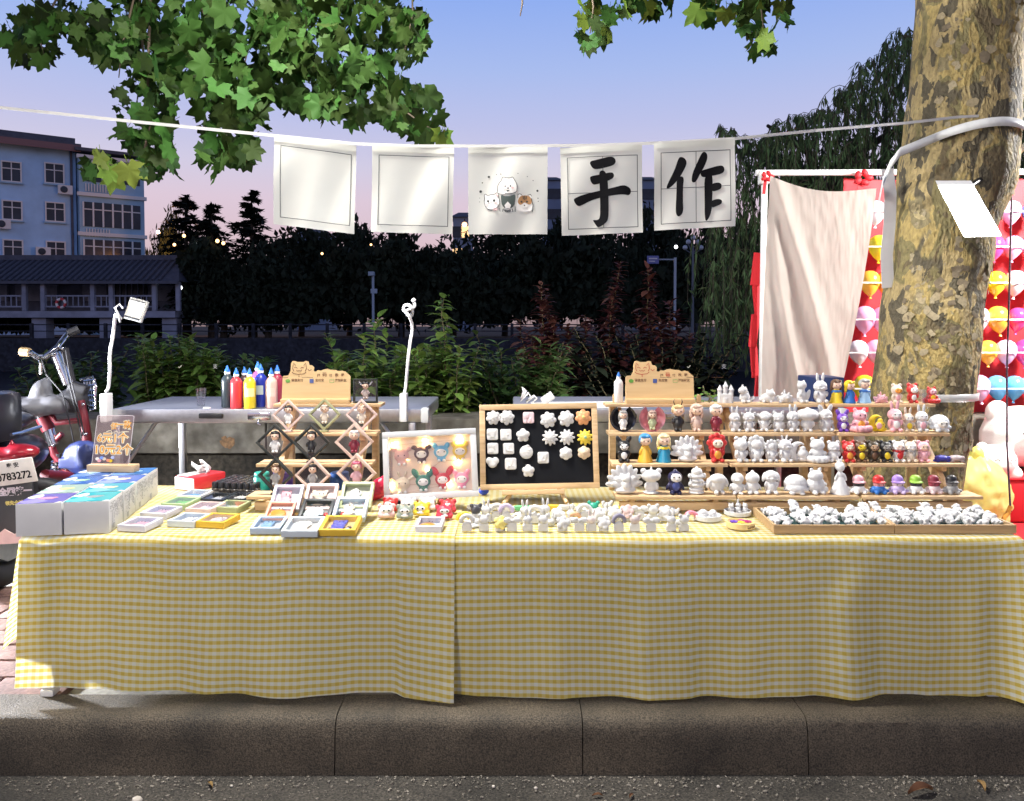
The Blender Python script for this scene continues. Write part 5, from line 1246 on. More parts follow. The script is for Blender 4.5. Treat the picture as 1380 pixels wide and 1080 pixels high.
EARS = {'rabbit': sym([(S_, (.85, 0, 7.6), (.5, .4, 1.6), (0, 8, 0))]), 'bear': sym([(S_, (1.45, 0, 6.5), (.75, .5, .75))]), 'cat': sym([(S_, (1.25, 0, 6.5), (.65, .4, 1.05), (0, 25, 0))]),
        'dog': sym([(S_, (1.95, -.1, 4.8), (.55, .8, 1.45), (0, -14, 0))]), 'deer': sym([(S_, (1.9, 0, 6.2), (.9, .4, .5), (0, -30, 0)), (S_, (.7, 0, 7.2), (.3, .3, 1.0), (0, 15, 0))]), 'none': [], 'fox': sym([(S_, (1.5, 0, 6.9), (.8, .4, 1.5), (0, 32, 0))])}
def petals(n, r, z, pr, tilt=0, y=-.2):
    out = []
    for k in range(n):
        a = 360 / n * k; out.append((S_, (math.sin(R(a)) * r, y, z + math.cos(R(a)) * r), pr, (0, a, 0)))
    return out
def ringz(n, r, z, pr, cy=0): return [(S_, (math.cos(6.283 * k / n) * r, cy + math.sin(6.283 * k / n) * r, z), (pr, pr, pr)) for k in range(n)]
def lotusp():
    out = [(S_, (0, 0, .8), (2.4, 1.6, .8)), (S_, (0, -.9, 1.9), (1.0, .9, 1.2)), (S_, (0, -.9, 3.3), (.95, .9, .9))]
    for k in range(9):
        a = -88 + 22 * k; out.append((S_, (math.sin(R(a)) * 2.3, .5, 1.9 + math.cos(R(a)) * 2.6), (.75, .45, 1.9), (0, a, 0)))
    for k in range(6):
        a = -70 + 28 * k; out.append((S_, (math.sin(R(a)) * 1.8, -.2, 1.3 + math.cos(R(a)) * 1.6), (.65, .4, 1.5), (0, a, 0)))
    return out
SHAPES = {
 'rabbit': SIT + HEAD + EARS['rabbit'], 'bear': SIT + HEAD + EARS['bear'], 'cat': SIT + HEAD + EARS['cat'] + [(S_, (1.9, .8, 1.3), (.45, .5, 1.3), (0, 25, 0))], 'dog': SIT + HEAD + EARS['dog'],
 'deer': SIT + HEAD + EARS['deer'], 'fox': SIT + HEAD + EARS['fox'],
 'mushroom': [(S_, (0, 0, 2.2), (1.7, 1.5, 2.2)), (S_, (0, 0, 4.7), (3.2, 2.8, 1.7)), (S_, (0, 0, 6.2), (.7, .7, .6))] + sym([(S_, (.8, -.9, .4), (.6, .8, .45)), (S_, (1.5, -.6, 2.2), (.45, .5, .8))]),
 'castle': [('b', (0, 0, 1.6), (4.4, 2.2, 3.2)), ('b', (0, -1.1, .9), (1.3, .6, 1.8))] + [q for x, h in ((-1.9, 4.4), (0, 5.6), (1.9, 4.4)) for q in (('k', (x, 0, 0), .85, .8, h), ('k', (x, 0, h), 1.05, .08, 2.0))],
 'dragon': [(S_, (0, 0, 2.0), (2.0, 1.7, 2.0)), (S_, (-.8, -.3, 4.6), (1.7, 1.5, 1.4)), (S_, (-1.9, -.8, 4.4), (.9, .8, .7)), (S_, (2.4, .3, 1.0), (1.5, .7, .6), (0, -25, 0)), (S_, (3.4, .3, 1.8), (.5, .4, .8))] + sym([(S_, (1.0, -1.2, .6), (.8, 1.0, .6))]) + [(S_, (-.8, 0, 6.2), (.35, .5, .7)), (S_, (.4, .2, 5.4), (.35, .5, .6)), (S_, (1.3, .6, 3.7), (.4, .5, .6))],
 'pup': [(S_, (.4, 0, 1.8), (2.4, 1.6, 1.8)), (S_, (1.4, -.4, 3.4), (1.6, 1.4, 1.3)), (S_, (2.4, -.8, 3.1), (.7, .6, .5)), (S_, (-1.7, .2, 1.2), (.9, .8, 1.0)), (S_, (-.9, -1, .5), (.6, .8, .5)), (S_, (1.5, -1, .5), (.6, .8, .5)), (S_, (.5, .3, 4.2), (.5, .5, .8), (0, -30, 0)), (S_, (2.1, .3, 4.6), (.45, .4, .6))],
 'piglet': [(S_, (0, 0, 1.4), (2.9, 1.7, 1.5)), (S_, (0, -1.1, 2.1), (1.6, 1.1, 1.3)), (S_, (0, -2.1, 1.9), (.7, .4, .5)), (S_, (0, .2, 3.6), (.4, .4, 1.3))] + sym([(S_, (1.2, -.6, 3.2), (.55, .4, .7), (0, 30, 0)), (S_, (2.2, -.8, .5), (.7, .7, .5)), (S_, (2.5, .2, 2.2), (.7, .6, .6))]),
 'squirrel': [(S_, (-.4, 0, 2.2), (1.7, 1.5, 2.3)), (S_, (-.6, -.3, 5.9), (1.6, 1.5, 1.5)), (S_, (-.6, -.2, 4.2), (1.1, 1.1, 1.2)), (S_, (2.0, .3, 2.2), (.8, .7, 2.4), (0, 22, 0)), (S_, (-1.2, -1.3, .6), (.7, .9, .6)), (S_, (.6, -1.3, .6), (.7, .9, .6)), (S_, (-1.5, -1.0, 3.1), (.4, .6, .9)), (S_, (-1.6, 0, 7.0), (.4, .35, .6)), (S_, (.3, 0, 7.1), (.4, .35, .6))],
 'lion': SIT + [(S_, (0, -.4, 5.2), (1.5, 1.3, 1.4))] + petals(11, 1.9, 5.2, (.62, .55, .8)) + [(S_, (2.1, .4, 1.2), (.4, .4, 1.2), (0, 20, 0))],
 'flower': SIT + [(S_, (0, -.5, 5.2), (1.6, 1.3, 1.5))] + petals(8, 2.0, 5.3, (.95, .5, .85)),
 'hood': SIT + [(S_, (0, -.1, 5.3), (2.2, 1.9, 2.1)), (S_, (0, -1.5, 5.1), (1.5, .8, 1.4))] + sym([(S_, (1.4, 0, 7.2), (.8, .6, .7))]),
 'monkey': [(S_, (0, 0, 2.3), (1.6, 1.4, 2.2)), (S_, (.2, -.2, 5.4), (1.9, 1.7, 1.7)), (S_, (.2, -1.6, 5.0), (1.2, .6, .9))] + sym([(S_, (2.1, -.1, 5.6), (.8, .4, .8)), (S_, (.9, -1.3, .6), (.6, 1.0, .6)), (S_, (1.5, -.8, 3.0), (.45, .5, 1.2), (0, 25, 0))]) + [(S_, (2.0, .6, 1.6), (.35, .4, 1.4), (0, 35, 0))],
 'moon': [(S_, (math.cos(R(a)) * 2.2 + .2, .2, 2.9 + math.sin(R(a)) * 2.5), (.25 + .95 * math.sin(R((a + 10 - 60) * .72)) ** 2, .7, .25 + .95 * math.sin(R((a + 10 - 60) * .72)) ** 2)) for a in range(60, 310, 14)] + [(S_, (.9, -.5, 2.3), (1.7, 1.3, 1.5)), (S_, (1.2, -.4, .9), (2.0, 1.3, .9)), (S_, (.9, -.4, 3.9), (.9, .8, .8))],
 'ring_cat': ringz(14, 2.6, 1.0, 1.0) + [(S_, (0, 0, 2.4), (2.0, 1.7, 1.8)), (S_, (0, -.2, 4.6), (2.0, 1.7, 1.6))] + sym([(S_, (1.2, 0, 6.0), (.6, .4, .9), (0, 22, 0)), (S_, (1.9, -.8, 2.6), (.5, .7, .5))]),
 'lotus': lotusp(),
 'frog': [(S_, (0, 0, .35), (2.1, 1.9, .4)), (S_, (0, 0, 2.0), (1.5, 1.3, 2.0)), (S_, (0, 0, 4.6), (2.6, 2.1, 1.6)), (S_, (0, 0, 6.4), (.3, .3, .7))] + sym([(S_, (2.0, 0, 5.9), (.8, .6, .75)), (S_, (1.4, -.5, 2.0), (.5, .6, 1.0))]),
 'stack': [(S_, (0, 0, .4), (2.2, 2.0, .45))] + [(S_, (0, 0, 1.2 + k * 1.15), (2.0 - .08 * k + .3 * (k % 2), 1.8, .75)) for k in range(4)] + [(S_, (0, -.2, 5.8), (1.5, 1.4, 1.1)), (S_, (0, 0, 6.9), (.3, .3, .5))] + sym([(S_, (1.9, -.4, 4.8), (.6, .5, .7)), (S_, (1.9, -.6, 2.8), (.5, .6, .6))]),
 'puppy_hat': [(S_, (0, 0, 2.6), (2.4, 2.0, 2.3)), (S_, (0, -.6, 4.0), (2.2, 1.8, 1.4))] + sym([(S_, (2.4, -.2, 3.0), (.8, .9, 1.5), (0, -22, 0)), (S_, (.9, -1.7, .6), (.6, .8, .6))]),
 'duckling': [(S_, (0, 0, 1.7), (1.8, 1.6, 1.7)), (S_, (0, -.2, 4.2), (1.75, 1.6, 1.6)), (S_, (0, -1.7, 3.9), (.7, .5, .3))] + sym([(S_, (1.8, -.2, 1.8), (.5, .8, 1.0), (0, -20, 0)), (S_, (.9, -1.5, .35), (.7, .8, .35))]),
 'bird': [(S_, (0, 0, 2.0), (1.9, 1.7, 2.0)), (S_, (0, -.2, 4.3), (1.95, 1.8, 1.7)), (S_, (0, 0, 6.0), (.5, .5, .5))] + sym([(S_, (1.9, -.3, 1.9), (.4, .8, 1.0), (0, -25, 0)), (S_, (.9, -1.4, .5), (.7, .9, .5))]),
 'round': [(S_, (0, 0, 2.6), (3.1, 2.5, 2.6)), (S_, (0, -1.2, 1.6), (2.5, 1.7, 1.5))] + sym([(S_, (1.3, -2.2, .5), (.8, .7, .5)), (S_, (2.7, -1.0, 1.4), (.6, .7, .6))]),
 'big_cat': [(S_, (0, 0, 2.5), (2.8, 2.1, 2.5)), (S_, (-.2, -.3, 5.0), (2.2, 1.8, 1.7)), (S_, (2.6, -.6, 1.2), (1.0, 1.0, .9)), (S_, (2.2, -.8, 2.7), (.8, .9, .6))] + sym([(S_, (1.2, 0, 6.5), (.6, .4, .9), (0, 22, 0)), (S_, (1.2, -1.8, .6), (.8, .9, .6))]),
 'princess': [('k', (0, 0, 0), 2.5, .9, 4.2), (S_, (0, 0, 4.6), (.95, .8, 1.1)), (S_, (0, -.1, 6.7), (1.05, 1.0, 1.15)), (S_, (0, .3, 7.0), (1.25, 1.0, 1.2)), (S_, (0, .3, 8.3), (.55, .5, .5))] + sym([(S_, (1.15, -.3, 4.3), (.32, .35, 1.1), (0, -22, 0)), (S_, (1.6, -.6, 1.0), (.9, .8, 1.0)), (S_, (.5, .3, 8.9), (.2, .2, .7), (0, 12, 0))]),
 'turtle': [(S_, (0, 0, 1.3), (2.6, 1.9, 1.2)), (S_, (1.9, -.9, 1.5), (.9, .9, .8))] + sym([(S_, (1.9, -1.0, .4), (.8, .6, .4)), (S_, (2.1, .8, .4), (.8, .6, .4))]),
}
WN = {'rabbit': 'rabbit with upright ears', 'bear': 'seated bear', 'cat': 'seated cat', 'dog': 'floppy eared dog', 'deer': 'long eared fawn', 'fox': 'big eared fox', 'mushroom': 'mushroom figure', 'castle': 'castle', 'dragon': 'little dragon', 'pup': 'crouching pup', 'piglet': 'piglet', 'squirrel': 'tall squirrel', 'lion': 'maned lion', 'flower': 'flower headed figure', 'hood': 'hooded bear', 'monkey': 'monkey', 'moon': 'crescent moon figure', 'ring_cat': 'cat in a swim ring', 'lotus': 'lotus with many petals', 'frog': 'wide headed frog', 'stack': 'ringed standing figure', 'puppy_hat': 'long eared puppy', 'duckling': 'duckling', 'bird': 'round chick', 'round': 'round bun figure', 'big_cat': 'plump cat', 'princess': 'lady in a wide dress'}
def plaster(kind, px, tier, label, sc_=1., rz=None, dx=0):
    Y, z = TIER[tier]; o = obj('plaster_figurine', blob('w_' + kind, SHAPES[kind]), PLASTER)
    sc_ *= 1.07; o.location = (xat(px, Y, z), Y - .004, z + .0004); o.scale = (sc_,) * 3; o.rotation_euler = (0, 0, R(random.uniform(-16, 16) if rz is None else rz))
    tag(o, label, 'figurine', 'plain plaster figurines on the stands')
TN = ['top', 'second', 'third', 'lowest']
WHITE_FIGS = [  # kind, px, tier, scale
 ('castle', 977, 0, .82), ('dragon', 1003, 0, .78), ('pup', 1032, 0, .80), ('piglet', 1057, 0, .80), ('squirrel', 1081, 0, .86), ('rabbit', 1104, 0, .95),
 ('rabbit', 989, 1, .78), ('deer', 1008, 1, .80), ('monkey', 1029, 1, .80), ('cat', 1048, 1, .78), ('rabbit', 1067, 1, .84), ('mushroom', 1087, 1, 1.0), ('fox', 1111, 1, .92), 
 ('hood', 997, 2, .88), ('flower', 1018, 2, .90), ('lion', 1038, 2, .78), ('deer', 1056, 2, .90), ('moon', 1076, 2, .92), ('ring_cat', 1100, 2, .98), ('bear', 1122, 2, .80),
 ('duckling', 993, 3, .94), ('bird', 1013, 3, .94), ('dog', 1038, 3, .90), ('round', 1071, 3, .96), ('big_cat', 1098, 3, .92), ('princess', 1131, 3, 1.02),
 ('lotus', 926, 2, 1.12), ('lotus', 842, 3, 1.22), ('frog', 877, 3, 1.0), ('stack', 938, 3, .98), ('puppy_hat', 965, 3, .98)]
for i, (k, px, t, s) in enumerate(WHITE_FIGS):
    nb = [w for w in WHITE_FIGS if w[2] == t and w[1] != px]; nb.sort(key=lambda w: abs(w[1] - px))
    plaster(k, px, t, 'white plaster %s on the %s tier beside the %s' % (WN[k], TN[t], WN[nb[0][0]]), s)

# ---- painted figures: a body, a face, hair or hood, eyes
def eyes(t, x, y, z, r=.0016):
    for s in (-1, 1): obj('eye', EYEM, EYE_M, t, loc=(s * x, y, z)).scale = (r / .0016,) * 3
EYEM = MB().ball((0, 0, 0), (.0016, .0008, .002), None, 8, 6).mesh('eye', 180)
def at(px, tier): 
    Y, z = TIER[tier]; return Vector((xat(px, Y, z), Y - .004, z + .0004))
def doll(loc, label, dress, hair, sc_=1., sleeve=None, long_hair=True, horns=None, group='painted dolls on the stands', name='painted_doll', skin=None, rz=0, slim=False):
    sc_ *= 1.10
    t = thing(name, label, 'figurine', loc, (0, 0, rz), group, sc_)
    if slim: obj('body', blob('slim_body', [(S_, (0, 0, 2.0), (1.35, 1.1, 2.0)), (S_, (0, 0, 3.6), (1.1, .9, .9))] + sym([(S_, (1.2, -.4, 3.0), (.4, .4, 1.0), (0, -20, 0)), (S_, (.6, -.6, .5), (.5, .8, .5))])), paint(dress), t)
    else: obj('dress', blob('dress', [('k', (0, 0, 0), 2.1, 1.0, 3.6), (S_, (0, 0, 3.6), (1.2, 1.0, 1.1)), (S_, (0, 0, .35), (2.1, 2.0, .4))] + sym([(S_, (1.2, -.5, 2.9), (.42, .45, 1.1), (0, -18, 0))])), paint(dress), t)
    obj('head', blob('doll_head', [(S_, (0, -.2, 5.7), (1.55, 1.4, 1.4)), (S_, (0, 0, 4.3), (.55, .5, .6)), (S_, (0, -1.6, 5.4), (.18, .2, .15))]), paint(skin) if skin else SKIN, t)
    h = [(S_, (0, .35, 6.1), (1.75, 1.45, 1.5))] + sym([(S_, (1.35, -.1, 5.9), (.45, .8, .9))])
    if long_hair: h += sym([(S_, (1.45, .2, 4.8), (.5, .6, 1.4))]) + [(S_, (0, 1.0, 4.9), (1.4, .7, 1.6))]
    h += [(S_, (-.5, -1.0, 6.8), (.9, .5, .5), (0, 20, 0)), (S_, (.6, -.95, 6.85), (.8, .5, .45), (0, -20, 0))]
    obj('hair', blob('hair%d' % long_hair, h), paint(hair), t)
    if sleeve: obj('collar', blob('collar', [(S_, (0, -.1, 3.7), (1.45, 1.15, .6))] + sym([(S_, (1.2, -.2, 3.5), (.6, .6, .6))])), paint(sleeve), t)
    if horns:
        for s in (-1, 1): obj('horn', MB().tube([(s * .009, 0, .073), (s * .012, 0, .082), (s * .010, 0, .090)], [.002, .0015, .0004], 6), paint(horns), t, 180)
    eyes(t, .0055, -.0155, .0565); return t
FACE_AT = {'round': (0, -.9, -2.5, 1.1), 'piglet': (0, -.55, -2.6, .8), 'moon': (.9, -.1, -2.4, .75), 'turtle': (1.9, -.5, -3.3, .45), 'hood': (0, -.55, .2, 1), 'flower': (0, -.2, .3, 1), 'ring_cat': (0, -.2, -.3, 1), 'monkey': (.2, -.2, .2, 1), 'bird': (0, -.3, -.5, 1)}
def suit(loc, label, kind, suit_c, face_c, belly_c=None, sc_=1., group='painted animals on the stands', rz=0, name='painted_figurine', scarf=None):
    sc_ *= 1.06
    t = thing(name, label, 'figurine', loc, (0, 0, rz), group, sc_)
    obj('body', blob('w_' + kind, SHAPES[kind]), paint(suit_c), t)
    dx, dy, dz, k = FACE_AT.get(kind, (0, 0, 0, 1)); fo = Vector((dx * .01, dy * .01, dz * .01 + .049 * (1 - k)))
    f = obj('face', blob('facepatch', [(S_, (0, -1.35, 4.9), (1.45, .75, 1.15)), (S_, (0, -2.05, 4.6), (.5, .25, .35))]), paint(face_c), t, loc=fo); f.scale = (k,) * 3
    if belly_c: obj('belly', blob('bellypatch', [(S_, (0, -1.65, 2.2), (1.0, .5, 1.2))]), paint(belly_c), t)
    if scarf: obj('scarf', blob('scarf', ringz(12, 1.5, 3.7, .45, -.2) + [(S_, (.5, -1.9, 2.8), (.5, .3, .9))]), paint(scarf), t)
    eyes(f, .007, -.0205, .052, .0018); return t
YEL, BLU, REDP, PNK, ORG, BLK, CRM, PUR, BRN, GRNP, LBL, GRYP, DRED, WHT = (.80, .60, .03), (.03, .16, .50), (.55, .03, .03), (.76, .40, .45), (.72, .30, .04), (.02, .02, .022), (.72, .62, .50), (.18, .06, .45), (.12, .06, .03), (.30, .55, .06), (.25, .42, .62), (.35, .34, .33), (.22, .02, .04), (.80, .79, .77)
# top tier, trunk side
doll(at(1126, 0), 'painted doll in a yellow dress with dark hair and red bow', YEL, BRN, .88, BLU)
doll(at(1144, 0), 'painted doll in a bright blue dress with blond hair', BLU, YEL, .84, rz=15)
doll(at(1164, 0), 'painted doll in a pale blue gown with grey hair', LBL, GRYP, .90, BLU, False)
suit(at(1186, 0), 'painted pink piglet beside the doll in the pale gown', 'piglet', PNK, PNK, None, .68)
suit(at(1207, 0), 'painted cream baby with an orange face beside the pink piglet', 'hood', CRM, ORG, PNK, .72)
suit(at(1228, 0), 'painted white bear in a red hood beside the clear cup', 'hood', REDP, WHT, WHT, .74)
suit(at(1254, 0), 'painted red figure sitting in a yellow ring by the trunk', 'ring_cat', REDP, PNK, YEL, .70)
# second tier
suit(at(1134, 1), 'painted purple fox with a white face on the second tier', 'fox', PUR, WHT, WHT, .76)
suit(at(1157, 1), 'painted pink cat in an orange swim ring on the second tier', 'ring_cat', PNK, PNK, ORG, .98)
suit(at(1181, 1), 'painted yellow crescent moon with a pink sleeper', 'moon', YEL, PNK, PNK, .80)
suit(at(1204, 1), 'painted pink rabbit with long ears beside the yellow moon', 'rabbit', PNK, WHT, WHT, .95)
suit(at(1222, 1), 'painted cream rabbit with a yellow belly beside the pink rabbit', 'rabbit', CRM, WHT, YEL, .76)
suit(at(1240, 1), 'painted pale grey rabbit beside the round white figure', 'rabbit', (.62, .62, .62), WHT, PNK, .84)
suit(at(1264, 1), 'large round pale figure holding a yellow chick on the second tier', 'round', (.66, .70, .72), (.7, .66, .58), YEL, .92)
# third tier
for px, c, f, b_, lb, sf in ((1142, REDP, CRM, ORG, 'painted red bear with a cream face', None), (1158, BRN, YEL, YEL, 'painted brown bear with a yellow face and belly', None), (1175, (.05, .035, .02), (.5, .33, .2), BRN, 'painted dark brown bear with a tan face', None), (1192, BLK, (.35, .33, .3), YEL, 'painted black bear with a yellow belly', None),
                          (1209, WHT, (.78, .6, .5), REDP, 'painted white bear with a red scarf', REDP), (1225, CRM, WHT, None, 'painted cream bear with a white face', GRYP), (1242, PNK, (.78, .55, .4), PNK, 'painted pink bear at the end of the bear row', None)):
    suit(at(px, 2), lb + ' on the third tier', 'bear', c, f, b_, .82, scarf=sf)
suit(at(1268, 2), 'painted dark blue turtle with pale spots on the third tier', 'turtle', (.04, .04, .30), (.04, .04, .30), None, .74)
suit(at(1287, 2), 'painted grey turtle at the end of the third tier', 'turtle', (.40, .33, .34), (.40, .33, .34), None, .74)
# lowest tier: small sleepers with caps
def sleeper(px, cap, body, face_c, label, wide=1.):
    t = thing('capped_figurine', label, 'figurine', at(px, 3), (0, 0, random.uniform(-12, 12)), 'capped lying figurines on the lowest tier', 1.1)
    obj('body', blob('sleep_body', [(S_, (0, 0, 1.0), (2.2, 1.3, 1.0)), (S_, (0, -.6, 1.4), (1.5, 1.1, 1.1))] + sym([(S_, (2.0, -.7, .8), (.6, .6, .45)), (S_, (1.0, -1.4, .5), (.6, .6, .5))])), paint(body), t)
    obj('face', blob('sleep_face', [(S_, (0, -.5, 2.6), (1.5, 1.1, 1.1))]), paint(face_c), t)
    obj('cap', blob('sleep_cap', [(S_, (0, -.1, 3.6), (1.4, 1.2, 1.2)), (S_, (0, -.6, 3.0), (1.75, 1.3, .35))]), paint(cap), t)
    eyes(t, .006, -.0158, .0245, .0015)
sleeper(1155, PNK, WHT, (.05, .04, .04), 'lying figurine with a pale pink cap and dark face'); sleeper(1182, REDP, BLU, (.7, .3, .3), 'lying figurine with a red cap and blue body'); sleeper(1208, (.36, .22, .60), (.5, .4, .68), (.6, .45, .5), 'lying figurine with a purple cap')
sleeper(1232, GRNP, WHT, (.04, .04, .04), 'lying figurine with a lime green cap'); sleeper(1256, DRED, (.7, .55, .55), (.35, .05, .08), 'lying figurine with a dark red cap'); sleeper(1280, BLK, (.3, .3, .3), (.2, .2, .2), 'lying figurine with a black cap')
# painted dolls on the payment-sign stand
def bowl_doll(px, label, outer, dress, hair, clear=False):
    t = doll(at(px, 1) + Vector((0, -.006, .006)), label, dress, hair, .70, slim=True)
    mb = MB(); n, k = 26, 10; vs = []; fs = []
    for i in range(k + 1):
        a = R(-90 + 125 * i / k)
        for j in range(n + 1):
            q = R(-215 + 250 * j / n) ; r = .031
            vs.append((r * math.cos(q) * 1.0, .016 + .014 * math.cos(a), .032 + r * math.sin(q) * (1 if math.sin(q) < 0 else 1.0)))
    # an open dish: flattened half-shell standing on edge behind the doll
    mb = MB(); 
    for i in range(k + 1):
        for j in range(n + 1):
            q = R(205 + 310 * j / n - 90 + 25); rr = .036 * (.25 + .75 * i / k); pass
    prof = [(.006, .012), (.018, .010), (.028, .003), (.0345, -.008), (.036, -.014), (.034, -.0135), (.026, -.001), (.015, .007), (.006, .009)]
    m_ = len(prof); vs = []; fs = []; n = 28
    for j in range(n + 1):
        q = R(118 + 304 * j / n)
        for r, y in prof: vs.append((r * math.cos(q), .012 + y, .031 + r * math.sin(q)))
    for j in range(n):
        for i in range(m_ - 1): fs.append((j * m_ + i, j * m_ + i + 1, (j + 1) * m_ + i + 1, (j + 1) * m_ + i))
    d = obj('shell', MB().add(vs, fs), outer, t, 50); d.scale = (1.42,) * 3
bowl_doll(839, 'doll seated in a glossy black open shell on the second tier', mat('black_gloss', (.02, .02, .025), .12, coat=.5), WHT, GRYP)
bowl_doll(878, 'doll seated in a translucent pink open shell on the second tier', clear_mat('pink_resin', (.85, .45, .50), .45, .1), (.45, .5, .3), (.40, .28, .24))
doll(at(913, 1), 'doll in black with blond hair and small dark horns', BLK, (.72, .50, .24), .98, horns=(.05, .03, .02), long_hair=False, slim=True)
doll(at(938, 1), 'unpainted beige doll beside the horned doll', (.66, .50, .42), (.70, .52, .42), 1.0, slim=True)
doll(at(964, 1), 'doll in dark red with white hair on the second tier', DRED, WHT, .98, slim=True, long_hair=False)
suit(at(840, 2), 'black and white painted fox doll on the third tier', 'fox', BLK, WHT, WHT, .86)
doll(at(869, 2), 'doll in an orange robe with a blue scarf over its head', (.72, .40, .04), (.06, .26, .55), .98, long_hair=False)
doll(at(894, 2), 'doll in a blue robe with a cream headscarf', (.02, .24, .40), (.78, .62, .34), .98, YEL)
suit(at(965, 2), 'red flower headed figure with an orange belly on the third tier', 'flower', REDP, CRM, ORG, .98)
suit(at(909, 3), 'dark blue penguin figure between the frog and the ringed figure', 'bird', (.015, .015, .06), WHT, (.05, .07, .25), 1.0)

# ---- payment signs (codes left blank)
def pay_sign(label, px0, px1, red):
    Y, z = TIER[0]; x0, x1 = xat(px0, Y - .02, z), xat(px1, Y - .02, z); W = x1 - x0; H = W * .53
    t = thing('wooden_sign', label, 'sign', ((x0 + x1) / 2, Y - .012, z + .0005), (-6, 0, 0)); w = W / 2; k = W / 960.   # zoom pixels of the tracing
    def q(x, y): return ((x - 500) * k, (640 - y) * k)
    out = [q(30, 640), q(38, 285), q(55, 268), q(115, 262), q(145, 205), q(150, 100), q(165, 68), q(190, 62), q(235, 78), q(320, 78), q(350, 62), q(385, 72), q(400, 120), q(440, 125), q(465, 150), q(462, 205), q(490, 212), q(520, 190), q(560, 198), q(600, 180), q(650, 172), q(700, 185), q(760, 188), q(800, 205), q(850, 196), q(890, 208), q(930, 245), q(965, 275), q(968, 640)]
    pl = obj('board', MB().prism(out, .005, FLATM), PLY, t)
    ft = obj('base', MB().box((0, -.004, .007), (W * .98, .034, .014), bev=.002), PLY, t, 40); ft.rotation_euler = (R(6), 0, 0)
    IN = mat('brown_print', (.16, .07, .03), .6); IR = mat('red_print', (.45, .06, .03), .6) if red else IN
    def put(mb_or_me, name, m_, dz=.0012): 
        o = obj(name, mb_or_me, m_, pl); o.location = (0, -.0056 - dz * .2, 0); return o
    ln = MB()
    for pts in ([q(178, 130), q(185, 95), q(215, 125)], [q(325, 125), q(352, 92), q(358, 130)], [q(165, 215), q(185, 235), q(250, 248), q(330, 240), q(360, 215)], [q(195, 155), q(215, 148), q(240, 165)], [q(280, 165), q(300, 150), q(325, 160)], [q(225, 190), q(245, 205), q(260, 192), q(278, 205), q(300, 190)], [q(380, 175), q(405, 200), q(430, 180)], [q(262, 250), q(262, 285)], [q(178, 130), q(175, 170), q(190, 205)], [q(358, 130), q(362, 170), q(345, 205)]):
        ring_strip(ln, pts, 9 * k, 0, False)
    me = ln.mesh('cat_face'); me.transform(FLATM); put(me, 'cat_face', IR)
    for ch, x, y, s, m_ in (('扫', 530, 262, 44, IN), ('码', 612, 255, 62, IR), ('付', 695, 262, 42, IN), ('款', 778, 258, 46, IN), ('喔', 858, 258, 46, IN)):
        a, b_ = q(x, y); put(text_mesh(ch, s * k, s * k * .02, FLATM @ Matrix.Translation((a, b_, 0))), 'lettering', m_)
    for tx, x, ic, ix in (('微信支付', 240, (.12, .32, .05), 112), ('支付宝', 545, (.06, .10, .30), 437), ('添加好友', 832, (.20, .38, .10), 712)):
        a, b_ = q(x, 330); put(text_mesh(tx, 40 * k, 40 * k * .03, FLATM @ Matrix.Translation((a, b_, 0))), 'lettering', IN)
        a, b_ = q(x, 362); put(MB().box((a, 0, b_), (130 * k, .0002, 5 * k)), 'lettering', IN, 2)
        a, b_ = q(ix, 338)
        if tx == '微信支付':
            me = MB(); face(me, circle(a, b_, 32 * k, 26 * k), 0); ic_o = me.mesh('payment_mark'); ic_o.transform(FLATM); put(ic_o, 'payment_mark', paint(ic))
            me = MB(); ring_strip(me, [(a - 14 * k, b_), (a - 3 * k, b_ - 10 * k), (a + 16 * k, b_ + 12 * k)], 8 * k, .0004, False); me = me.mesh('tick'); me.transform(FLATM); put(me, 'tick', paint((.75, .75, .6)), 4)
        elif tx == '支付宝':
            me = MB(); face(me, [(a - 28 * k, b_ - 28 * k), (a + 28 * k, b_ - 28 * k), (a + 28 * k, b_ + 28 * k), (a - 28 * k, b_ + 28 * k)], 0); me = me.mesh('payment_mark'); me.transform(FLATM); put(me, 'payment_mark', paint(ic))
            put(text_mesh('支', 46 * k, 0, FLATM @ Matrix.Translation((a, b_, 0))), 'mark_letter', paint((.7, .7, .7)), 4)
        else:
            me = MB(); ring_strip(me, [(a - 28 * k, b_ - 22 * k), (a + 28 * k, b_ - 22 * k), (a + 28 * k, b_ + 22 * k), (a - 28 * k, b_ + 22 * k)], 8 * k, 0); me = me.mesh('payment_mark'); me.transform(FLATM); put(me, 'payment_mark', paint(ic))
pay_sign('cat shaped wooden payment sign above the diamond frames', 378, 473, False)
pay_sign('cat shaped wooden payment sign with red lettering above the painted dolls', 842, 937, True)
for px, lb in ((943, 'beside the payment sign'), (829, 'before the white paint bottle')):
    Y, z = TIER[0]; p = at(px, 0); tag(obj('wooden_peg', MB().prism([(-.006, 0), (.006, 0), (.004, .022), (-.003, .026), (-.006, .022)], .012, FLATM), PINE, None, None, p + Vector((0, .02, 0))), 'small pine peg standing on the top plank ' + lb, 'peg')

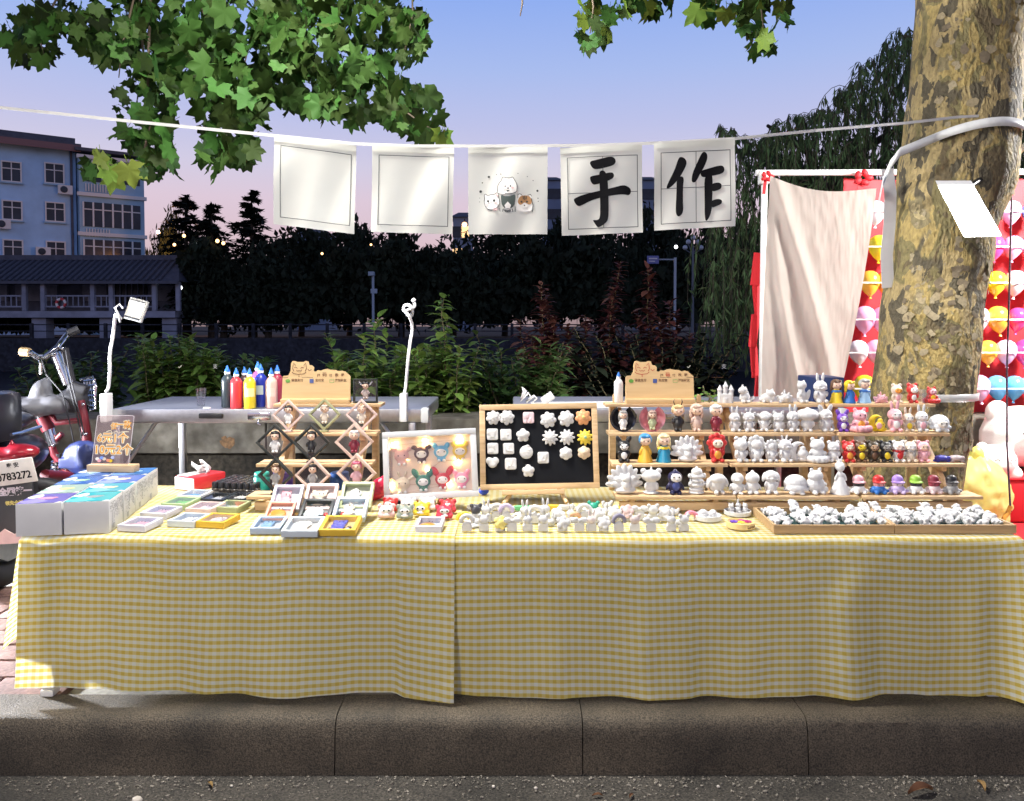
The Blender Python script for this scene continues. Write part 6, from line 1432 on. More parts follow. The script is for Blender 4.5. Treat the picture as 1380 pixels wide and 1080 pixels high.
# ---- paint bottles
def bottle(loc, label, col, s=1., cap=(.03, .16, .55), lab=None, group='paint bottles on the aluminium table'):
    t = thing('paint_bottle', label, 'bottle', loc, (0, 0, random.uniform(-20, 20)), group, s)
    obj('body', MB().lathe([(.020, 0), (.0225, .003), (.0225, .095), (.021, .104), (.014, .114), (.0095, .118), (.009, .124)], 20), mat('bottle_%d_%d_%d' % tuple(int(c * 255) for c in col), col, .35, var=.04), t, 40)
    obj('collar', MB().lathe([(.0105, .122), (.0105, .130)], 12), WHITE, t, 40)
    obj('nozzle', MB().lathe([(.0095, .130), (.0095, .136), (.006, .142), (.0032, .150), (.0015, .154)], 12), paint(cap), t, 40)
    if lab:
        vs = []; fs = []
        for i in range(11):
            a = R(-90 - 50 + 10 * i)
            for zz in (.045, .078): vs.append((.0231 * math.cos(a), .0231 * math.sin(a), zz))
        for i in range(10): fs.append((2 * i, 2 * i + 2, 2 * i + 3, 2 * i + 1))
        obj('sticker', MB().add(vs, fs), paint(lab, .5), t, 180)
def on_back(px, dy): Y = BY + dy; return Vector((xat(px, Y, BH), Y, BH + .0005))
bottle(on_back(307, .10), 'black paint bottle at the end of the row', (.03, .045, .055), 1.05); bottle(on_back(319, .05), 'red paint bottle beside the black one', (.60, .04, .05), 1.0)
bottle(on_back(337, .045), 'yellow paint bottle with a printed label', (.80, .60, .03), 1.0, lab=(.78, .66, .3)); bottle(on_back(330, .13), 'dark brown paint bottle behind the red one', (.06, .03, .03), 1.0)
bottle(on_back(352, .11), 'deep blue paint bottle with a pale label', (.015, .03, .28), 1.08, lab=(.35, .4, .4)); bottle(on_back(348, .2), 'magenta paint bottle behind the blue one', (.45, .10, .25), 1.12)
bottle(on_back(366, .06), 'pale pink paint bottle with a printed label', (.72, .44, .36), 1.0, lab=(.76, .5, .42)); bottle(on_back(374, .13), 'dark red paint bottle behind the pink one', (.30, .03, .06), 1.05)
p = at(834, 0); bottle(p + Vector((0, .012, 0)), 'white paint bottle with a blue nozzle beside the payment sign', (.80, .80, .80), .62, group=None)
c = thing('plastic_cup', 'clear plastic cup on the aluminium table', 'cup', on_back(271, .16))
obj('wall', MB().lathe([(.014, 0), (.0145, .001), (.021, .068), (.0205, .068), (.0138, .003)], 20), GLASS, c, 40); obj('water', MB().lathe([(.0135, .002), (.0165, .028)], 16), clear_mat('cup_water', (.8, .82, .85), .15), c, 40)
tag(obj('white_disc', MB().lathe([(.014, 0), (.015, .002), (.014, .005), (.010, .006)], 16), WHITE, None, 40, on_back(279, .03)), 'white round plastic disc lying on the aluminium table', 'disc')
p = Vector((xat(1240, 2.46, .665), 2.44, .6655)); tag(obj('clear_cup', MB().lathe([(.012, 0), (.018, .042), (.0175, .042), (.0115, .002)], 16), GLASS, None, 40, p), 'small clear cup on the top tier beside the trunk', 'cup')
# white cable scrawl and charger behind the chalkboard
cb = [(703, 542), (706, 532), (704, 527), (709, 531), (702, 545), (712, 534), (716, 540), (709, 546), (720, 538), (724, 541), (716, 548), (730, 548)]
tag(obj('charging_cable', MB().tube([pt(x, y - 4, 2.95) for x, y in cb], .0055, 7), WHITE, None, 180), 'white cable coiled on the table behind the chalkboard', 'cable')
o = tag(obj('charger', MB().box((0, 0, 0), (.05, .035, .03), (0, -35, 0), bev=.005), WHITE, None, 40), 'white plastic charger tilted behind the chalkboard', 'charger'); o.location = pt(738, 537, 3.02)
# goods behind the stands
o = tag(obj('cardboard_box', MB().box((0, 0, .06), (.12, .16, .12), bev=.004), mat('navy_card', (.015, .03, .10), .5), None, 40), 'dark blue carton on the table behind the trunk stand', 'box'); o.location = (xat(1112, 3.05, .6), 3.1, BH)
o = tag(obj('white_sheet', MB().box((0, 0, .002), (.40, .24, .004), (0, 0, 6)), WHITE), 'white sheet lying on the table behind the chalkboard', 'sheet'); o.location = (xat(790, 3.1, BH), 3.15, BH + .001)

# ---- figure inside a frame
def trinket(parent, M, k, seed):
    rnd = random.Random(seed)
    a = obj('charm', blob('w_' + k, SHAPES[k]), parent=parent); return a
def square_frame(name, label, loc, rot, side, depth, colr, doll_cols, group, border=.11, kind='bear', diamond=False, extra=0, film=True):
    t = thing(name, label, 'display frame', loc, rot, group); fm_ = mat('frame_%d_%d_%d' % tuple(int(c * 255) for c in colr), colr, .45, var=.03)
    h = side / 2; b_ = side * border; M = Matrix.Rotation(R(45), 4, 'Y') if diamond else Matrix.Identity(4)
    f = MB()
    f.box((0, 0, h - b_ / 2), (side, depth, b_), M=M, bev=.001).box((0, 0, -h + b_ / 2), (side, depth, b_), M=M, bev=.001)
    f.box((-h + b_ / 2, 0, 0), (b_, depth * .985, side - 2 * b_), M=M, bev=.001).box((h - b_ / 2, 0, 0), (b_, depth * .985, side - 2 * b_), M=M, bev=.001)
    obj('frame', f, fm_, t, 40)
    s = side - 2 * b_ + .001
    if film: obj('film', MB().box((0, 0, 0), (s, .0006, s), M=M), FILM, t)
    else: obj('backing', MB().box((0, depth * .4, 0), (s, .001, s)), mat('frame_%d_%d_%d_in' % tuple(int(c * 255) for c in colr), tuple(.55 * c + .2 for c in colr), .5), t); obj('film', MB().box((0, -depth * .42, 0), (s, .0006, s)), FILM, t)
    return t, s
def frame_doll(t, s, dress, hair, kind='doll', off=(0, 0), k=None):
    sc_ = s / .098 if k is None else k
    if kind == 'doll':
        parts = (('body', blob('dollbody_s', [(S_, (0, 0, 2.0), (1.35, 1.1, 2.0)), (S_, (0, 0, 3.6), (1.1, .9, .9))] + sym([(S_, (1.3, -.4, 3.0), (.45, .45, 1.0), (0, -25, 0)), (S_, (.6, -.6, .5), (.5, .8, .5))])), paint(dress)), ('head', blob('doll_head', []), SKIN), ('hair', blob('hair0', []), paint(hair)))
    else: parts = (('charm', blob('w_' + kind, []), paint(dress)),)
    for n, me, m_ in parts:
        o = obj(n, me, m_, t); o.scale = (sc_, sc_ * .8, sc_); o.location = (off[0], 0, off[1] - .036 * sc_)
    if kind == 'doll': eyes(t, .0055 * sc_, -.0155 * sc_ * .8, (.0565 - .036) * sc_, .0014)
FPK, FBK, FOL, FBE = (.72, .54, .48), (.012, .016, .014), (.36, .37, .20), (.70, .52, .43)
DI = [(388, 556, 1, .066, FPK, WHT, BLK, 'black haired doll in a pale frame'), (437, 555, 1, .068, FOL, CRM, CRM, 'cream doll in an olive frame'), (487, 553, 1, .067, FPK, CRM, (.7, .5, .38), 'cream curly doll in a pink frame'),
      (370, 591, 2, .076, FBK, WHT, BLK, 'white robed doll in a black frame'), (419, 590, 2, .076, FBK, BLK, BLK, 'doll in a black suit and black frame'), (477, 590, 2, .078, FBE, DRED, WHT, 'white haired doll in a beige frame'),
      (371, 633, 3, .070, FBK, GRYP, BRN, 'brown haired doll in a black frame'), (421, 636, 3, .070, FBE, GRYP, BLK, 'black haired doll in a beige frame'), (480, 631, 3, .078, FBE, (.7, .4, .45), (.70, .16, .26), 'pink haired doll in a beige frame')]
for i, (px, py, tr_, sd, fc, dr_, hr, lb) in enumerate(DI):
    Y, z = TIER[tr_]; hd = sd * .7071; x = xat(px, Y - .02, z + hd); 
    t, s = square_frame('diamond_display', lb + ' standing on its corner', (x, Y - .015, z + hd + .004), (-6, 0, random.uniform(-7, 7)), sd, .014, fc, None, 'diamond shaped display frames', .095, diamond=True)
    frame_doll(t, s * 1.32, dr_, hr)
    obj('foot', MB().box((0, .002, -hd - .0005), (.022, .022, .007), bev=.002), paint(fc), t, 40)
t, s = square_frame('square_display', 'black square frame with a horned doll beside the payment sign', (xat(493, 2.46, .7), 2.455, TIER[0][1] + .038), (-4, 0, 3), .074, .016, FBK, None, None, .07)
frame_doll(t, s * 1.1, (.45, .38, .36), BLK); 
for e in (-1, 1): obj('horn', MB().tube([(e * .012, 0, .018), (e * .020, 0, .028), (e * .018, 0, .033)], [.003, .002, .0006], 6), WHT and WHITE, t)

# ---- frames leaning in three rows and lying flat
FC = {'white': (.70, .72, .74), 'lavender': (.66, .66, .76), 'blue': (.52, .62, .74), 'pink': (.76, .58, .54), 'olive': (.38, .42, .22), 'black': (.02, .025, .03), 'coral': (.76, .36, .26), 'yellow': (.74, .48, .05), 'grey': (.60, .66, .70), 'green': (.42, .56, .30), 'dark blue': (.20, .40, .58)}
def leaning(px, py, z, tilt, side, cn, charm, cc, label, wide=1., rz=0, grp='small display frames in the leaning rows', dY=0):
    p = flat(px, py, z)      # lower front edge
    t = R(tilt); c = Vector((p.x, p.y + math.cos(t) * side / 2 , z + math.sin(t) * side / 2 + .006))
    f, s = square_frame('shadow_box', label, c, (tilt - 90, 0, rz), side, .016, FC[cn], None, grp, .10, film=False)
    rnd = random.Random(int(px * 7 + py))
    o = obj('charm', blob('w_' + charm, SHAPES[charm]), paint(cc), f); k = s / .085; o.scale = (k, k * .25, k); o.location = (-.006, .002, -.030 * k); eyes(f, .006 * k, -.0035, .016 * k, .0015)
    for q in range(3):
        cc2 = rnd.choice([WHT, BLK, PNK, LBL, YEL, CRM, REDP]); a = obj('bead', MB().ball((0, 0, 0), (.006, .003, .007), None, 10, 7), paint(cc2), f, 180); a.location = (rnd.choice([-1, 1]) * rnd.uniform(.018, .028), .002, rnd.uniform(-.028, -.008))
    return f
for px, py, z, tl, sd, cn, ch, cc, lb in (
    (383, 692, TZ + .030, 42, .078, 'lavender', 'ring_cat', PNK, 'lavender frame with a pink figure in the back leaning row'), (429, 692, TZ + .030, 42, .082, 'pink', 'frog', CRM, 'pink frame with a cream figure in the back leaning row'), (478, 690, TZ + .030, 42, .084, 'olive', 'bird', WHT, 'olive frame with a white figure in the back leaning row'),
    (373, 706, TZ + .016, 26, .070, 'coral', 'round', ORG, 'coral frame with an orange figure in the middle leaning row'), (422, 706, TZ + .016, 26, .082, 'black', 'round', (.6, .68, .72), 'black frame with a pale figure in the middle leaning row'), (469, 704, TZ + .016, 26, .084, 'blue', 'bird', CRM, 'light blue frame with a cream figure in the middle leaning row'),
    (357, 719.5, TZ + .008, 10, .074, 'blue', 'bear', LBL, 'light blue frame with a blue bear in the front leaning row'), (403, 723.5, TZ + .008, 10, .088, 'grey', 'lion', WHT, 'grey frame with a white figure in the front leaning row'), (454, 722, TZ + .008, 10, .090, 'yellow', 'bear', (.05, .08, .5), 'yellow frame with a blue shirted bear in the front leaning row')):
    leaning(px, py, z, tl, sd, cn, ch, cc, lb)
rk = thing('frame_rack', 'low pine rack under the leaning rows of frames', 'rack', (xat(425, 2.13, TZ), 2.13, TZ + .005))
for k in range(2): obj('rail', MB().box((0, -.06 + k * .075, .008 + .010 * k), (.27, .012, .018 + .02 * k), bev=.002), PINE, rk, 40)
for px, py, cn, ch, cc, lb in ((180, 716, 'lavender', 'ring_cat', PNK, 'lavender frame with a pink charm beside the gift boxes'), (209, 699, 'lavender', 'bear', (.6, .4, .45), 'lavender frame with a rosy bear beside the gift boxes'), (237, 686, 'green', 'frog', (.2, .5, .1), 'green frame with a green charm among the flat frames'), (257, 675, 'white', 'round', (.1, .35, .6), 'white frame with a blue charm below the tissue box'),
                              (247, 710, 'grey', 'cat', WHT, 'pale grey frame with a white charm beside the yellow flat frame'), (286, 711, 'yellow', 'lion', (.72, .6, .55), 'yellow frame with a cream charm lying flat'), (270, 693, 'pink', 'bird', (.75, .6, .6), 'pink frame with a pale charm lying behind the yellow one'), (306, 691, 'olive', 'pup', (.6, .6, .5), 'olive frame lying behind the yellow flat frame'), (288, 680, 'black', 'bear', (.5, .5, .5), 'black frame with a grey charm lying below the bottle tray'), (318, 679, 'black', 'cat', WHT, 'black frame with a white charm lying below the bottle tray')):
    leaning(px, py, TZ + .008, 3, .076 if cn != 'yellow' else .080, cn, ch, cc, lb, rz=-11, grp='small display frames lying flat')
leaning(578, 717, TZ + .006, 8, .066, 'lavender', 'round', ORG, 'lavender frame with an orange charm before the light box', rz=-3, grp='small display frames lying flat')

# ---- gift boxes in two columns
def box_print(seed, base):
    m, nt, b = new_mat('box_print%d' % seed); L = nt.links.new; co = N(nt, 'ShaderNodeTexCoord')
    v = N(nt, 'ShaderNodeTexVoronoi'); v.inputs['Scale'].default_value = 34; L(co.outputs['Object'], v.inputs['Vector'])
    cr = N(nt, 'ShaderNodeValToRGB'); cr.color_ramp.interpolation = 'CONSTANT'; cols = [base, tuple(min(1, c * 1.3 + .1) for c in base), (.8, .78, .75), base]
    while len(cr.color_ramp.elements) < 4: cr.color_ramp.elements.new(.5)
    for e, (p_, c_) in zip(cr.color_ramp.elements, zip((0, .45, .72, .80), cols)): e.position = p_; e.color = (*c_, 1)
    sp = N(nt, 'ShaderNodeSeparateXYZ'); L(v.outputs['Color'], sp.inputs[0]); L(sp.outputs[0], cr.inputs[0]); L(cr.outputs[0], b.inputs['Base Color']); b.inputs['Roughness'].default_value = .25
    return m
CARD = mat('white_card', (.70, .70, .69), .55, var=.03)
PRT = mat('side_print', (.42, .42, .42), .6)
def gift_boxes():
    A = flat(148, 722, TZ); B = flat(214, 668, TZ); d = (B - A); d.z = 0; L = d.length; ang = math.degrees(math.atan2(d.y, d.x)) - 90
    C = flat(31, 722, TZ); W = (A - C).length / 2; bl = L / 4; Hh = .079
    cols = [((.20, .16, .55), (.62, .24, .34)), ((.02, .50, .55), (.25, .25, .25)), ((.45, .60, .50), (.5, .6, .2)), ((.05, .45, .58), (.6, .55, .3)), ((.03, .16, .55), (.4, .6, .3)), ((.10, .20, .62), (.75, .55, .3)), ((.03, .15, .50), (.3, .45, .7)), ((.04, .22, .60), (.3, .5, .7))]
    nm = ['violet and pink', 'turquoise', 'pale green', 'cyan', 'royal blue', 'blue with an orange motif', 'dark blue', 'bright blue']
    rn = ['front row', 'second row', 'third row', 'back row']
    ax = Vector((math.cos(R(ang)), math.sin(R(ang)), 0)); ay = d.normalized()
    for i in range(4):
        for j in range(2):
            c = A + ay * bl * (i + .5) - ax * W * (1.5 - j) + Vector((0, 0, .006)); k = i * 2 + j
            t = thing('gift_box', 'white gift box with %s top in the %s' % (nm[k], rn[i]), 'box', c, (0, 0, ang + random.uniform(-1.2, 1.2)), 'stacked gift boxes')
            t.location.z += .0
            obj('carton', MB().box((0, 0, Hh / 2), (W - .004, bl - .004, Hh), bev=.0015), CARD, t, 40)
            lid = obj('top_print', MB().box((0, 0, Hh + .0006), (W - .006, bl - .006, .0008)), box_print(k, tuple(.62 * v for v in cols[k][0])), t)
            obj('motif', blob('motif%d' % (k % 3), [(S_, (0, 0, 0), (1.8, 1.4, .12)), (S_, (1.5, .6, 0), (.8, .7, .12)), (S_, (-1.5, .4 * (k % 3), 0), (.8, .6, .12))], .002, 1), paint(cols[k][1]), lid, loc=(0, 0, Hh + .001))
            if j:
                rnd = random.Random(k); mb = MB(); y = -bl / 2 + .008
                while y < bl / 2 - .008:
                    h = rnd.uniform(.012, .055); z0 = Hh - .008
                    n = int(h / .004)
                    for q in range(n):
                        if rnd.random() < .7: mb.box((W / 2 - .0004, y, z0 - q * .004), (.0006, .0022, .0026))
                    y += .005
                mb.box((W / 2 - .0004, -bl * .2, .012), (.0006, .016, .013))
                obj('side_text', mb, PRT, t)
    return A + ay * bl * 3.55 - ax * W * 1.05 + Vector((0, 0, .006 + Hh + .002)), ang
gb, gang = gift_boxes()
def price_sign():
    p = pt(168, 640, gb.y - .02); t = thing('price_sign', 'clear acrylic price sign with orange lettering in a wooden base', 'sign', gb, (0, 0, -4))
    s = .0205 / 10.4 / 1.0     # metres per zoom pixel (zoom 11.4 per photo pixel)
    k = gb.y / FPX / 11.37
    obj('base', MB().box((0, 0, .0105), (.075 * 1.9, .034, .021), bev=.002), PINE, t, 40)
    W = .118; H = .148; g = thing('x', 'x', 'x') if False else None
    poly = circle(W / 2 - .006, H - .006, .006, None, 6, 0, 90) + circle(-W / 2 + .012, H - .006, .006, None, 6, 90, 180) + [(-W / 2 - .004, .0), (W / 2 - .010, .0)]
    sh = obj('acrylic_sheet', MB().prism(poly, .003, FLATM), ACRYL, t); sh.location = (.0, -.002, .016); sh.rotation_euler = (R(-7), 0, 0)
    ed = MB(); ring_strip(ed, poly, .0016, .0034); me = ed.mesh('pale_edge_strip'); me.transform(FLATM); obj('pale_edge', me, mat('acrylic_edge', (.85, .78, .80), .3), sh)  # rim of the sheet is a strip of pale colour, not emitting
    OR = mat('orange_marker', (.85, .36, .0), .5); OW = mat('cream_marker', (.90, .80, .58), .5); WH_ = mat('white_marker', (.85, .85, .85), .5)
    def q(x, y): return ((x - 450) * W / 760, (860 - y) * H / 830)
    def txt(s_, x, y, sz):
        a, b_ = q(x, y); sz *= H / 830
        o = obj('lettering', text_mesh(s_, sz, sz * .075, FLATM @ Matrix.Translation((a, b_, .0036))), OW, sh)
        o = obj('lettering', text_mesh(s_, sz, sz * .005, FLATM @ Matrix.Translation((a, b_, .0042))), OR, sh)
    txt('6元1个', 430, 410, 178); txt('10元2个', 455, 600, 190); txt('一款', 630, 190, 140); txt('任', 450, 215, 120)
    ln = MB(); ring_strip(ln, [q(*z) for z in ((300, 300), (350, 285), (390, 280), (420, 325), (500, 285), (540, 322), (620, 295), (740, 298))], .0022, .0036, False)
    me = ln.mesh('wavy_line'); me.transform(FLATM); obj('wavy_line', me, OW, sh)
    for x, y, c_ in ((150, 745, WHT), (235, 728, (.2, .35, .8)), (285, 745, CRM), (365, 770, (.75, .3, .2)), (410, 775, YEL), (450, 720, (.5, .55, .8)), (190, 775, PNK)):
        f = MB(); face(f, circle(*q(x, y), .0062, .0048, 10), .0036); me = f.mesh('dab'); me.transform(FLATM); obj('colour_dab', me, paint(c_), sh)
price_sign()
# ---- tissue box, tray of bottles
p = flat(262, 663, TZ); t = thing('tissue_box', 'red and white tissue pack with a pulled tissue', 'tissue box', (p.x, p.y + .05, TZ + .006), (0, 0, -24))
obj('pack', MB().box((0, 0, .021), (.085, .13, .042), bev=.006), mat('pack_red', (.60, .03, .04), .3), t, 40); obj('end_panel', MB().box((0, -.0655, .021), (.078, .002, .036), bev=.0005), WHITE, t)
obj('label_panel', MB().box((-.018, -.02, .0425), (.045, .07, .002), bev=.0005), mat('pack_white', (.74, .70, .66), .4), t)
vs = []; fs = []
for i in range(9):
    for j in range(7): u, v = i / 8 - .5, j / 6; vs.append((u * .05 + .01 * math.sin(v * 5), .01 + .02 * math.sin(u * 9 + v * 2), .043 + v * .032 * (1 + .4 * math.sin(u * 7))))
for i in range(8):
    for j in range(6): a = i * 7 + j; fs.append((a, a + 7, a + 8, a + 1))
obj('tissue', MB().add(vs, fs), cloth_mat('tissue', (.82, .80, .78), .4), t, 180)
p = flat(316, 676, TZ); ang = 12
tr_ = thing('bottle_tray', 'clear tray holding rows of black capped bottles', 'tray', (p.x, p.y + .085, TZ + .006), (0, 0, -ang))
tm = MB().box((0, 0, .0015), (.150, .150, .003))
for sx_ in (-1, 1): tm.box((sx_ * .075, 0, .010), (.003, .153, .020)); tm.box((0, sx_ * .075, .0102), (.147, .003, .0196))
obj('tray', tm, ACRYL, tr_)
vbm = MB().lathe([(.0088, 0), (.0095, .001), (.0095, .018), (.006, .021)], 12).mesh('glass', 40); vcm = MB().lathe([(.0085, .0195), (.0085, .034), (.0075, .0355)], 12).mesh('cap', 40)
for i in range(7):
    for j in range(6):
        v = thing('dropper_bottle', 'small black capped bottle standing in the clear tray', 'bottle', Matrix.Translation(tr_.location) @ Matrix.Rotation(R(-ang), 4, 'Z') @ Vector((-.062 + i * .0206, -.055 + j * .0222, .0035)), group='black capped bottles in the tray', scale=1.12)
        obj('glass', vbm, mat('vial', (.10, .09, .08), .15), v); obj('cap', vcm, BLACK, v)
for px, py, s, cc, lb, nm in ((381, 640, .030, (.13, .05, .42), 'purple paint pot behind the lower diamond frames', 'paint_pot'), (353, 640, .024, (.02, .30, .24), 'teal paint pot behind the lower diamond frames', 'paint_pot'), (458, 640, .03, (.02, .10, .35), 'blue paint pot behind the lower diamond frames', 'paint_pot')):
    o = tag(obj(nm, MB().lathe([(s * .9, 0), (s, .002), (s, .05), (s * .9, .055), (s * .92, .056), (s * .92, .066), (s * .85, .068)], 20), paint(cc), None, 40), lb, 'paint pot'); q = Vector((xat(px, 2.40, .42), 2.40, TZ + .006)); o.location = q
o = tag(obj('red_bag', blob('red_bag', [(S_, (0, 0, 2.5), (4, 2.5, 2.6)), (S_, (2, 0, 4), (2.5, 2, 2.6), (0, 20, 0)), (S_, (-2, 0, 1.4), (2.6, 2, 1.5)), (S_, (3, 0, 6), (1, .8, 1.5), (0, 30, 0))], .003, 2), mat('red_film', (.62, .03, .08), .25, bump=.6, bs=60)), 'crumpled red plastic bag beside the light box', 'bag'); o.location = (xat(503, 2.33, .4), 2.33, TZ + .005)

# ---- light box with eight animal magnets
def light_box():
    A, B, C = pt(515, 583, 2.22), pt(641, 577, 2.24), pt(513, 676, 2.19)
    ex = (B - A).normalized(); ey = (A - C).normalized(); ez = ex.cross(ey).normalized(); ey = ez.cross(ex); W = (B - A).length; H = (C - A).length
    M = Matrix((ex, ey, ez)).transposed().to_4x4()
    t = thing('light_box', 'white framed light box with fairy lights and eight animal heads', 'light box', A + (B - A) * .5 - ey * H); t.rotation_euler = M.to_euler()
    lift = TZ + .006 - t.location.z; t.location.z += max(lift, 0)
    b_ = .0165; D = .03; fr = MB()
    fr.box((0, H - b_ / 2, -D / 2 + .005), (W, b_, D), bev=.0015).box((0, b_ / 2, -D / 2 + .005), (W, b_, D), bev=.0015).box((-W / 2 + b_ / 2, H / 2, -D / 2 + .0048), (b_, H - 2 * b_, D - .001), bev=.0015).box((W / 2 - b_ / 2, H / 2, -D / 2 + .0048), (b_, H - 2 * b_, D - .001), bev=.0015)
    obj('frame', fr, mat('box_frame', (.66, .68, .70), .45, var=.05), t, 40)
    obj('backing', MB().box((0, H / 2, -D + .008), (W - 2 * b_, H - 2 * b_, .002)), mat('box_back', (.76, .62, .52), .6, var=.05), t)
    obj('glass', MB().box((0, H / 2, .001), (W - 2 * b_, H - 2 * b_, .0008)), FILM, t)
    k = W / 1285
    def q(x, y): return Vector(((x - 685) * k, H - (y - 50) * k, 0))
    MG = [(290, 370, (.70, .42, .40), 'piglet', 'pale pink'), (565, 355, (.06, .025, .03), 'bear', 'dark brown'), (838, 345, (.08, .35, .62), 'cat', 'blue'), (1097, 340, (.78, .55, .05), 'cat', 'yellow'), (290, 750, (.66, .56, .42), 'deer', 'cream'), (575, 735, (.015, .16, .12), 'fox', 'green'), (843, 720, (.48, .02, .04), 'fox', 'red'), (1103, 725, (.76, .26, .42), 'cat', 'pink')]
    for x, y, c_, kd, cn in MG:
        p = t.matrix_basis @ (q(x, y) + Vector((0, -.002, -D + .012)))
        g = thing('animal_magnet', cn + ' animal magnet inside the lit white box', 'magnet', p, group='animal magnets in the light box'); g.rotation_euler = M.to_euler(); R90 = Matrix.Rotation(R(-90), 4, 'X')
        hd = blob('mag_' + kd, [(S_, (0, 0, 0), (1.5, 1.3, .5)), (S_, (0, -1.35, 0), (.9, .55, .4))] + [(a[0], (a[1][0] * .95, (a[1][2] - 5.0) * .82, 0), (a[2][0] * .8, a[2][2] * (.62 if kd != 'fox' else .75), .4), (0, 0, -(a[3][1] if len(a) > 3 else 0))) for a in EARS[kd if kd in EARS else 'bear']], .0012, 2)
        obj('head', hd, paint(c_), g).scale = (1.45,) * 3; obj('face', blob('mag_face', [(S_, (0, -.15, .45), (1.05, .75, .2)), (S_, (0, -.3, .62), (.25, .18, .12))], .001, 1), paint(WHT if cn not in ('pale pink', 'cream') else c_), g).scale = (1.45,) * 3
        for e in (-1, 1):
            o = obj('eye', EYEM, EYE_M, g, loc=(e * .0085, .0, .0104)); o.rotation_euler = (R(90), 0, 0); obj('paw', MB().ball((e * .007, -.024, .004), (.005, .0046, .0032), None, 8, 6), paint(WHT), g, 180)
    wire = []; FL = mat('fairy_bulb', (1, .62, .22), .4, var=0, emit=800)
    BP = [(200, 235), (625, 210), (1095, 200), (360, 430), (1065, 490), (850, 465), (655, 600), (135, 785), (370, 780), (915, 800), (190, 920)]
    for x, y in BP: obj('fairy_light', MB().ball(q(x, y) + Vector((0, 0, -D + .012)), .0023, None, 8, 6), FL, t, 180)
    obj('wire', MB().tube([q(x, y) + Vector((0, 0, -D + .0105)) for x, y in BP], .0004, 4), mat('copper', (.5, .3, .15), .3, 1), t)
    obj('prop', MB().box((0, H * .45, -D - .03), (.03, H * .9, .004), (18, 0, 0)), PINE, t)
light_box()
# ---- small lion-dance heads
LH = [(528, 686, (.04, .04, .12), 'dark blue'), (553, 684, ORG, 'orange'), (577, 683, (.75, .72, .75), 'white and black'), (600, 686, (.70, .22, .05), 'bright orange'), (525, 694, REDP, 'red'), (549, 694, (.7, .68, .66), 'grey white'), (576, 693, WHT, 'white'), (603, 696, (.58, .04, .05), 'deep red'), (520, 703, (.76, .5, .5), 'white and red'), (545, 704, (.26, .30, .26), 'dull green'), (568, 700, (.8, .62, .05), 'yellow'), (598, 704, (.62, .05, .09), 'crimson')]
for px, py, c_, cn in LH:
    p = flat(px, py, TZ); t = thing('lion_head', cn + ' lion head trinket on the cloth before the light box', 'trinket', (p.x, p.y + .014, TZ + .0075), (0, 0, random.uniform(-15, 15)), 'lion head trinkets', 1.45)
    obj('head', blob('lionhead', [(S_, (0, 0, 1.2), (1.45, 1.2, 1.2)), (S_, (0, -.9, .6), (1.2, .6, .5)), (S_, (0, -.3, 2.3), (.3, .3, .4))] + sym([(S_, (1.2, 0, 2.1), (.45, .35, .5)), (S_, (1.1, -.5, .6), (.5, .5, .6))]), .0012), paint(c_), t)
    obj('face', blob('lionface', [(S_, (0, -1.1, 1.5), (.9, .3, .45)), (S_, (0, -1.35, .75), (.7, .25, .25))], .001, 1), paint(WHT if cn != 'white' else (.6, .5, .5)), t)
    for e in (-1, 1): obj('eye', EYEM, EYE_M, t, loc=(e * .0045, -.014, .0155))

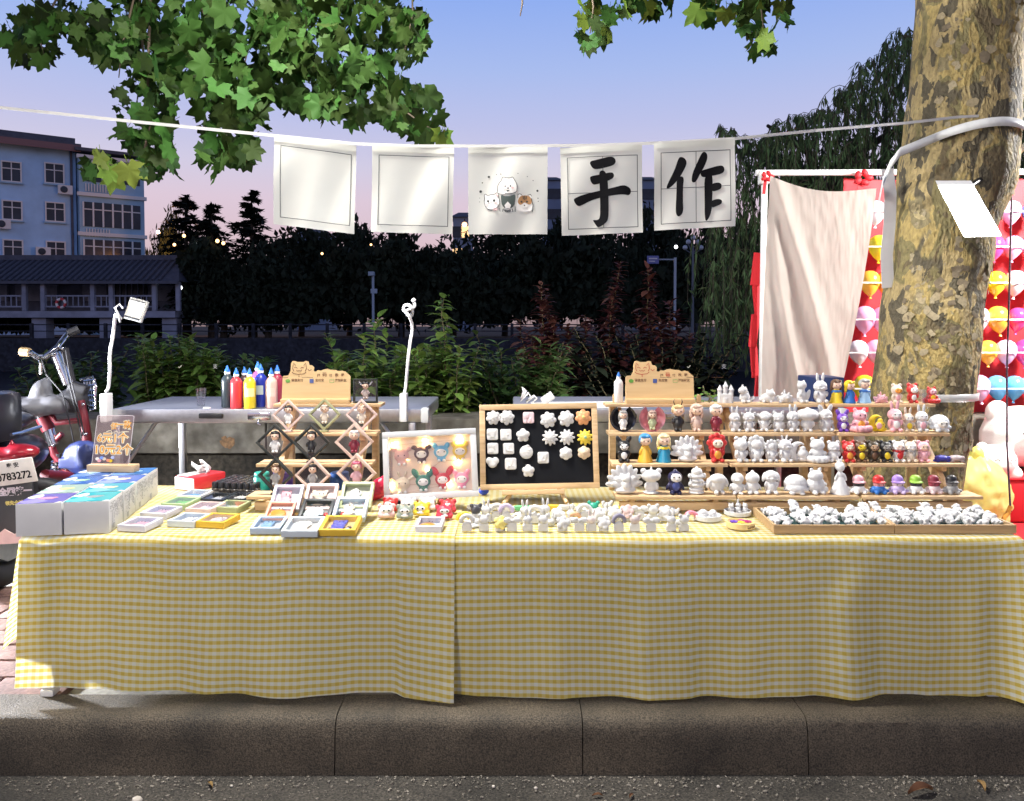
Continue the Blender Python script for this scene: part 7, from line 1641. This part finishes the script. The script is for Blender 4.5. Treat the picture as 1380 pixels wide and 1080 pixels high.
# ---- chalkboard with magnets
def chalkboard():
    A, B, C = pt(646, 546, 2.36), pt(804, 543, 2.36), pt(645, 661, 2.31)
    ex = (B - A).normalized(); ey = (A - C).normalized(); ez = ex.cross(ey).normalized(); ey = ez.cross(ex); W = (B - A).length; H = (C - A).length
    M = Matrix((ex, ey, ez)).transposed().to_4x4(); o0 = A + (B - A) * .5 - ey * H
    t = thing('chalkboard', 'pine framed black board on a small easel covered with plaster magnets', 'chalkboard', o0); t.rotation_euler = M.to_euler()
    b_ = .0165; D = .014; fr = MB()
    fr.box((0, H - b_ / 2, 0), (W, b_, D), bev=.0015).box((0, b_ / 2, 0), (W, b_, D), bev=.0015).box((-W / 2 + b_ / 2, H / 2, 0), (b_, H - 2 * b_, D - .001), bev=.0015).box((W / 2 - b_ / 2, H / 2, 0), (b_, H - 2 * b_, D - .001), bev=.0015)
    obj('frame', fr, PINE, t, 40)
    obj('panel', MB().box((0, H / 2, -.002), (W - 2 * b_, H - 2 * b_, .004)), mat('board_black', (.006, .007, .010), .7, var=.4, vs=12, spec=.15), t)
    obj('ledge', MB().box((-.02, -.008, .012), (W * .52, .014, .034), bev=.002), PINE, t, 40)
    zb = o0.z - TZ - .005
    for x in (-.085, .06): obj('leg', MB().tube([(x * .9, 0, -.004), (x * 1.25, -zb - .004, .028)], .0062, 6), PINE, t)
    obj('rear_leg', MB().tube([(0, H * .8, -.012), (0, -zb * .9, -.13)], .006, 6), PINE, t)
    k = W / 600
    def q(x, y): return Vector(((x - 480) * k, H - (y - 250) * H / 440, .0005))
    def mg(x, y, mesh, m_, lb, s=1., rz=0, extra=None):
        p = t.matrix_basis @ q(x, y); g = thing('plaster_magnet', lb, 'magnet', p, group='magnets on the black board', scale=s * 1.95); g.rotation_euler = (M @ Matrix.Rotation(R(rz), 4, 'Z')).to_euler(); obj('relief', mesh, m_, g)
        if extra: obj('centre', extra[0], extra[1], g)
    def fl(n, r, pr, layers=1, cen=.35): 
        out = [(S_, (0, 0, .2), (cen * 2, cen * 2, .45))]
        for L_ in range(layers):
            rr = r * (1 - .42 * L_)
            for i in range(n): a = 360 / n * (i + .5 * L_); out.append((S_, (math.sin(R(a)) * rr, math.cos(R(a)) * rr, .15 + .2 * L_), (pr[0] * (1 - .3 * L_), pr[1] * (1 - .3 * L_), .22), (0, 0, -a)))
        return out
    peony = blob('peony', fl(7, .75, (.42, .48), 2), .0009, 1); daisy = blob('daisy', fl(10, .75, (.24, .55), 2), .0009, 1); five = blob('five', fl(5, .58, (.5, .5)), .0009, 1); rose = blob('rose', fl(6, .62, (.45, .42), 3), .0009, 1)
    def tile(seed):
        rnd = random.Random(seed); pr = [('b', (0, 0, .15), (1.75, 1.75, .32)), ('b', (0, 0, .15), (1.9, 1.5, .30)), ('b', (0, 0, .15), (1.5, 1.9, .30))]
        for _ in range(6): pr.append(('b', (rnd.uniform(-.5, .5), rnd.uniform(-.5, .5), .36), (rnd.choice([.12, .7]), rnd.choice([.12, .6]), .14)))
        return blob('tile%d' % seed, pr, .0009, 1)
    rnd_ = blob('disc', [(S_, (0, 0, .15), (1.05, 1.05, .28)), (S_, (.2, .9, .2), (.35, .2, .2)), ('b', (0, 0, .38), (1.0, .12, .14)), ('b', (0, 0, .38), (.12, 1.0, .14)), ('b', (.3, .3, .38), (.5, .1, .14))], .0009, 1)
    heart = blob('heart', [(S_, (.45, .25, .15), (.62, .6, .26)), (S_, (-.45, .25, .15), (.62, .6, .26)), (S_, (0, -.25, .15), (.75, .6, .26))], .0009, 1)
    DOT = blob('dot', [(S_, (0, 0, .5), (.32, .32, .2))], .0009, 1)
    G = PLASTER
    mg(250, 318, peony, G, 'white peony magnet in the corner of the black board', .95); mg(320, 318, peony, G, 'white peony magnet beside the corner peony', .98, 20)
    mg(430, 322, tile(1), paint((.74, .55, .58), .6), 'pale pink square magnet in the top row of the board', .9)
    mg(530, 335, peony, G, 'white peony magnet above the first white daisy', 1.05, 10); mg(622, 330, peony, G, 'white peony magnet beside the orange flower', 1.05, 35); mg(708, 325, peony, paint((.75, .36, .16), .5), 'orange and yellow flower magnet with a green centre', 1.05, 0, (DOT, paint((.75, .62, .2)))); 
    mg(245, 405, tile(2), G, 'white square magnet below the corner peony', .9); mg(313, 408, tile(3), G, 'white square magnet beside the five petal flower', .9); mg(400, 413, five, G, 'white five petal flower magnet below the pink square', 1.0)
    mg(537, 427, daisy, G, 'white daisy magnet in the middle of the board', 1.0); mg(622, 427, daisy, G, 'white daisy magnet beside the yellow daisy', 1.0, 15); mg(715, 430, daisy, paint((.76, .58, .06), .5), 'yellow daisy magnet with a green centre', 1.0, 0, (DOT, paint((.3, .5, .3))))
    mg(246, 478, tile(4), G, 'white square magnet above the heart shaped magnet', .88); mg(326, 480, tile(5), G, 'white square magnet beside the round magnet', .88); mg(415, 500, rnd_, G, 'white round magnet with raised lettering lines', 1.0); mg(500, 530, tile(6), G, 'white square magnet alone beside the round one', .9)
    mg(615, 510, rose, G, 'white rose magnet below a daisy', 1.0); mg(707, 508, rose, paint((.72, .56, .40), .5), 'beige rose magnet with a green leaf', 1.0, 0, (DOT, paint((.74, .6, .42)))); mg(243, 550, heart, G, 'white heart shaped magnet low on the board', .95); mg(335, 558, tile(7), G, 'white square magnet low on the board', .92); mg(423, 596, five, G, 'white five petal flower magnet at the bottom of the board', .92)
chalkboard()
o = tag(obj('blue_ball', MB().ball((0, 0, .012), (.016, .012, .012)), paint((.02, .06, .5)), None, 180), 'small dark blue trinket between the light box and chalkboard', 'trinket'); p = flat(652, 668, TZ); o.location = (p.x, p.y, TZ + .002)

# ---- clips and hair ornaments in rows
BASEM = blob('clip_base', [('b', (0, 0, .6), (1.9, .7, 1.2)), (S_, (0, 0, 1.2), (.95, .35, .7))], .001, 2)
TOPS = {'flower': blob('t_flower', [(S_, (0, 0, .3), (.7, .7, .4))] + [(S_, (math.cos(k * 1.256) * .8, math.sin(k * 1.256) * .8, .2), (.6, .6, .3)) for k in range(5)], .0011, 1),
        'bow': blob('t_bow', [(S_, (0, 0, .4), (.4, .4, .4))] + sym([(S_, (.9, 0, .5), (.8, .4, .6), (0, 15, 0))]), .0011, 1), 'bear': blob('t_bear', [(S_, (0, 0, .6), (1.0, .7, .85))] + sym([(S_, (.8, 0, 1.4), (.4, .3, .4))]), .0011, 1),
        'rabbit': blob('t_rabbit', [(S_, (0, 0, .6), (.9, .7, .8))] + sym([(S_, (.4, 0, 1.9), (.25, .25, .8), (0, 8, 0))]), .0011, 1), 'arch': blob('t_arch', [(S_, (math.cos(R(a)) * 1.1, 0, .3 + math.sin(R(a)) * 1.1), (.42, .4, .42)) for a in range(0, 181, 15)], .0011, 1), 'bar': blob('t_bar', [('b', (0, 0, .5), (2.6, 1.0, .9)), (S_, (1.2, 0, .5), (.5, .5, .45)), (S_, (-1.2, 0, .5), (.5, .5, .45))], .0012, 2)}
def clip(px, py, kind, c_, label, group, s=1., base=True):
    p = flat(px, py, TZ); t = thing('plaster_clip', label, 'clip', (p.x, p.y + .006, TZ + .0025), (0, 0, random.uniform(-14, 14)), group, s * 1.5)
    if base: obj('base', BASEM, PLASTER, t)
    o = obj('ornament', TOPS[kind], PLASTER if c_ is None else paint(c_), t, loc=(0, -.002 if base else 0, .016 if base else 0)); 
    if kind == 'flower' and base: o.rotation_euler = (R(65), 0, 0)
W_ = 'white plaster clips set out in rows'
AN = {'arch': 'an arch', 'bear': 'a bear', 'flower': 'a flower', 'bow': 'a bow', 'rabbit': 'a rabbit', 'bar': 'a bar'}
fr_k = ['arch', 'bear', 'flower', 'bow', 'rabbit', 'bear', 'flower', 'bow', 'rabbit', 'flower', 'arch', 'bear', 'bow', 'rabbit', 'bear', 'bow']
for k, px in enumerate((629, 652, 674, 690, 711, 732, 758, 781, 797, 814, 834, 856, 878, 905, 922)): clip(px, 718, fr_k[k], {2: (.78, .66, .2), 8: (.76, .66, .62), 10: (.25, .24, .32), 11: (.6, .5, .48)}.get(k), 'white plaster clip with %s ornament in the front row' % AN[fr_k[k]] if k not in (2, 8, 10, 11) else {2: 'plaster clip with a small yellow flower in the front row', 8: 'plaster clip with a pale beige rabbit in the front row', 10: 'plaster clip with a dark arch in the front row', 11: 'plaster clip with a brownish bear in the front row'}[k], W_ if k not in (2, 8, 10, 11) else None, .88)
for k, px in enumerate((625, 641, 655, 669, 682, 707, 722, 735, 752, 775, 788, 806, 828, 845, 862, 880, 897, 932)):
    cc = {0: ((.8, .62, .05), 'yellow'), 1: ((.06, .06, .07), 'black and white'), 4: ((.55, .48, .70), 'lilac'), 9: ((.76, .46, .28), 'peach coloured'), 13: ((.62, .45, .44), 'rosy brown'), 17: ((.80, .28, .36), 'pink')}.get(k)
    kd = random.choice(['flower', 'bow', 'bear', 'rabbit', 'arch']) if k != 9 else 'arch'
    clip(px, 704 + random.uniform(-3, 3), kd, cc[0] if cc else None, 'white plaster clip with %s ornament in the middle row' % AN[kd] if not cc else cc[1] + ' ornament standing in the middle row of clips', 'white plaster ornaments in the middle row' if not cc else None, .95, k not in (0, 9, 17))
for k, px in enumerate((641, 661, 682, 704, 724, 744, 763, 787, 800, 819, 842, 858, 876, 898)):
    cc = {3: ((.16, .55, .24), 'green'), 5: ((.78, .58, .06), 'yellow'), 10: ((.80, .66, .06), 'bright yellow'), 8: ((.03, .36, .24), 'dark green')}.get(k)
    kd = 'bar' if k < 7 or k in (10, 13) else random.choice(['flower', 'bear', 'bow'])
    clip(px, 690 + random.uniform(-1.5, 1.5), kd, cc[0] if cc else None, 'white plaster hair ornament shaped like %s in the back row' % AN[kd] if not cc else cc[1] + ' hair bar lying in the back row of clips', 'white plaster bars in the back row' if not cc else None, 1.0, False)
for k in range(20):
    kd = random.choice(['flower', 'bow', 'bear', 'rabbit'])
    clip(random.choice([632, 648, 664, 682, 698, 716, 744, 766, 790, 812, 838, 852, 872, 888, 915]) + random.uniform(-5, 5), random.uniform(694, 713), kd, None, 'loose white plaster ornament shaped like %s between the clip rows' % AN[kd], 'loose white plaster ornaments', random.uniform(.7, .9), False)
p = flat(902, 688, TZ); t = tag(obj('plaster_block', blob('block', [('b', (0, 0, 1.1), (2.6, 1.6, 2.2)), ('b', (.9, 0, 1.0), (2.4, 1.8, 1.6))], .0014, 1), PLASTER, None, None, (p.x, p.y, TZ + .002)), 'tall white plaster block behind the rows of clips', 'plaster block')
# ---- round dishes
def dish(px, py, r, h, m_, label, contents, text=None):
    p = flat(px, py, TZ); t = thing('round_dish', label, 'dish', (p.x, p.y + r, TZ + .002))
    obj('bowl', MB().lathe([(r * .92, 0), (r, .002), (r * 1.0, h), (r * .94, h + .0008), (r * .90, h - .001), (r * .88, .004), (0.001, .0035)], 28), m_, t, 40)
    for k, (x, y, z, s, kd, c_) in enumerate(contents):
        o = obj('figure', blob(*kd), PLASTER if c_ is None else paint(c_), t); o.location = (x, y, z); o.scale = (s,) * 3; o.rotation_euler = (0, 0, k)
    if text:
        for k, ch in enumerate(text):
            a = R(-72 + 9.5 * k); o = obj('lettering', text_mesh(ch, .0105, .0004, FLATM), mat('brown_print', (.16, .07, .03)), t); o.location = (math.sin(-a + 0) * 0 + r * 1.008 * math.cos(a), r * 1.008 * math.sin(a), h * .5); o.rotation_euler = (0, 0, a + R(90))
LYR = ('w_round', SHAPES['round']); FLW = ('t_flower', [])
dish(958, 706, .036, .014, PLASTER, 'white round plaster dish with two small figures', [(-.012, 0, .006, .42, LYR, None), (.014, 0, .006, .40, LYR, None)])
dish(999, 699, .036, .012, PLASTER, 'white round plaster dish behind the lettered yellow dish', [(-.018, 0, .006, .36, ('w_cat', []), None), (.002, .004, .006, .40, ('w_rabbit', []), None), (.02, 0, .006, .36, ('w_bear', []), None)])
dish(1003, 717, .035, .016, paint((.78, .58, .26), .5), 'round yellow lettered dish with purple and yellow flowers', [(-.016, 0, .014, .8, FLW, (.12, .04, .42)), (0, -.006, .014, .7, FLW, YEL), (.018, 0, .014, .8, FLW, (.35, .02, .14)), (.006, .012, .014, .7, FLW, (.4, .05, .2))], 'Lovein')
# ---- two wooden trays heaped with plaster
PN = {'rabbit': 'rabbit', 'bear': 'bear', 'cat': 'cat', 'dog': 'dog', 'duckling': 'duckling', 'round': 'bun', 'pup': 'pup', 'piglet': 'piglet', 'bird': 'chick', 'lion': 'lion'}
def tray(label, pxs, seed, gl):
    (fx0, fx1, bx0, bx1) = pxs; f0, f1 = flat(fx0, 720.5, TZ), flat(fx1, 720.5, TZ); h = .021
    b0_, b1_ = pt(bx0, 683, 2.22), pt(bx1, 683, 2.22)
    F0 = Vector((f0.x, f0.y, 0)); F1 = Vector((f1.x, f1.y, 0)); yb = 2.155
    B0 = Vector((xat(bx0, yb, TZ + h), yb, 0)); B1 = Vector((xat(bx1, yb, TZ + h), yb, 0)); cen = (F0 + F1 + B0 + B1) / 4
    t = thing('wooden_tray', label, 'tray', (cen.x, cen.y, TZ + .002)); 
    F0, F1, B0, B1 = F0 - cen, F1 - cen, B0 - cen, B1 - cen
    def wallp(nm, a, b_, ins):
        n = Vector((-(b_ - a).y, (b_ - a).x, 0)).normalized() * .006
        obj(nm, MB().prism([(a.x, a.y), (b_.x, b_.y), (b_.x + n.x, b_.y + n.y), (a.x + n.x, a.y + n.y)], h), TRAYW, t)
    def sh(a, b_, q0, q1): return a.lerp(b_, q0), a.lerp(b_, q1)
    wallp('front_wall', F0, F1, 0); wallp('back_wall', B1, B0, 0)
    e = .008
    wallp('side_wall', *sh(B0, F0, .045, .955), 0); wallp('side_wall', *sh(F1, B1, .045, .955), 0)
    obj('lining', MB().add([(*F0[:2], .003), (*F1[:2], .003), (*B1[:2], .003), (*B0[:2], .003)], [(0, 1, 2, 3)]), mat('teal_lining', (.010, .045, .045), .8), t)
    rnd = random.Random(seed); ks = ['rabbit', 'bear', 'cat', 'dog', 'duckling', 'round', 'pup', 'piglet', 'bird', 'lion']
    for i in range(8):
        for j in range(4):
            u = (i + .5 + rnd.uniform(-.15, .15)) / 8; v = .12 + (j + .5 + rnd.uniform(-.15, .15)) / 4 * .78
            a = F0.lerp(F1, u); b_ = B0.lerp(B1, u); p = a.lerp(b_, v) + cen
            k = rnd.choice(ks); o = obj('plaster_piece', blob('w_' + k, SHAPES[k]), PLASTER); s = rnd.uniform(.50, .62); o.scale = (s,) * 3
            o.rotation_euler = (R(-68 + rnd.gauss(0, 10)), R(rnd.gauss(0, 10)), R(rnd.gauss(0, 28))); o.location = (p.x, p.y, TZ + .002 + .010 + rnd.uniform(0, .004)); tag(o, gl % PN[k], 'figurine', gl % 'pieces')
tray('shallow wooden tray of plaster pieces beside the round dishes', (1043, 1205, 1015, 1168), 1, 'small white plaster %s heaped in the tray beside the round dishes')
tray('shallow wooden tray of plaster pieces at the table end', (1206, 1370, 1169, 1312), 2, 'small white plaster %s heaped in the tray at the table end')
bpy.context.view_layer.update()
dups = {k: v for k, v in LABELS.items() if len(v) > 1 and not all(g for _, g in v)}
print('DUP LABELS', dups)
